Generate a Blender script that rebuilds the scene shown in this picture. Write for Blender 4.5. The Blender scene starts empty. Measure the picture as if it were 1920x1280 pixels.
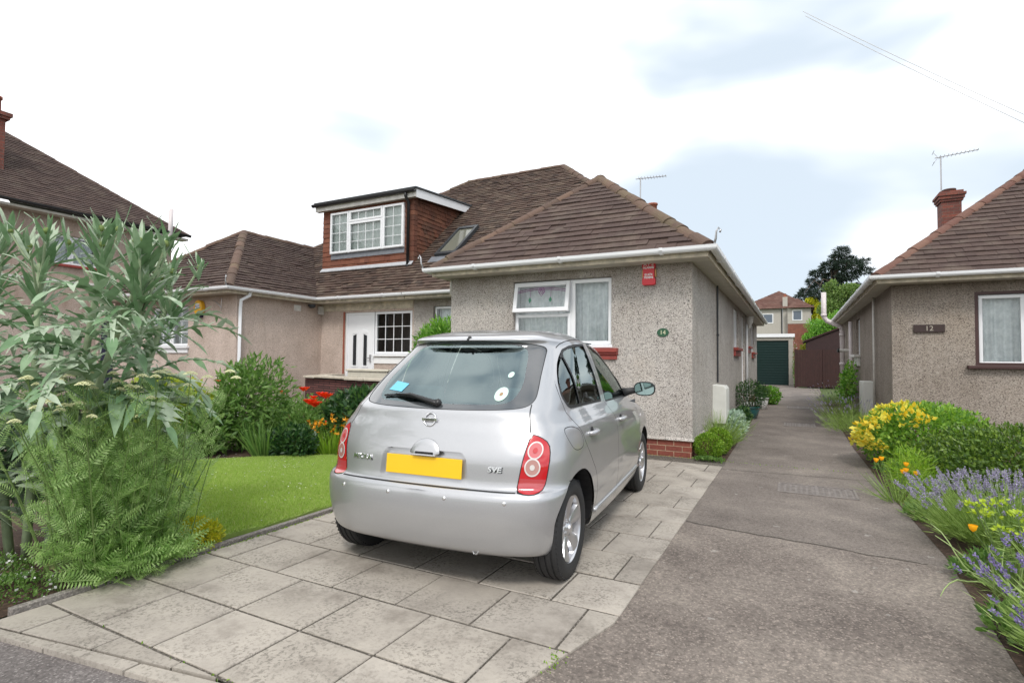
import bpy, bmesh, math, random
import numpy as np
from mathutils import Vector, Matrix
from mathutils.geometry import delaunay_2d_cdt
rng = np.random.default_rng(7)
random.seed(7)
sc = bpy.context.scene
COL = sc.collection
R_ = math.radians
PI = math.pi

# ---------------------------------------------------------------- objects
def link(o, parent=None):
    COL.objects.link(o)
    if parent is not None:
        o.parent = parent
    return o

def tag(o, label=None, cat=None, group=None, kind=None):
    if label: o['label'] = label
    if cat: o['category'] = cat
    if group: o['group'] = group
    if kind: o['kind'] = kind
    return o

def thing(name, label, cat, loc=(0, 0, 0), group=None, rz=0.0):
    o = bpy.data.objects.new(name, None)
    o.empty_display_size = 0.1
    link(o)
    o.location = loc
    o.rotation_euler = (0, 0, rz)
    return tag(o, label, cat, group)

class MB:
    """collects polygons, builds one mesh object. Points are world coordinates unless T is set."""
    def __init__(s, T=None):
        s.v = []; s.f = []; s.m = []; s.T = T
    def add(s, vs, fs, mi=0):
        b = len(s.v)
        if s.T is not None:
            vs = [s.T @ Vector(p) for p in vs]
        s.v.extend([tuple(p) for p in vs])
        s.f.extend([tuple(i + b for i in f) for f in fs])
        s.m.extend([mi] * len(fs))
        return s
    def poly(s, pts, mi=0):
        return s.add(pts, [tuple(range(len(pts)))], mi)
    def box(s, a, b, mi=0):
        x0, y0, z0 = (min(a[i], b[i]) for i in range(3))
        x1, y1, z1 = (max(a[i], b[i]) for i in range(3))
        v = [(x0,y0,z0),(x1,y0,z0),(x1,y1,z0),(x0,y1,z0),(x0,y0,z1),(x1,y0,z1),(x1,y1,z1),(x0,y1,z1)]
        return s.add(v, [(0,3,2,1),(4,5,6,7),(0,1,5,4),(1,2,6,5),(2,3,7,6),(3,0,4,7)], mi)
    def tube(s, pts, r, n=8, mi=0, cap=True):
        pts = [Vector(p) for p in pts]
        rr = r if hasattr(r, '__len__') else [r] * len(pts)
        vs = []; fs = []
        ref = None
        for i, p in enumerate(pts):
            d = (pts[min(i+1, len(pts)-1)] - pts[max(i-1, 0)])
            d = d.normalized() if d.length > 1e-9 else Vector((0, 0, 1))
            if ref is None:
                ref = Vector((0, 0, 1)) if abs(d.z) < .9 else Vector((1, 0, 0))
            a = d.cross(ref)
            if a.length < 1e-6: a = d.orthogonal()
            a.normalize(); b = d.cross(a).normalized(); ref = -a.cross(d).normalized() if False else ref
            for k in range(n):
                t = 2 * PI * k / n
                vs.append(p + a * (math.cos(t) * rr[i]) + b * (math.sin(t) * rr[i]))
        for i in range(len(pts) - 1):
            for k in range(n):
                k2 = (k + 1) % n
                fs.append((i*n+k, i*n+k2, (i+1)*n+k2, (i+1)*n+k))
        if cap:
            fs.append(tuple(range(n-1, -1, -1)))
            fs.append(tuple(range((len(pts)-1)*n, len(pts)*n)))
        return s.add(vs, fs, mi)
    def lathe(s, prof, c=(0,0,0), n=24, mi=0, axis='z'):
        """prof: list of (r, h)"""
        vs = []; fs = []
        for r, h in prof:
            for k in range(n):
                t = 2*PI*k/n
                if axis == 'z': p = (c[0]+r*math.cos(t), c[1]+r*math.sin(t), c[2]+h)
                elif axis == 'x': p = (c[0]+h, c[1]+r*math.cos(t), c[2]+r*math.sin(t))
                else: p = (c[0]+r*math.sin(t), c[1]+h, c[2]+r*math.cos(t))
                vs.append(p)
        for i in range(len(prof)-1):
            for k in range(n):
                k2 = (k+1) % n
                fs.append((i*n+k, i*n+k2, (i+1)*n+k2, (i+1)*n+k))
        return s.add(vs, fs, mi)
    def prism(s, pts, d, mi=0):
        """extrude polygon pts (3d) along vector d"""
        n = len(pts); d = Vector(d)
        v = [Vector(p) for p in pts] + [Vector(p) + d for p in pts]
        f = [tuple(range(n-1, -1, -1)), tuple(range(n, 2*n))]
        f += [(i, (i+1) % n, n+(i+1) % n, n+i) for i in range(n)]
        return s.add(v, f, mi)
    def build(s, name, mats, parent=None, smooth=False, bevel=0, weld=False, fixn=True):
        me = bpy.data.meshes.new(name)
        me.from_pydata(s.v, [], s.f)
        if not isinstance(mats, (list, tuple)): mats = [mats]
        for m in mats: me.materials.append(m)
        if len(mats) > 1: me.polygons.foreach_set('material_index', s.m)
        if fixn or weld:
            bm = bmesh.new(); bm.from_mesh(me)
            if weld: bmesh.ops.remove_doubles(bm, verts=bm.verts, dist=1e-5)
            bmesh.ops.recalc_face_normals(bm, faces=bm.faces)
            bm.to_mesh(me); bm.free()
        if smooth:
            me.polygons.foreach_set('use_smooth', [True] * len(me.polygons))
        me.update()
        o = link(bpy.data.objects.new(name, me))
        if parent is not None: attach(o, parent)
        if bevel:
            md = o.modifiers.new('bev', 'BEVEL'); md.width = bevel; md.segments = 2
            md.limit_method = 'ANGLE'; md.angle_limit = R_(40)
        return o

def wm(o):
    M = Matrix.Translation(o.location) @ o.rotation_euler.to_matrix().to_4x4()
    return (wm(o.parent) @ M) if o.parent else M

def attach(o, parent, world=True):
    """parent o keeping its mesh coordinates as world coordinates: shift mesh into the parent's frame"""
    o.parent = parent
    if world:
        M = wm(parent).inverted()
        o.data.transform(M)

def rotz(p, a):
    c, s = math.cos(a), math.sin(a)
    return (p[0]*c - p[1]*s, p[0]*s + p[1]*c, p[2])

# ---------------------------------------------------------------- materials
def mat(name):
    m = bpy.data.materials.new(name); m.use_nodes = True
    nt = m.node_tree
    b = nt.nodes['Principled BSDF']
    return m, nt, b

def N(nt, t, **k):
    n = nt.nodes.new(t)
    for a, v in k.items():
        if a.startswith('i_'):
            key = a[2:]
            key = int(key) if key.isdigit() else key.replace('_', ' ')
            n.inputs[key].default_value = v
        else: setattr(n, a, v)
    return n

def ramp(nt, stops, interp='LINEAR'):
    n = nt.nodes.new('ShaderNodeValToRGB'); n.color_ramp.interpolation = interp
    e = n.color_ramp.elements
    e[0].position, e[0].color = stops[0][0], (*stops[0][1], 1) if len(stops[0][1]) == 3 else stops[0][1]
    e[1].position, e[1].color = stops[-1][0], (*stops[-1][1], 1)
    for p, c in stops[1:-1]:
        x = e.new(p); x.color = (*c, 1)
    return n

def rgb(*c): return (*c, 1)

def mixc(nt, a, b, fac, mode='MIX'):
    n = nt.nodes.new('ShaderNodeMix'); n.data_type = 'RGBA'; n.blend_type = mode
    for idx, v in ((0, fac), (6, a), (7, b)):
        if hasattr(v, 'is_output') or hasattr(v, 'links'): nt.links.new(v, n.inputs[idx])
        elif idx == 0: n.inputs[0].default_value = v
        else: n.inputs[idx].default_value = (*v[:3], 1)
    return n.outputs[2]

def bump(nt, b, h, strength=.5, dist=.01):
    n = nt.nodes.new('ShaderNodeBump'); n.inputs['Strength'].default_value = strength
    n.inputs['Distance'].default_value = dist
    nt.links.new(h, n.inputs['Height']); nt.links.new(n.outputs[0], b.inputs['Normal'])

def plain(name, c, rough=.5, metal=0, spec=.5, coat=0, noise=.0, nscale=8, bmp=0, bscale=60):
    m, nt, b = mat(name)
    b.inputs['Base Color'].default_value = rgb(*c)
    b.inputs['Roughness'].default_value = rough
    b.inputs['Metallic'].default_value = metal
    b.inputs['Specular IOR Level'].default_value = spec
    b.inputs['Coat Weight'].default_value = coat
    if noise or bmp:
        tc = N(nt, 'ShaderNodeTexCoord')
    if noise:
        nz = N(nt, 'ShaderNodeTexNoise', i_Scale=nscale, i_Detail=6.0, i_Roughness=.65)
        nt.links.new(tc.outputs['Object'], nz.inputs['Vector'])
        r = ramp(nt, [(.3, tuple(x*(1-noise) for x in c)), (.7, tuple(min(1, x*(1+noise)) for x in c))])
        nt.links.new(nz.outputs['Fac'], r.inputs[0]); nt.links.new(r.outputs[0], b.inputs['Base Color'])
    if bmp:
        nz2 = N(nt, 'ShaderNodeTexNoise', i_Scale=bscale, i_Detail=4.0)
        nt.links.new(tc.outputs['Object'], nz2.inputs['Vector'])
        bump(nt, b, nz2.outputs['Fac'], bmp, .004)
    return m

def island(nt):
    return N(nt, 'ShaderNodeNewGeometry').outputs['Random Per Island']

def leafmat(name, cols, rough=.5, trans=.35, spec=.4, noise=None):
    """island-random foliage; cols = list of rgb from dark to light"""
    m, nt, b = mat(name)
    stops = [(i/(len(cols)-1), c) for i, c in enumerate(cols)]
    r = ramp(nt, stops)
    nt.links.new(island(nt), r.inputs[0])
    colr = r.outputs[0]
    if noise:
        tc = N(nt, 'ShaderNodeTexCoord')
        nz = N(nt, 'ShaderNodeTexNoise', i_Scale=noise[0], i_Detail=3.0)
        nt.links.new(tc.outputs['Object'], nz.inputs['Vector'])
        rr = ramp(nt, [(.35, (0, 0, 0)), (.65, (1, 1, 1))])
        nt.links.new(nz.outputs['Fac'], rr.inputs[0])
        colr = mixc(nt, colr, noise[1], rr.outputs[0])
    nt.links.new(colr, b.inputs['Base Color'])
    b.inputs['Roughness'].default_value = rough
    b.inputs['Specular IOR Level'].default_value = spec
    tr = N(nt, 'ShaderNodeBsdfTranslucent')
    hs = N(nt, 'ShaderNodeHueSaturation', i_Value=1.3, i_Saturation=1.1)
    nt.links.new(colr, hs.inputs['Color']); nt.links.new(hs.outputs[0], tr.inputs['Color'])
    mx = N(nt, 'ShaderNodeMixShader', i_Fac=trans)
    nt.links.new(b.outputs[0], mx.inputs[1]); nt.links.new(tr.outputs[0], mx.inputs[2])
    nt.links.new(mx.outputs[0], nt.nodes['Material Output'].inputs[0])
    return m

def glassmat(name, tint=(.75, .82, .82), ior=1.5, rough=0.0, refl=1.0):
    """thin sheet: fresnel reflection over tinted transparency"""
    m, nt, b = mat(name)
    nt.nodes.remove(b)
    t = N(nt, 'ShaderNodeBsdfTransparent'); t.inputs[0].default_value = rgb(*tint)
    g = N(nt, 'ShaderNodeBsdfGlossy'); g.inputs['Roughness'].default_value = rough
    g.inputs[0].default_value = rgb(*(refl if isinstance(refl, tuple) else (refl,)*3))
    fr = N(nt, 'ShaderNodeFresnel', i_IOR=ior)
    mx = N(nt, 'ShaderNodeMixShader')
    nt.links.new(fr.outputs[0], mx.inputs[0]); nt.links.new(t.outputs[0], mx.inputs[1]); nt.links.new(g.outputs[0], mx.inputs[2])
    nt.links.new(mx.outputs[0], nt.nodes['Material Output'].inputs[0])
    return m

def pebbledash(name, base, dark, light, scale=85, upper_tint=(.17, .13, .10)):
    m, nt, b = mat(name)
    tc = N(nt, 'ShaderNodeTexCoord')
    vo = N(nt, 'ShaderNodeTexVoronoi', i_Scale=scale)
    nt.links.new(tc.outputs['Object'], vo.inputs['Vector'])
    sep = N(nt, 'ShaderNodeSeparateColor')
    nt.links.new(vo.outputs['Color'], sep.inputs[0])
    r = ramp(nt, [(0, dark), (.13, dark), (.22, base), (.62, base), (.8, light), (1, light)])
    nt.links.new(sep.outputs[0], r.inputs[0])
    # larger weathering
    nz = N(nt, 'ShaderNodeTexNoise', i_Scale=1.3, i_Detail=6.0, i_Roughness=.6)
    nt.links.new(tc.outputs['Object'], nz.inputs['Vector'])
    rr = ramp(nt, [(.3, (.80, .78, .76)), (.55, (1, 1, 1)), (.75, (1.0, .97, .93))])
    nt.links.new(nz.outputs['Fac'], rr.inputs[0])
    c = mixc(nt, r.outputs[0], rr.outputs[0], 1.0, 'MULTIPLY')
    # faint vertical rain streaks and damp foot
    mps = N(nt, 'ShaderNodeMapping'); mps.inputs['Scale'].default_value = (5.5, 5.5, .45); nt.links.new(tc.outputs['Object'], mps.inputs[0])
    ns = N(nt, 'ShaderNodeTexNoise', i_Scale=1.0, i_Detail=5.0, i_Roughness=.6); nt.links.new(mps.outputs[0], ns.inputs['Vector'])
    rs = ramp(nt, [(.32, (.80, .78, .75)), (.5, (1, 1, 1)), (.72, (1.06, 1.06, 1.05))]); nt.links.new(ns.outputs['Fac'], rs.inputs[0])
    c = mixc(nt, c, rs.outputs[0], .38, 'MULTIPLY')
    # crevice dark from voronoi distance
    dr = ramp(nt, [(.25, (1, 1, 1)), (.75, (.55, .52, .5))])
    nt.links.new(vo.outputs['Distance'], dr.inputs[0])
    c = mixc(nt, c, dr.outputs[0], .4, 'MULTIPLY')
    # darker brown towards the wall top: streaky noise by height
    sx = N(nt, 'ShaderNodeSeparateXYZ'); nt.links.new(tc.outputs['Object'], sx.inputs[0])
    mp = N(nt, 'ShaderNodeMapRange', i_1=2.25, i_2=2.72); nt.links.new(sx.outputs['Z'], mp.inputs[0])
    n3 = N(nt, 'ShaderNodeTexNoise', i_Scale=3.0, i_Detail=5.0)
    mpg = N(nt, 'ShaderNodeMapping'); mpg.inputs['Scale'].default_value = (1.5, 1.5, .35)
    nt.links.new(tc.outputs['Object'], mpg.inputs[0]); nt.links.new(mpg.outputs[0], n3.inputs['Vector'])
    mu = N(nt, 'ShaderNodeMath', operation='MULTIPLY'); nt.links.new(mp.outputs[0], mu.inputs[0]); nt.links.new(n3.outputs['Fac'], mu.inputs[1])
    c = mixc(nt, c, upper_tint, mu.outputs[0])
    nt.links.new(c, b.inputs['Base Color'])
    b.inputs['Roughness'].default_value = .92
    b.inputs['Specular IOR Level'].default_value = .2
    inv = N(nt, 'ShaderNodeMath', operation='SUBTRACT'); inv.inputs[0].default_value = 1
    nt.links.new(vo.outputs['Distance'], inv.inputs[1])
    bump(nt, b, inv.outputs[0], .9, .006)
    return m

def tilemat(name, cols, lichen=(.30, .26, .20), lich=.25, rough=.85):
    m, nt, b = mat(name)
    r = ramp(nt, [(i/(len(cols)-1), c) for i, c in enumerate(cols)])
    nt.links.new(island(nt), r.inputs[0])
    tc = N(nt, 'ShaderNodeTexCoord')
    nz = N(nt, 'ShaderNodeTexNoise', i_Scale=2.2, i_Detail=8.0, i_Roughness=.7)
    nt.links.new(tc.outputs['Object'], nz.inputs['Vector'])
    rr = ramp(nt, [(.50, (0, 0, 0)), (.72, (lich, lich, lich))])
    nt.links.new(nz.outputs['Fac'], rr.inputs[0])
    c = mixc(nt, r.outputs[0], lichen, rr.outputs[0])
    n2 = N(nt, 'ShaderNodeTexNoise', i_Scale=45.0, i_Detail=5.0, i_Roughness=.7)
    nt.links.new(tc.outputs['Object'], n2.inputs['Vector'])
    r2 = ramp(nt, [(.3, (.75, .75, .75)), (.7, (1.12, 1.12, 1.12))])
    nt.links.new(n2.outputs['Fac'], r2.inputs[0])
    c = mixc(nt, c, r2.outputs[0], .8, 'MULTIPLY')
    nt.links.new(c, b.inputs['Base Color'])
    b.inputs['Roughness'].default_value = rough
    b.inputs['Specular IOR Level'].default_value = .25
    bump(nt, b, n2.outputs['Fac'], .4, .004)
    return m

def brickmat(name, c1, c2, mortar, w=.225, h=.075, ms=.010):
    m, nt, b = mat(name)
    tc = N(nt, 'ShaderNodeTexCoord')
    sx = N(nt, 'ShaderNodeSeparateXYZ'); nt.links.new(tc.outputs['Object'], sx.inputs[0])
    ad = N(nt, 'ShaderNodeMath', operation='ADD'); nt.links.new(sx.outputs[0], ad.inputs[0]); nt.links.new(sx.outputs[1], ad.inputs[1])
    cb = N(nt, 'ShaderNodeCombineXYZ'); nt.links.new(ad.outputs[0], cb.inputs[0]); nt.links.new(sx.outputs[2], cb.inputs[1])
    br = N(nt, 'ShaderNodeTexBrick', i_Scale=1.0, i_Mortar_Size=ms*.5, i_Brick_Width=w, i_Row_Height=h, i_Bias=0.0)
    br.inputs['Color1'].default_value = rgb(*c1); br.inputs['Color2'].default_value = rgb(*c2)
    br.inputs['Mortar'].default_value = rgb(*mortar); br.inputs['Mortar Smooth'].default_value = .2
    nt.links.new(cb.outputs[0], br.inputs['Vector'])
    nz = N(nt, 'ShaderNodeTexNoise', i_Scale=30.0, i_Detail=6.0)
    nt.links.new(tc.outputs['Object'], nz.inputs['Vector'])
    r2 = ramp(nt, [(.3, (.65, .65, .65)), (.7, (1.1, 1.1, 1.1))]); nt.links.new(nz.outputs['Fac'], r2.inputs[0])
    c = mixc(nt, br.outputs['Color'], r2.outputs[0], .8, 'MULTIPLY')
    nt.links.new(c, b.inputs['Base Color'])
    b.inputs['Roughness'].default_value = .85
    iv = N(nt, 'ShaderNodeMath', operation='SUBTRACT'); iv.inputs[0].default_value = 1; nt.links.new(br.outputs['Fac'], iv.inputs[1])
    bump(nt, b, iv.outputs[0], .6, .006)
    return m

M = {}
M['dash'] = pebbledash('pebbledash_grey', (.52, .485, .45), (.16, .15, .143), (.69, .65, .61), 120)
M['dash_far'] = pebbledash('pebbledash_brown', (.35, .305, .265), (.17, .145, .125), (.46, .41, .355), 90, upper_tint=(.13, .10, .08))
M['dash_pink'] = pebbledash('pebbledash_pink', (.65, .535, .47), (.44, .355, .305), (.71, .61, .545), 100, upper_tint=(.30, .21, .16))
M['tile'] = tilemat('roof_tile', [(.072, .049, .043), (.084, .057, .050), (.095, .064, .055), (.077, .053, .047), (.105, .072, .060)])
M['tile_old'] = tilemat('roof_tile_weathered', [(.068, .044, .036), (.090, .058, .046), (.108, .072, .056), (.055, .038, .032), (.15, .108, .082)], lich=.22)
M['ridge'] = tilemat('ridge_tile', [(.125, .080, .062), (.15, .098, .076), (.105, .072, .058), (.175, .112, .082)], lichen=(.17, .15, .085), lich=.6)
M['hung'] = tilemat('hung_tile', [(.175, .066, .042), (.21, .082, .050), (.15, .058, .040), (.24, .10, .062)], lich=.08)
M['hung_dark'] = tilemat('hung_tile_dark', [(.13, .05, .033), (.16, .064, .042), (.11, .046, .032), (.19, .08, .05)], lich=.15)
M['under'] = plain('roof_felt', (.02, .018, .016), .9)
M['upvc'] = plain('white_upvc', (.80, .81, .83), .28, noise=.03, nscale=3)
M['upvc_old'] = plain('aged_white_plastic', (.62, .60, .56), .4, noise=.22, nscale=6)
M['fascia'] = plain('weathered_cream_timber', (.50, .44, .34), .6, noise=.35, nscale=7)
M['soffit'] = plain('painted_soffit', (.50, .47, .41), .7, noise=.12, nscale=4)
M['redpaint'] = plain('red_sill_paint', (.27, .045, .035), .45, noise=.2, nscale=10, bmp=.2)
M['brownpaint'] = plain('dark_brown_paint', (.055, .022, .020), .5, noise=.1)
M['lead'] = plain('grey_lead', (.16, .17, .19), .55, noise=.2, nscale=9)
M['blackpl'] = plain('black_plastic', (.015, .015, .016), .4)
M['greypl'] = plain('dark_grey_plastic', (.035, .038, .042), .45)
M['brick'] = brickmat('red_brick', (.24, .065, .042), (.17, .045, .034), (.42, .30, .20))
M['brick_old'] = brickmat('old_brick', (.25, .075, .05), (.14, .05, .04), (.16, .12, .10))
M['winglass'] = glassmat('window_glass', (.86, .90, .90), 1.5)
M['darkglass'] = plain('dark_window_glass', (.02, .025, .03), .04, spec=.6)
M['room'] = plain('room_interior', (.09, .085, .08), .9)
M['steel'] = plain('galvanised_metal', (.45, .45, .46), .4, metal=.8)
M['white'] = plain('white_paint', (.80, .80, .80), .4)
M['curtain'] = plain('net_curtain', (.86, .90, .91), .9, noise=.22, nscale=11)
M['cream'] = plain('cream_render', (.62, .58, .48), .8, noise=.1)
# ================================================================ camera, light, sky
CAMP = (1.22986, -7.70235, 1.305)
def set_camera():
    F, PP, RR, PH = 1017., .0348, .0101, .4795
    c, s = math.cos(PH), math.sin(PH)
    right = Vector((1, 0, 0)); up = Vector((0, -math.sin(PP), math.cos(PP))); fw = Vector((0, math.cos(PP), math.sin(PP)))
    r2 = right*math.cos(RR) + up*math.sin(RR); u2 = -right*math.sin(RR) + up*math.cos(RR)
    h = lambda v: Vector((v.x*c - v.y*s, v.x*s + v.y*c, v.z))
    r2, u2, fw = h(r2), h(u2), h(fw)
    Mx = Matrix(((r2.x, u2.x, -fw.x, CAMP[0]), (r2.y, u2.y, -fw.y, CAMP[1]), (r2.z, u2.z, -fw.z, CAMP[2]), (0, 0, 0, 1)))
    cd = bpy.data.cameras.new('camera'); cd.sensor_width = 36; cd.lens = 36*F/1920
    cd.clip_start = .05; cd.clip_end = 2000
    o = bpy.data.objects.new('camera', cd); COL.objects.link(o); o.matrix_world = Mx
    sc.camera = o
set_camera()
SUN_EL, SUN_AZ = R_(50), R_(152)      # azimuth: direction the light comes from, clockwise from +y
def set_light():
    w = bpy.data.worlds.new('World'); sc.world = w; w.use_nodes = True
    nt = w.node_tree; bg = nt.nodes['Background']
    sky = nt.nodes.new('ShaderNodeTexSky'); sky.sky_type = 'NISHITA'; sky.sun_disc = False
    sky.sun_elevation = SUN_EL; sky.sun_rotation = SUN_AZ; sky.air_density = 1.0; sky.dust_density = 2.0
    tc = N(nt, 'ShaderNodeTexCoord')
    mp = N(nt, 'ShaderNodeMapping'); mp.inputs['Scale'].default_value = (1.0, 1.0, 2.4); mp.inputs['Location'].default_value = (SKYOFF[0], SKYOFF[1], SKYOFF[2])
    nt.links.new(tc.outputs['Generated'], mp.inputs[0])
    nz = N(nt, 'ShaderNodeTexNoise', i_Scale=1.9, i_Detail=4.0, i_Roughness=.45, i_Distortion=.2)
    nt.links.new(mp.outputs[0], nz.inputs['Vector'])
    r = ramp(nt, [(.39, (0, 0, 0)), (.62, (1, 1, 1))]); r.color_ramp.interpolation = 'EASE'
    dp = N(nt, 'ShaderNodeVectorMath', operation='DOT_PRODUCT'); dp.inputs[1].default_value = (-.115, -.06, 0); nt.links.new(tc.outputs['Generated'], dp.inputs[0])
    bias = N(nt, 'ShaderNodeMath', operation='ADD', i_1=.060); nt.links.new(dp.outputs['Value'], bias.inputs[0])
    ad = N(nt, 'ShaderNodeMath', operation='ADD'); nt.links.new(nz.outputs['Fac'], ad.inputs[0]); nt.links.new(bias.outputs[0], ad.inputs[1]); nt.links.new(ad.outputs[0], r.inputs[0])
    # thin blue-grey cloud base against bright white cloud
    thin = mixc(nt, sky.outputs[0], (6.1, 6.95, 7.8), .92)
    c = mixc(nt, thin, (12.2, 12.3, 12.5), r.outputs[0])
    nt.links.new(c, bg.inputs[0]); bg.inputs[1].default_value = .095
    ld = bpy.data.lights.new('sun', 'SUN'); ld.energy = 1.5; ld.angle = R_(12); ld.color = (1, .96, .90)
    o = bpy.data.objects.new('sun', ld); COL.objects.link(o)
    d = Vector((math.sin(SUN_AZ)*math.cos(SUN_EL), math.cos(SUN_AZ)*math.cos(SUN_EL), math.sin(SUN_EL)))
    o.rotation_euler = d.to_track_quat('Z', 'Y').to_euler()
    vs = sc.view_settings; vs.view_transform = 'Standard'; vs.look = 'None'; vs.gamma = 1; vs.exposure = EXPO
    sc.cycles.use_denoising = True
    sc.cycles.max_bounces = 8; sc.cycles.transparent_max_bounces = 16
SKYOFF = (8.22, 2.26, 2.4)
EXPO = 0.45
set_light()

# ================================================================ ground
def concrete(name, base, dark, light, speck=(.55, .5, .46), sscale=70, stainscale=1.1, voro=140):
    m, nt, b = mat(name)
    tc = N(nt, 'ShaderNodeTexCoord')
    n1 = N(nt, 'ShaderNodeTexNoise', i_Scale=stainscale, i_Detail=9.0, i_Roughness=.68, i_Distortion=.4)
    nt.links.new(tc.outputs['Object'], n1.inputs['Vector'])
    r = ramp(nt, [(.30, dark), (.52, base), (.72, light)]); nt.links.new(n1.outputs['Fac'], r.inputs[0])
    n2 = N(nt, 'ShaderNodeTexNoise', i_Scale=sscale, i_Detail=6.0, i_Roughness=.8)
    nt.links.new(tc.outputs['Object'], n2.inputs['Vector'])
    r2 = ramp(nt, [(.30, (.46, .45, .44)), (.5, (.97, .97, .97)), (.72, (1.55, 1.52, 1.48))]); nt.links.new(n2.outputs['Fac'], r2.inputs[0])
    c = mixc(nt, r.outputs[0], r2.outputs[0], 1.0, 'MULTIPLY')
    vo = N(nt, 'ShaderNodeTexVoronoi', i_Scale=float(voro)); nt.links.new(tc.outputs['Object'], vo.inputs['Vector'])
    se = N(nt, 'ShaderNodeSeparateColor'); nt.links.new(vo.outputs['Color'], se.inputs[0])
    r3 = ramp(nt, [(.80, (0, 0, 0)), (.97, (1, 1, 1))]); nt.links.new(se.outputs[1], r3.inputs[0])
    mu = N(nt, 'ShaderNodeMath', operation='MULTIPLY', i_1=.38); nt.links.new(r3.outputs[0], mu.inputs[0])
    c = mixc(nt, c, speck, mu.outputs[0])
    # pale lichen spots, a few cm across
    v2 = N(nt, 'ShaderNodeTexVoronoi', i_Scale=5.0, i_Randomness=1.0)
    nd = N(nt, 'ShaderNodeTexNoise', i_Scale=30.0, i_Detail=3.0); nt.links.new(tc.outputs['Object'], nd.inputs['Vector'])
    vv = mixc(nt, (0, 0, 0), nd.outputs['Color'], .10)
    va = N(nt, 'ShaderNodeVectorMath', operation='ADD'); nt.links.new(tc.outputs['Object'], va.inputs[0]); nt.links.new(vv, va.inputs[1])
    nt.links.new(va.outputs[0], v2.inputs['Vector'])
    s2 = N(nt, 'ShaderNodeSeparateColor'); nt.links.new(v2.outputs['Color'], s2.inputs[0])
    sz = N(nt, 'ShaderNodeMath', operation='MULTIPLY', i_1=.14); nt.links.new(s2.outputs[0], sz.inputs[0])
    lt = N(nt, 'ShaderNodeMath', operation='LESS_THAN'); nt.links.new(v2.outputs['Distance'], lt.inputs[0]); nt.links.new(sz.outputs[0], lt.inputs[1])
    m4 = N(nt, 'ShaderNodeMath', operation='MULTIPLY', i_1=.34); nt.links.new(lt.outputs[0], m4.inputs[0])
    c = mixc(nt, c, (.5, .48, .44), m4.outputs[0])
    nt.links.new(c, b.inputs['Base Color'])
    b.inputs['Roughness'].default_value = .9; b.inputs['Specular IOR Level'].default_value = .25
    bump(nt, b, n2.outputs['Fac'], .7, .006)
    return m
M['drive'] = concrete('drive_concrete', (.176, .152, .135), (.110, .093, .083), (.25, .218, .188), speck=(.42, .36, .31), sscale=48, voro=230)
M['drive_near'] = concrete('drive_concrete_coarse', (.188, .161, .141), (.115, .096, .085), (.262, .228, .196), speck=(.50, .42, .36), sscale=38, stainscale=1.7, voro=120)
M['drive_far'] = concrete('drive_concrete_brown', (.115, .10, .09), (.085, .073, .066), (.17, .15, .13), sscale=60)
M['tarmac'] = concrete('pavement_tarmac', (.16, .143, .138), (.10, .088, .084), (.23, .21, .20), speck=(.50, .46, .44), sscale=50, voro=150)
M['kerb'] = concrete('kerb_concrete', (.22, .20, .185), (.12, .105, .098), (.30, .28, .26), sscale=60)
M['soil'] = concrete('garden_soil', (.070, .046, .034), (.035, .023, .018), (.12, .08, .06), speck=(.22, .14, .10), sscale=28, voro=60)

def slabmat():
    m, nt, b = mat('paving_slab')
    tc = N(nt, 'ShaderNodeTexCoord')
    r0 = ramp(nt, [(0, (.33, .300, .265)), (.35, (.40, .365, .32)), (.7, (.365, .333, .295)), (1, (.44, .402, .355))])
    nt.links.new(island(nt), r0.inputs[0])
    n1 = N(nt, 'ShaderNodeTexNoise', i_Scale=2.3, i_Detail=9.0, i_Roughness=.72); nt.links.new(tc.outputs['Object'], n1.inputs['Vector'])
    r1 = ramp(nt, [(.34, (.62, .60, .585)), (.48, (.92, .91, .90)), (.66, (1.10, 1.09, 1.07))]); nt.links.new(n1.outputs['Fac'], r1.inputs[0])
    c = mixc(nt, r0.outputs[0], r1.outputs[0], 1.0, 'MULTIPLY')
    n2 = N(nt, 'ShaderNodeTexNoise', i_Scale=55.0, i_Detail=4.0, i_Roughness=.7); nt.links.new(tc.outputs['Object'], n2.inputs['Vector'])
    n3 = N(nt, 'ShaderNodeTexNoise', i_Scale=3.1, i_Detail=3.0); nt.links.new(tc.outputs['Object'], n3.inputs['Vector'])
    r2 = ramp(nt, [(.50, (0, 0, 0)), (.60, (1, 1, 1))]); nt.links.new(n2.outputs['Fac'], r2.inputs[0])
    r3 = ramp(nt, [(.40, (.08, .08, .08)), (.62, (.78, .78, .78))]); nt.links.new(n3.outputs['Fac'], r3.inputs[0])
    mu = N(nt, 'ShaderNodeMath', operation='MULTIPLY'); nt.links.new(r2.outputs[0], mu.inputs[0]); nt.links.new(r3.outputs[0], mu.inputs[1])
    c = mixc(nt, c, (.15, .135, .115), mu.outputs[0])
    # dirt along the lower left corner of the yard and towards the bed
    sx = N(nt, 'ShaderNodeSeparateXYZ'); nt.links.new(tc.outputs['Object'], sx.inputs[0])
    nt.links.new(c, b.inputs['Base Color'])
    b.inputs['Roughness'].default_value = .85; b.inputs['Specular IOR Level'].default_value = .25
    bump(nt, b, n2.outputs['Fac'], .45, .003)
    return m
M['slab'] = slabmat()
M['joint'] = concrete('joint_mortar', (.095, .084, .070), (.06, .053, .042), (.13, .115, .098), sscale=60)

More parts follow.
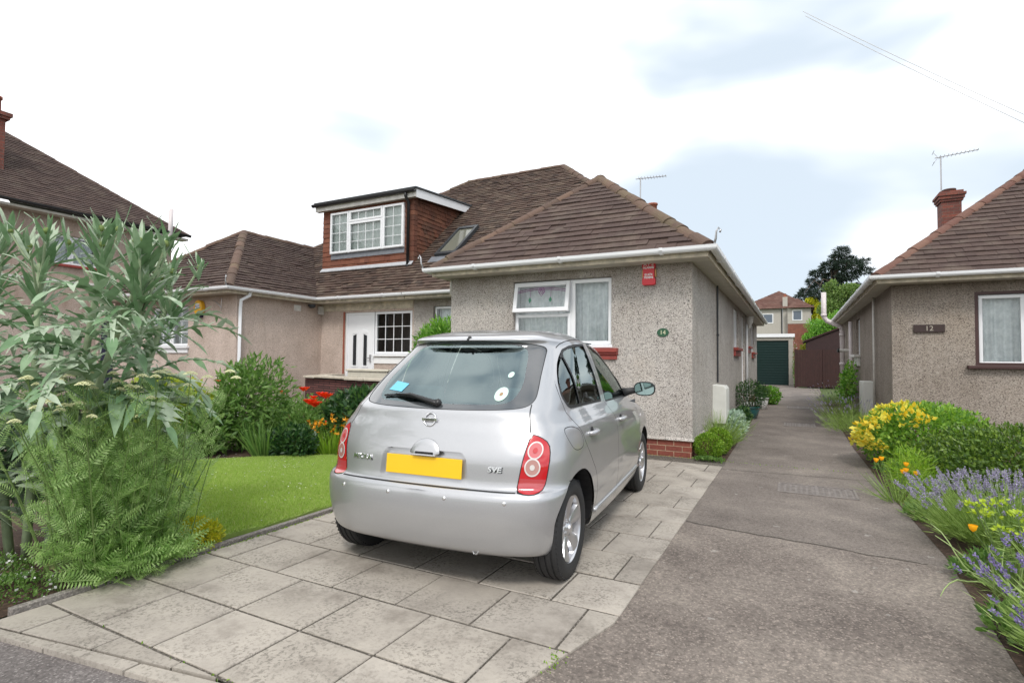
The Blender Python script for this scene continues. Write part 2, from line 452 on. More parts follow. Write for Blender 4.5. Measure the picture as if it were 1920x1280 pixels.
def sheet(name, pts, z, m, label=None):
    mb = MB(); mb.poly([(x, y, z) for x, y in pts])
    o = mb.build(name, m, fixn=False)
    o['kind'] = 'structure'
    return o
def gm():
    m, nt, b = mat('distant_ground')
    tc = N(nt, 'ShaderNodeTexCoord')
    n1 = N(nt, 'ShaderNodeTexNoise', i_Scale=.4, i_Detail=8.0); nt.links.new(tc.outputs['Object'], n1.inputs['Vector'])
    r = ramp(nt, [(.35, (.05, .08, .02)), (.6, (.08, .11, .03)), (.75, (.10, .09, .05))]); nt.links.new(n1.outputs['Fac'], r.inputs[0])
    nt.links.new(r.outputs[0], b.inputs['Base Color']); b.inputs['Roughness'].default_value = .95
    return m
M['ground'] = gm()
sheet('ground', [(-900, -900), (900, -900), (900, 900), (-900, 900)], -.03, M['ground'])
# pavement and road in front (behind the camera)
sheet('pavement', [(-40, -12), (40, -12), (40, -8.5), (-.9, -8.5), (-.9, -6.33), (-.963, -6.34), (-1.511, -6.439), (-2.054, -6.515), (-2.6, -6.60), (-40, -9.5)], -.018, M['tarmac'])
sheet('road', [(-60, -20), (60, -20), (60, -12), (-60, -12)], -.10, M['tarmac'])
def clip2(p, a, b, side):
    """keep the side of line a->b (side=1: left)"""
    out = []
    f = lambda q: side*((b[0]-a[0])*(q[1]-a[1]) - (b[1]-a[1])*(q[0]-a[0]))
    n = len(p)
    for i in range(n):
        q, r = p[i], p[(i+1) % n]; fq, fr = f(q), f(r)
        if fq >= 0: out.append(q)
        if (fq >= 0) != (fr >= 0):
            t = fq/(fq-fr); out.append((q[0]+(r[0]-q[0])*t, q[1]+(r[1]-q[1])*t))
    return out
# shared drive between the bungalows
def drive():
    mb = MB()
    edge = [(2.15, -8.5), (2.08, -4.6), (2.14, -3.0), (2.08, -1.2), (2.04, 2.2), (2.1, 8), (2.17, 14.6), (2.4, 24.9), (1.5, 25), (1.15, 29.4), (-.9, 29.4), (-.2, 16), (.28, 15), (.35, 7), (.30, 0), (.30, -4.6), (.28, -5.0), (.2, -5.4), (.1, -5.72), (-.3, -6.15), (-.9, -6.33), (-.9, -8.5)]
    ln = ((.2, -3.03), (2.1, -3.245))
    mb.poly([(x, y, -.005) for x, y in clip2(edge, *ln, 1)])
    o = mb.build('drive', M['drive'], fixn=False); o['kind'] = 'structure'
    mb = MB(); mb.poly([(x, y, -.005) for x, y in clip2(edge, *ln, -1)])
    o = mb.build('drive_near', M['drive_near'], fixn=False); o['kind'] = 'structure'
    # saw-cut bay joints: dark thin strips
    j = MB()
    for y0, y1 in ((-.55, -.42), (-3.03, -3.25), (7.1, 7.15)):
        pts = [(.43 + (2.0-.43)*i/14, y0 + (y1-y0)*i/14 + rng.normal()*.012) for i in range(15)]
        for (a, b2), (c2, d) in zip(pts[:-1], pts[1:]):
            j.poly([(a, b2, -.001), (c2, d, -.001), (c2, d+.012, -.001), (a, b2+.012, -.001)])
    o = j.build('drive_joint', M['joint'], fixn=False); o['kind'] = 'structure'
drive()
# paving
def paving():
    mb = MB()
    def slab(x0, x1, y0, y1, clip=None, z=.0055):
        g = .0055
        x0 += g + rng.uniform(0, .003); x1 -= g; y0 += g + .003 + rng.uniform(0, .003); y1 -= g + .003
        p = [(x0, y0), (x1, y0), (x1, y1), (x0, y1)]
        for cl in (clip or []):
            p = clip2(p, *cl)
            if len(p) < 3: return
        dz = rng.normal()*.0012; tx, ty = rng.normal()*.002, rng.normal()*.002
        cx = sum(q[0] for q in p)/len(p); cy = sum(q[1] for q in p)/len(p)
        hz = lambda q: z + dz + (q[0]-cx)*tx + (q[1]-cy)*ty
        n = len(p)
        inn = [(cx + (q[0]-cx)*(1-.016), cy + (q[1]-cy)*(1-.016)) for q in p]
        vs = [(q[0], q[1], hz(q)) for q in inn] + [(q[0], q[1], hz(q)-.004) for q in p] + [(q[0], q[1], -.02) for q in p]
        fs = [tuple(range(n))] + [(i, (i+1) % n, n+(i+1) % n, n+i)[::-1] for i in range(n)] + [(n+i, n+(i+1) % n, 2*n+(i+1) % n, 2*n+i)[::-1] for i in range(n)]
        mb.add(vs, fs)
    ys = [-6.245, -5.82, -5.385, -4.935, -4.495, -4.055, -3.605, -3.15, -2.68, -2.22, -1.76, -1.3, -.84, -.38]
    xl, xr = -2.26, .425
    # right edge veers near the road
    clipR = [((.43, -5.0), (.22, -5.8), -1), ((.425, 0), (.425, -5.0), -1)]
    for j in range(len(ys)-1):
        off = .04 if j % 2 == 1 else .26
        if j == 0: off = .04
        xs = sorted(x for x in [off + k*.4615 for k in range(-8, 3)] if xl+.06 < x < xr-.05)
        xs = [xl] + xs + [xr+.05]
        for a, b2 in zip(xs[:-1], xs[1:]):
            slab(a, b2, ys[j], ys[j+1], clipR)
    # thin strip in front of the plinth
    # wedge course between the last row and the pavement edge
    k = 0
    for a, b2 in zip([-2.26, -2.02, -1.56, -1.10, -.86], [-2.02, -1.56, -1.10, -.86, -.2]):
        slab(a, b2, -6.62, -6.245, [((-.86, -6.255), (-2.15, -6.475), -1)])
    # edging strip beside the pavement
    for i in range(5):
        a = -2.75 + i*.5
        slab(a, a+.5, -6.75, -6.1, [((-.80, -6.262), (-2.15, -6.492), 1), ((-.80, -6.335), (-2.6, -6.60), -1)])
    o = mb.build('paving', M['slab'], fixn=False); o['kind'] = 'structure'
    sheet('paving_bed', [(-2.27, -6.5), (-.85, -6.25), (.12, -6.2), (.25, -5.7), (.40, -5.0), (.43, 0), (-4, 0), (-4, -2.4), (-2.34, -2.3)], -.001, M['joint'])
paving()
# paving edging kerb along the lawn and bed
def edging():
    mb = MB(); y = -6.4
    while y < -2.4:
        L = .9
        mb.box((-2.315 + rng.normal()*.002, y+.004, -.05), (-2.268, min(y+L, -2.4)-.004, .030 + rng.normal()*.002))
        y += L
    o = mb.build('edging_strip', M['kerb'], bevel=.004); o['kind'] = 'structure'
edging()
# beds and lawn
sheet('garden_soil', [(-2.32, -6.50), (-2.32, -2.3), (-4.0, -2.3), (-4.0, 2.4), (-20, 2.4), (-20, -9.0), (-2.75, -6.60)], -.012, M['soil'])
sheet('bed_soil', [(2.15, -8.5), (12, -8.5), (12, 3.75), (2.75, 3.75), (2.75, 14), (2.1, 14), (2.04, 2.2), (2.08, -1.2), (2.14, -3.0), (2.08, -4.6), (2.15, -8.5)], -.001, M['soil'])
sheet('side_bed_soil', [(0, 0), (.42, .02), (.36, 7.4), (0, 7.4)], 0.001, M['soil'])
def lawn():
    m, nt, b = mat('lawn_turf')
    tc = N(nt, 'ShaderNodeTexCoord')
    n1 = N(nt, 'ShaderNodeTexNoise', i_Scale=2.5, i_Detail=8.0, i_Roughness=.7); nt.links.new(tc.outputs['Object'], n1.inputs['Vector'])
    r = ramp(nt, [(.3, (.20, .30, .06)), (.55, (.26, .37, .08)), (.7, (.34, .38, .12))]); nt.links.new(n1.outputs['Fac'], r.inputs[0])
    nt.links.new(r.outputs[0], b.inputs['Base Color']); b.inputs['Roughness'].default_value = .9
    M['turf'] = m
    out = [(-2.36-.02*abs(math.sin(y*5.3))-(.035 if y < -4.9 else 0)-.012*math.sin(y*17), y) for y in [-5.22+.06*i for i in range(45)]] + [ (-3.6, -2.40), (-4.2, -2.36), (-4.9, -2.95), (-5.35, -3.45), (-5.45, -4.2), (-5.2, -5.1), (-3.4, -5.25)]
    mb = MB(); mb.prism([(x, y, -.01) for x, y in out], (0, 0, .035)); o = mb.build('lawn', m); o['kind'] = 'structure'
    # grass blades
    n = 90000
    X = -5.5 + rng.random(n*2)*3.2; Y = -5.3 + rng.random(n*2)*3.0
    import itertools
    P = np.array(out); inside = np.zeros(len(X), bool)
    j = len(P)-1
    for i in range(len(P)):
        xi, yi, xj, yj = *P[i], *P[j]
        cnd = ((yi > Y) != (yj > Y)) & (X < (xj-xi)*(Y-yi)/(yj-yi+1e-12)+xi); inside ^= cnd; j = i
    dcam = np.hypot(X-CAMP[0], Y-CAMP[1])
    keep = inside & (rng.random(len(X)) < np.clip(1.7-dcam/9, .35, 1))
    X, Y = X[keep], Y[keep]; n = len(X)
    pos = np.stack([X, Y, np.full(n, .022)], 1)
    d = np.stack([rng.normal(0, .45, n), rng.normal(0, .45, n), np.ones(n)], 1)
    tv = np.array([(-.5, 0, 0), (.5, 0, 0), (.3, .0, .6), (-.2, 0, 1.0)]); tf = [(0, 1, 2, 3)]
    M['blade'] = leafmat('grass_blade', [(.25, .38, .07), (.32, .46, .09), (.38, .50, .12), (.46, .51, .20)], .6, .35)
    sc_ = np.stack([np.full(n, .0055)*1.1, np.full(n, .0055), rng.uniform(.018, .034, n)], 1)
    o = inst('grass', tv, tf, pos, d, sc_, M['blade'])
    tag(o, 'short mown green grass covering the front lawn', 'grass', kind='stuff')
    k = 260; q = rng.integers(0, n, k); cl = rng.random(k) < .8
    c0 = pos[rng.integers(0, n, 14)]; p = np.where(cl[:, None], c0[rng.integers(0, 14, k)] + rng.normal(0, .16, (k, 3))*np.array([1, 1, 0]), pos[q]); p[:, 2] = .05
    p = p[(p[:, 0] < -2.4) & (p[:, 1] > -5.1) & (p[:, 1] < -2.7+.0*p[:, 0])]; k = len(p)
    M['daisy'] = plain('daisy_petal', (.80, .80, .74), .7)
    hv = np.array([(math.cos(a*PI/3), math.sin(a*PI/3), 0) for a in range(6)]); o = inst('daisies', hv, [tuple(range(6))], p, np.tile([[0, 0, 1.]], (k, 1)), np.full(k, .006), M['daisy'])
    tag(o, 'scattered tiny white daisies in the lawn', 'daisies', kind='stuff')
def inst(name, tv, tf, pos, dirs, scl, mats, spin=None, parent=None, mi=None, smooth=False):
    """scatter template (k verts) n times; template +z maps to dirs; scl (n,) or (n,3)"""
    tv = np.asarray(tv, float); k = len(tv); n = len(pos)
    dirs = dirs/np.linalg.norm(dirs, axis=1, keepdims=True)
    if spin is None: spin = rng.random(n)*2*np.pi
    ref = np.where(np.abs(dirs[:, 2:3]) < .95, np.array([[0, 0, 1.]]), np.array([[1., 0, 0]]))
    a = np.cross(ref, dirs); a /= np.linalg.norm(a, axis=1, keepdims=True)
    b = np.cross(dirs, a)
    ca, sa = np.cos(spin)[:, None], np.sin(spin)[:, None]
    ax = a*ca + b*sa; ay = -a*sa + b*ca
    scl = np.asarray(scl, float)
    if scl.ndim == 1: scl = np.stack([scl]*3, 1)
    V = pos[:, None, :] + ax[:, None, :]*(tv[None, :, 0:1]*scl[:, None, 0:1]) + ay[:, None, :]*(tv[None, :, 1:2]*scl[:, None, 1:2]) + dirs[:, None, :]*(tv[None, :, 2:3]*scl[:, None, 2:3])
    return raw(name, V.reshape(-1, 3), tile_faces(tf, k, n), mats, parent, mi=None if mi is None else np.tile(mi, n), smooth=smooth)
def tile_faces(tf, k, n):
    """returns (loop vertex index array, loop totals)"""
    tot = np.array([len(f) for f in tf]); flat = np.concatenate([np.array(f) for f in tf])
    return ((flat[None, :] + (np.arange(n)*k)[:, None]).ravel(), np.tile(tot, n))
def raw(name, V, F, mats, parent=None, mi=None, smooth=False):
    loops, tot = F
    me = bpy.data.meshes.new(name)
    me.vertices.add(len(V)); me.vertices.foreach_set('co', np.ascontiguousarray(V, np.float32).ravel())
    me.loops.add(len(loops)); me.loops.foreach_set('vertex_index', loops.astype(np.int32))
    me.polygons.add(len(tot)); st = np.concatenate([[0], np.cumsum(tot)[:-1]])
    me.polygons.foreach_set('loop_start', st.astype(np.int32)); me.polygons.foreach_set('loop_total', tot.astype(np.int32))
    if not isinstance(mats, (list, tuple)): mats = [mats]
    for m in mats: me.materials.append(m)
    if mi is not None: me.polygons.foreach_set('material_index', mi.astype(np.int32))
    if smooth: me.polygons.foreach_set('use_smooth', np.ones(len(tot), bool))
    me.update(calc_edges=True); me.validate()
    o = link(bpy.data.objects.new(name, me))
    if parent is not None: attach(o, parent)
    return o
lawn()
# ================================================================ roof helpers
def tiles(mb, poly, gauge=.16, tw=.23, th=.02, u=None, n_out=None, jit=.0025, drop=0.0, phase=0.0, mi=0):
    """cover a convex planar polygon with individually modelled tiles. u = direction along the courses."""
    P = [Vector(p) for p in poly]
    n = Vector((0, 0, 0))
    for i in range(len(P)): n += P[i].cross(P[(i+1) % len(P)])
    n.normalize()
    if n_out is not None:
        if n.dot(Vector(n_out)) < 0: n = -n
    elif n.z < 0: n = -n
    u = Vector(u).normalized() if u is not None else Vector((0, 0, 1)).cross(n).normalized()
    v = n.cross(u).normalized()
    if v.z < 0: v = -v
    o = P[0]
    q = [((p-o).dot(u), (p-o).dot(v)) for p in P]
    if sum(q[i][0]*q[(i+1) % len(q)][1]-q[(i+1) % len(q)][0]*q[i][1] for i in range(len(q))) < 0: q = q[::-1]
    a0, a1 = min(p[0] for p in q), max(p[0] for p in q); b0, b1 = min(p[1] for p in q), max(p[1] for p in q)
    j = 0; bb = b0
    while bb < b1:
        off = (j % 2)*.5*tw + phase
        wav = rng.normal()*.0015
        k = int(math.floor((a0-off)/tw))
        while off + k*tw < a1:
            x0 = off+k*tw + .0015; x1 = off+(k+1)*tw - .0015
            r = [(x0, bb), (x1, bb), (x1, bb+gauge), (x0, bb+gauge)]
            k += 1
            xs = [p[0] for p in r]
            for i in range(len(q)):
                r = clip2(r, q[i], q[(i+1) % len(q)], 1)
                if len(r) < 3: break
            if len(r) < 3: continue
            cx = sum(p[0] for p in r)/len(r)
            dz = rng.normal()*jit + wav; tl = rng.normal()*.006
            if rng.random() < drop: dz -= .012
            h = lambda p: th*(1-(p[1]-bb)/gauge) + .003 + dz + (p[0]-cx)*tl
            m_ = len(r)
            top = [o + u*p[0] + v*(p[1]) + n*h(p) for p in r]
            bot = [o + u*p[0] + v*(p[1]) - n*.012 for p in r]
            mb.add(top+bot, [tuple(range(m_))] + [(i, (i+1) % m_, m_+(i+1) % m_, m_+i)[::-1] for i in range(m_)], mi)
        bb += gauge; j += 1

def underlay(mb, poly, d=.013):
    P = [Vector(p) for p in poly]; n = Vector((0, 0, 0))
    for i in range(len(P)): n += P[i].cross(P[(i+1) % len(P)])
    n.normalize()
    if n.z < 0: n = -n
    mb.poly([p - n*d for p in P])

def ridge_run(mb, A, B, r=.115, L=.33, sink=.05):
    A, B = Vector(A), Vector(B); d = (B-A); tot = d.length; d.normalize()
    side = d.cross(Vector((0, 0, 1))).normalized(); up = side.cross(d).normalized()
    k = max(1, round(tot/L)); L = tot/k
    for i in range(k):
        p0 = A + d*(i*L - .012); p1 = A + d*((i+1)*L)
        rj = r*(1+rng.normal()*.02); off = Vector((rng.normal(), rng.normal(), rng.normal()))*.005
        vs = []; ns = 9
        for p, rr in ((p0, rj*1.06), (p1, rj*.98)):
            for s in range(ns+1):
                t = PI*s/ns
                vs.append(p + off + side*(math.cos(t)*rr) + up*(math.sin(t)*rr*.85 - sink))
        fs = [(s, s+1, ns+1+s+1, ns+1+s) for s in range(ns)] + [tuple(range(ns+1)), tuple(range(2*ns+1, ns, -1))]
        mb.add(vs, fs)

def sweep(mb, path, prof, mi=0, cap=True):
    """sweep prof [(outward, z)] along horizontal path of (x,y,z); outward = right of travel direction"""
    pts = [Vector(p) for p in path]; n = len(prof); vs = []
    for i, p in enumerate(pts):
        d0 = (p-pts[i-1]).normalized() if i > 0 else None
        d1 = (pts[i+1]-p).normalized() if i < len(pts)-1 else None
        r0 = Vector((d0.y, -d0.x, 0)).normalized() if d0 else None
        r1 = Vector((d1.y, -d1.x, 0)).normalized() if d1 else None
        if r0 is None: o = r1
        elif r1 is None: o = r0
        else:
            o = (r0+r1).normalized(); o = o/max(.2, o.dot(r0))
        for a, z in prof: vs.append(p + o*a + Vector((0, 0, z)))
    fs = []
    for i in range(len(pts)-1):
        for k in range(n):
            k2 = (k+1) % n
            fs.append((i*n+k, i*n+k2, (i+1)*n+k2, (i+1)*n+k))
    if cap: fs += [tuple(range(n)), tuple(range((len(pts)-1)*n, len(pts)*n))[::-1]]
    mb.add(vs, fs, mi)

GUT = [(0, .0)] + [(.055-.055*math.cos(t*PI/8), -.062*math.sin(t*PI/8)**.8) for t in range(1, 8)] + [(.11, 0), (.112, .012), (.10, .012), (.10, 0)] + [(.055-.047*math.cos(t*PI/8), -.052*math.sin(t*PI/8)**.8) for t in range(7, 0, -1)] + [(.008, 0)]
def eaves(parent, path, wall_in=.27, zf=2.80, brackets=True, fh=.12):
    """gutter + fascia + soffit along the fascia path (outward = right of travel)"""
    g = MB(); sweep(g, [(x, y, zf) for x, y in path], [(a+.012, z) for a, z in GUT])
    for (x0, y0), (x1, y1) in zip(path[:-1], path[1:]):
        L = math.hypot(x1-x0, y1-y0); dx, dy = (x1-x0)/L, (y1-y0)/L; k = max(1, int(L/1.35))
        for i in range(k):
            t = (i+.6)*L/k
            c = (x0+dx*t, y0+dy*t)
            if brackets: sweep(g, [(c[0]-dx*.022, c[1]-dy*.022, zf), (c[0]+dx*.022, c[1]+dy*.022, zf)], [(.008, .016), (.008, -.05), (.04, -.072), (.09, -.066), (.130, -.02), (.132, .016)])
    go = g.build('gutter', M['upvc'], parent, fixn=True)
    f = MB(); sweep(f, [(x, y, zf) for x, y in path], [(0, .015), (0, -fh), (-.022, -fh), (-.022, .015)])
    fo = f.build('fascia', M['fascia'], parent)
    s = MB(); sweep(s, [(x, y, zf) for x, y in path], [(-.023, -fh+.012), (-.023, -fh+.002), (-wall_in, -fh+.002), (-wall_in, -fh+.012)])
    so = s.build('soffit', M['soffit'], parent)
    return go

def wallplane(mb, axis, c, a0, a1, z0, z1, holes=(), th=.22, sgn=1, mi=0):
    """wall face at axis=c spanning a0..a1, z0..z1 with rectangular holes (u0,u1,w0,w1); body extends th behind (sgn=+1: body towards +axis)"""
    us = sorted({a0, a1, *[h[0] for h in holes], *[h[1] for h in holes]}); zs = sorted({z0, z1, *[h[2] for h in holes], *[h[3] for h in holes]})
    P = (lambda u, z, d: (u, c+sgn*d, z)) if axis == 'y' else (lambda u, z, d: (c+sgn*d, u, z))
    for i in range(len(us)-1):
        for j in range(len(zs)-1):
            uc, zc = (us[i]+us[i+1])/2, (zs[j]+zs[j+1])/2
            if any(h[0] < uc < h[1] and h[2] < zc < h[3] for h in holes): continue
            mb.poly([P(us[i], zs[j], 0), P(us[i+1], zs[j], 0), P(us[i+1], zs[j+1], 0), P(us[i], zs[j+1], 0)], mi)
    for h in holes:
        r = [(h[0], h[2]), (h[1], h[2]), (h[1], h[3]), (h[0], h[3])]
        for k in range(4):
            (ua, za), (ub, zb) = r[k], r[(k+1) % 4]
            mb.poly([P(ua, za, 0), P(ub, zb, 0), P(ub, zb, th), P(ua, za, th)], mi)

def place(origin, ang):
    """local frame: x along wall, y into the wall, z up"""
    return Matrix.Translation(Vector(origin)) @ Matrix.Rotation(ang, 4, 'Z')

def curtain(T, x0, x1, z0, z1, y, parent, m, amp=.026, wl=.11):
    mb = MB(T=T); n = max(12, int((x1-x0)/.012)); vs = []
    ph = rng.random()*6
    for i in range(n+1):
        x = x0+(x1-x0)*i/n
        for k, z in enumerate((z0, (z0+z1)/2, z1)):
            yy = y + amp*math.sin(x/wl*2*PI + ph + math.sin(x*7)*1.3) * (1.15-.3*k)
            vs.append((x, yy, z))
    fs = [(i*3+k, (i+1)*3+k, (i+1)*3+k+1, i*3+k+1) for i in range(n) for k in range(2)]
    mb.add(vs, fs); return mb.build('curtain', m, parent, smooth=True, fixn=False)

def bars(mb, x0, x1, z0, z1, y0, y1, w):
    """rectangular frame"""
    mb.box((x0, y0, z0), (x1, y1, z0+w)); mb.box((x0, y0, z1-w), (x1, y1, z1))
    mb.box((x0, y0, z0+w), (x0+w, y1, z1-w)); mb.box((x1-w, y0, z0+w), (x1, y1, z1-w))

def window(house, T, w, h, lights, sill=None, depth=.07, fw=.055, cur=True, muntin=None, glassm=None, name='window', frame_m=None, curm=None, dark=False, rm_=.3, rd=1.1, mw=.008, cd=.14):
    """lights: list of (x0,x1,z0,z1) casements in fractions; muntin: list of (nx,nz) per light or None"""
    fm = frame_m or M['upvc']
    fr = MB(T=T); bars(fr, 0, w, 0, h, depth, depth+.07, fw)
    pos = []
    for (a, b, c, d) in lights:
        x0, x1, z0, z1 = a*w, b*w, c*h, d*h
        bars(fr, x0+.012, x1-.012, z0+.012, z1-.012, depth-.014, depth+.045, .05)
        pos.append((x0+.062, x1-.062, z0+.062, z1-.062))
    # mullions between casements
    for xx in sorted({round(l[0]*w, 4) for l in lights if l[0] > 0.01}):
        fr.box((xx-.03, depth+.004, fw), (xx+.03, depth+.066, h-fw))
    for l in lights:
        if l[2] > .01: fr.box((l[0]*w+.03, depth+.006, l[2]*h-.025), (l[1]*w-.03, depth+.064, l[2]*h+.025))
    wo = fr.build(name, fm, house, bevel=.004)
    gl = MB(T=T)
    for (x0, x1, z0, z1) in pos:
        gl.poly([(x0-.01, depth+.018, z0-.01), (x1+.01, depth+.018, z0-.01), (x1+.01, depth+.018, z1+.01), (x0-.01, depth+.018, z1+.01)])
    gl.build('pane', glassm or M['winglass'], wo, fixn=False)
    if muntin:
        mu = MB(T=T)
        for (x0, x1, z0, z1), mm in zip(pos, muntin):
            if not mm: continue
            for i in range(1, mm[0]):
                x = x0+(x1-x0)*i/mm[0]; mu.box((x-mw, depth+.004, z0), (x+mw, depth+.016, z1))
            for i in range(1, mm[1]):
                z = z0+(z1-z0)*i/mm[1]; mu.box((x0, depth+.005, z-mw), (x1, depth+.015, z+mw))
        mu.build('glazing_bars', fm, wo)
    if not dark:
        rm = MB(T=T)  # room behind: five inner faces
        y0, y1 = depth+.08, depth+rd
        rm.poly([(-rm_, y1, -rm_), (w+rm_, y1, -rm_), (w+rm_, y1, h+min(rm_, .2)), (-rm_, y1, h+min(rm_, .2))])
        for p in (((-rm_, y0, -rm_), (-rm_, y1, -rm_), (-rm_, y1, h+min(rm_, .2)), (-rm_, y0, h+min(rm_, .2))), ((w+rm_, y0, -rm_), (w+rm_, y1, -rm_), (w+rm_, y1, h+min(rm_, .2)), (w+rm_, y0, h+min(rm_, .2))),
                  ((-rm_, y0, h+min(rm_, .2)), (w+rm_, y0, h+min(rm_, .2)), (w+rm_, y1, h+min(rm_, .2)), (-rm_, y1, h+min(rm_, .2))), ((-rm_, y0, -rm_), (w+rm_, y0, -rm_), (w+rm_, y1, -rm_), (-rm_, y1, -rm_))):
            rm.poly(p)
        rm.build('room', M['room'], wo, fixn=False)
    if cur: curtain(T, .03, w-.03, .0, h, depth+cd, wo, curm or M['curtain'], amp=.003 if curm else .026)
    if sill:
        s = MB(T=T)
        for (x0, x1, y0, y1, z0, z1) in sill[1]: s.box((x0, y0, z0), (x1, y1, z1))
        s.build('sill', sill[0], wo, bevel=.006)
    return wo

def pipe(parent, pts, r, m, name='downpipe', square=False, collars=()):
    mb = MB(); mb.tube(pts, r, 4 if square else 10)
    for z in collars:
        mb.tube([(pts[-1][0], pts[-1][1], z-.03), (pts[-1][0], pts[-1][1], z+.03)], r*1.25, 4 if square else 10)
    return mb.build(name, m, parent, smooth=not square, bevel=0)

def text(s, size, T, ext=.004, m=None, parent=None, name='lettering', font_scale=(1, 1), align='CENTER', shear=0, bold=0):
    cu = bpy.data.curves.new(name, 'FONT'); cu.body = s; cu.size = size; cu.extrude = ext; cu.align_x = align; cu.align_y = 'CENTER'; cu.shear = shear
    cu.offset = bold; cu.resolution_u = 3
    tmp = bpy.data.objects.new('tmp', cu); COL.objects.link(tmp)
    dg = bpy.context.evaluated_depsgraph_get(); dg.update()
    me = bpy.data.meshes.new_from_object(tmp.evaluated_get(dg)); bpy.data.objects.remove(tmp); bpy.data.curves.remove(cu)
    S = Matrix.Diagonal((font_scale[0], font_scale[1], 1, 1))
    me.transform(T @ S); me.materials.clear(); me.materials.append(m); me.name = name
    o = link(bpy.data.objects.new(name, me))
    if parent is not None: attach(o, parent)
    return o
def TXT(origin, ang=0):
    """text facing -y in local frame (readable from the front), rotated by ang about z"""
    return Matrix.Translation(Vector(origin)) @ Matrix.Rotation(ang, 4, 'Z') @ Matrix.Rotation(R_(90), 4, 'X')

ZE = 2.80; S = .84
# ================================================================ bungalow 14
h14 = thing('bungalow', 'grey pebbledashed bungalow with hipped brown tile roof and white window, behind the silver car', 'bungalow', (-2, 3, 0))
def bungalow14():
    # walls
    w = MB()
    wallplane(w, 'y', 0, -3.95, 0, .235, 2.70, [(-2.757, -1.14, 1.40, 2.555)])
    wallplane(w, 'x', 0, .0, 14.5, .235, 2.70, [(5.75, 6.95, 1.66, 2.60), (7.95, 8.85, .25, 2.58), (9.75, 10.6, 1.80, 2.60), (11.7, 12.9, 1.66, 2.60)], sgn=-1)
    wallplane(w, 'x', -3.95, 0, 2.4, .235, 2.70)
    wallplane(w, 'y', 2.4, -6.6, -3.95, .0, 2.70, [(-6.05, -4.55, 1.3, 2.52)])
    wallplane(w, 'y', 14.5, -6.6, 0, 0, 2.70, sgn=-1)
    w.build('wall', M['dash'], h14, fixn=False)
    # lintel band over the window and bell-cast drip at the foot of the render
    l = MB(); l.box((-2.95, -.012, 2.562), (-1.0, .05, 2.70))
    l.build('lintel', M['dash'], h14)
    p = MB(); p.box((-3.93, .012, -.05), (-.012, .2, .225)); p.box((-.2, .013, -.05), (-.0125, 14.48, .224)); p.build('plinth', M['brick'], h14, fixn=True)
    d = MB(); sweep(d, [(-3.96, 0, .235), (0, 0, .235), (0, 14.5, .235)], [(0, 0), (.018, -.006), (.018, .004), (0, .035)]); d.build('drip_mould', M['dash'], h14)
    # roof
    xe0, xe1, ye = -4.20, .32, -.40
    ap = (-1.94, 1.86, 4.70); V = (-1.94, 4.26, 4.70); Rr = (-4.8, 7.12, 7.10)
    planes = dict(front=([(xe0, ye, ZE), (xe1, ye, ZE), ap], M['tile'], .162, .27),
                  left=([(xe0, 2.0, ZE), (xe0, ye, ZE), ap, V], M['tile'], .162, .27),
                  right=([(xe1, ye, ZE), (xe1, 4.26, ZE), V, ap], M['tile'], .162, .27),
                  right2=([(xe1, 4.26, ZE), (xe1, 14.8, ZE), (-4.8, 9.68, 7.1), Rr, V], M['tile'], .162, .27))
    for nm, (poly, m, g, tw) in planes.items():
        mb = MB(); tiles(mb, poly, g, tw, .018, drop=.03); mb.build('roof_slope', m, h14, fixn=False)
    mainp = [(-4.2, 2.0, ZE), V, Rr, (-6.6, 7.12, 7.10), (-6.6, 2.0, ZE)]
    mb = MB(); tiles(mb, mainp, .125, .2, .020, drop=.05, jit=.003); mb.build('roof_slope', M['tile_old'], h14, fixn=False)
    ub = MB()
    for v in planes.values(): underlay(ub, v[0])
    underlay(ub, mainp); underlay(ub, [(-6.6, 7.12, 7.1), Rr, (-4.8, 9.68, 7.1), (-6.6, 9.68, 7.1)]); underlay(ub, [(.32, 14.8, ZE), (-6.6, 14.8, ZE), (-6.6, 9.68, 7.1), (-4.8, 9.68, 7.1)])
    ub.build('roof_underlay', M['under'], h14, fixn=False)
    rd = MB()
    ridge_run(rd, (xe0+.06, ye+.06, ZE+.03), ap); ridge_run(rd, (xe1-.06, ye+.06, ZE+.03), ap); ridge_run(rd, ap, V)
    ridge_run(rd, V, Rr); ridge_run(rd, (-6.6, 7.12, 7.1), Rr, r=.10)
    rd.build('ridge_tiles', M['ridge'], h14, fixn=True)
    eaves(h14, [(-4.12, 2.0), (-4.12, -.33), (.25, -.33), (.25, 14.6)], wall_in=.34)
    eaves(h14, [(-6.6, 2.06), (-4.14, 2.06)], wall_in=.36)
    # windows
    T = place((-2.757, 0, 1.545), 0); W, H = 1.617, 1.005
    wo = window(h14, T, W, H, [(.60, 1, 0, 1), (0, .60, 0, .50)], cur=True)
    # top-hung open casement
    hb = MB(T=T @ Matrix.Translation((0, .055, H-.02)) @ Matrix.Rotation(R_(-11), 4, 'X'))
    bars(hb, .012, .60*W-.012, -.475, .0, -.03, .03, .062)
    cas = hb.build('casement', M['upvc'], wo, bevel=.004)
    T2 = T @ Matrix.Translation((0, .055, H-.02)) @ Matrix.Rotation(R_(-11), 4, 'X')
    g2 = MB(T=T2); g2.poly([(.07, 0, -.415), (.60*W-.07, 0, -.415), (.60*W-.07, 0, -.06), (.07, 0, -.06)]); g2.build('pane', M['winglass'], cas, fixn=False)
    # leaded motif: mauve swag lines, rose and two green drops
    M['mauve'] = plain('mauve_glass', (.30, .10, .28), .3); M['green_gl'] = plain('green_glass', (.01, .18, .09), .3)
    mo = MB(T=T2)
    xa, xb = .075, .60*W-.075; xc = (xa+xb)/2
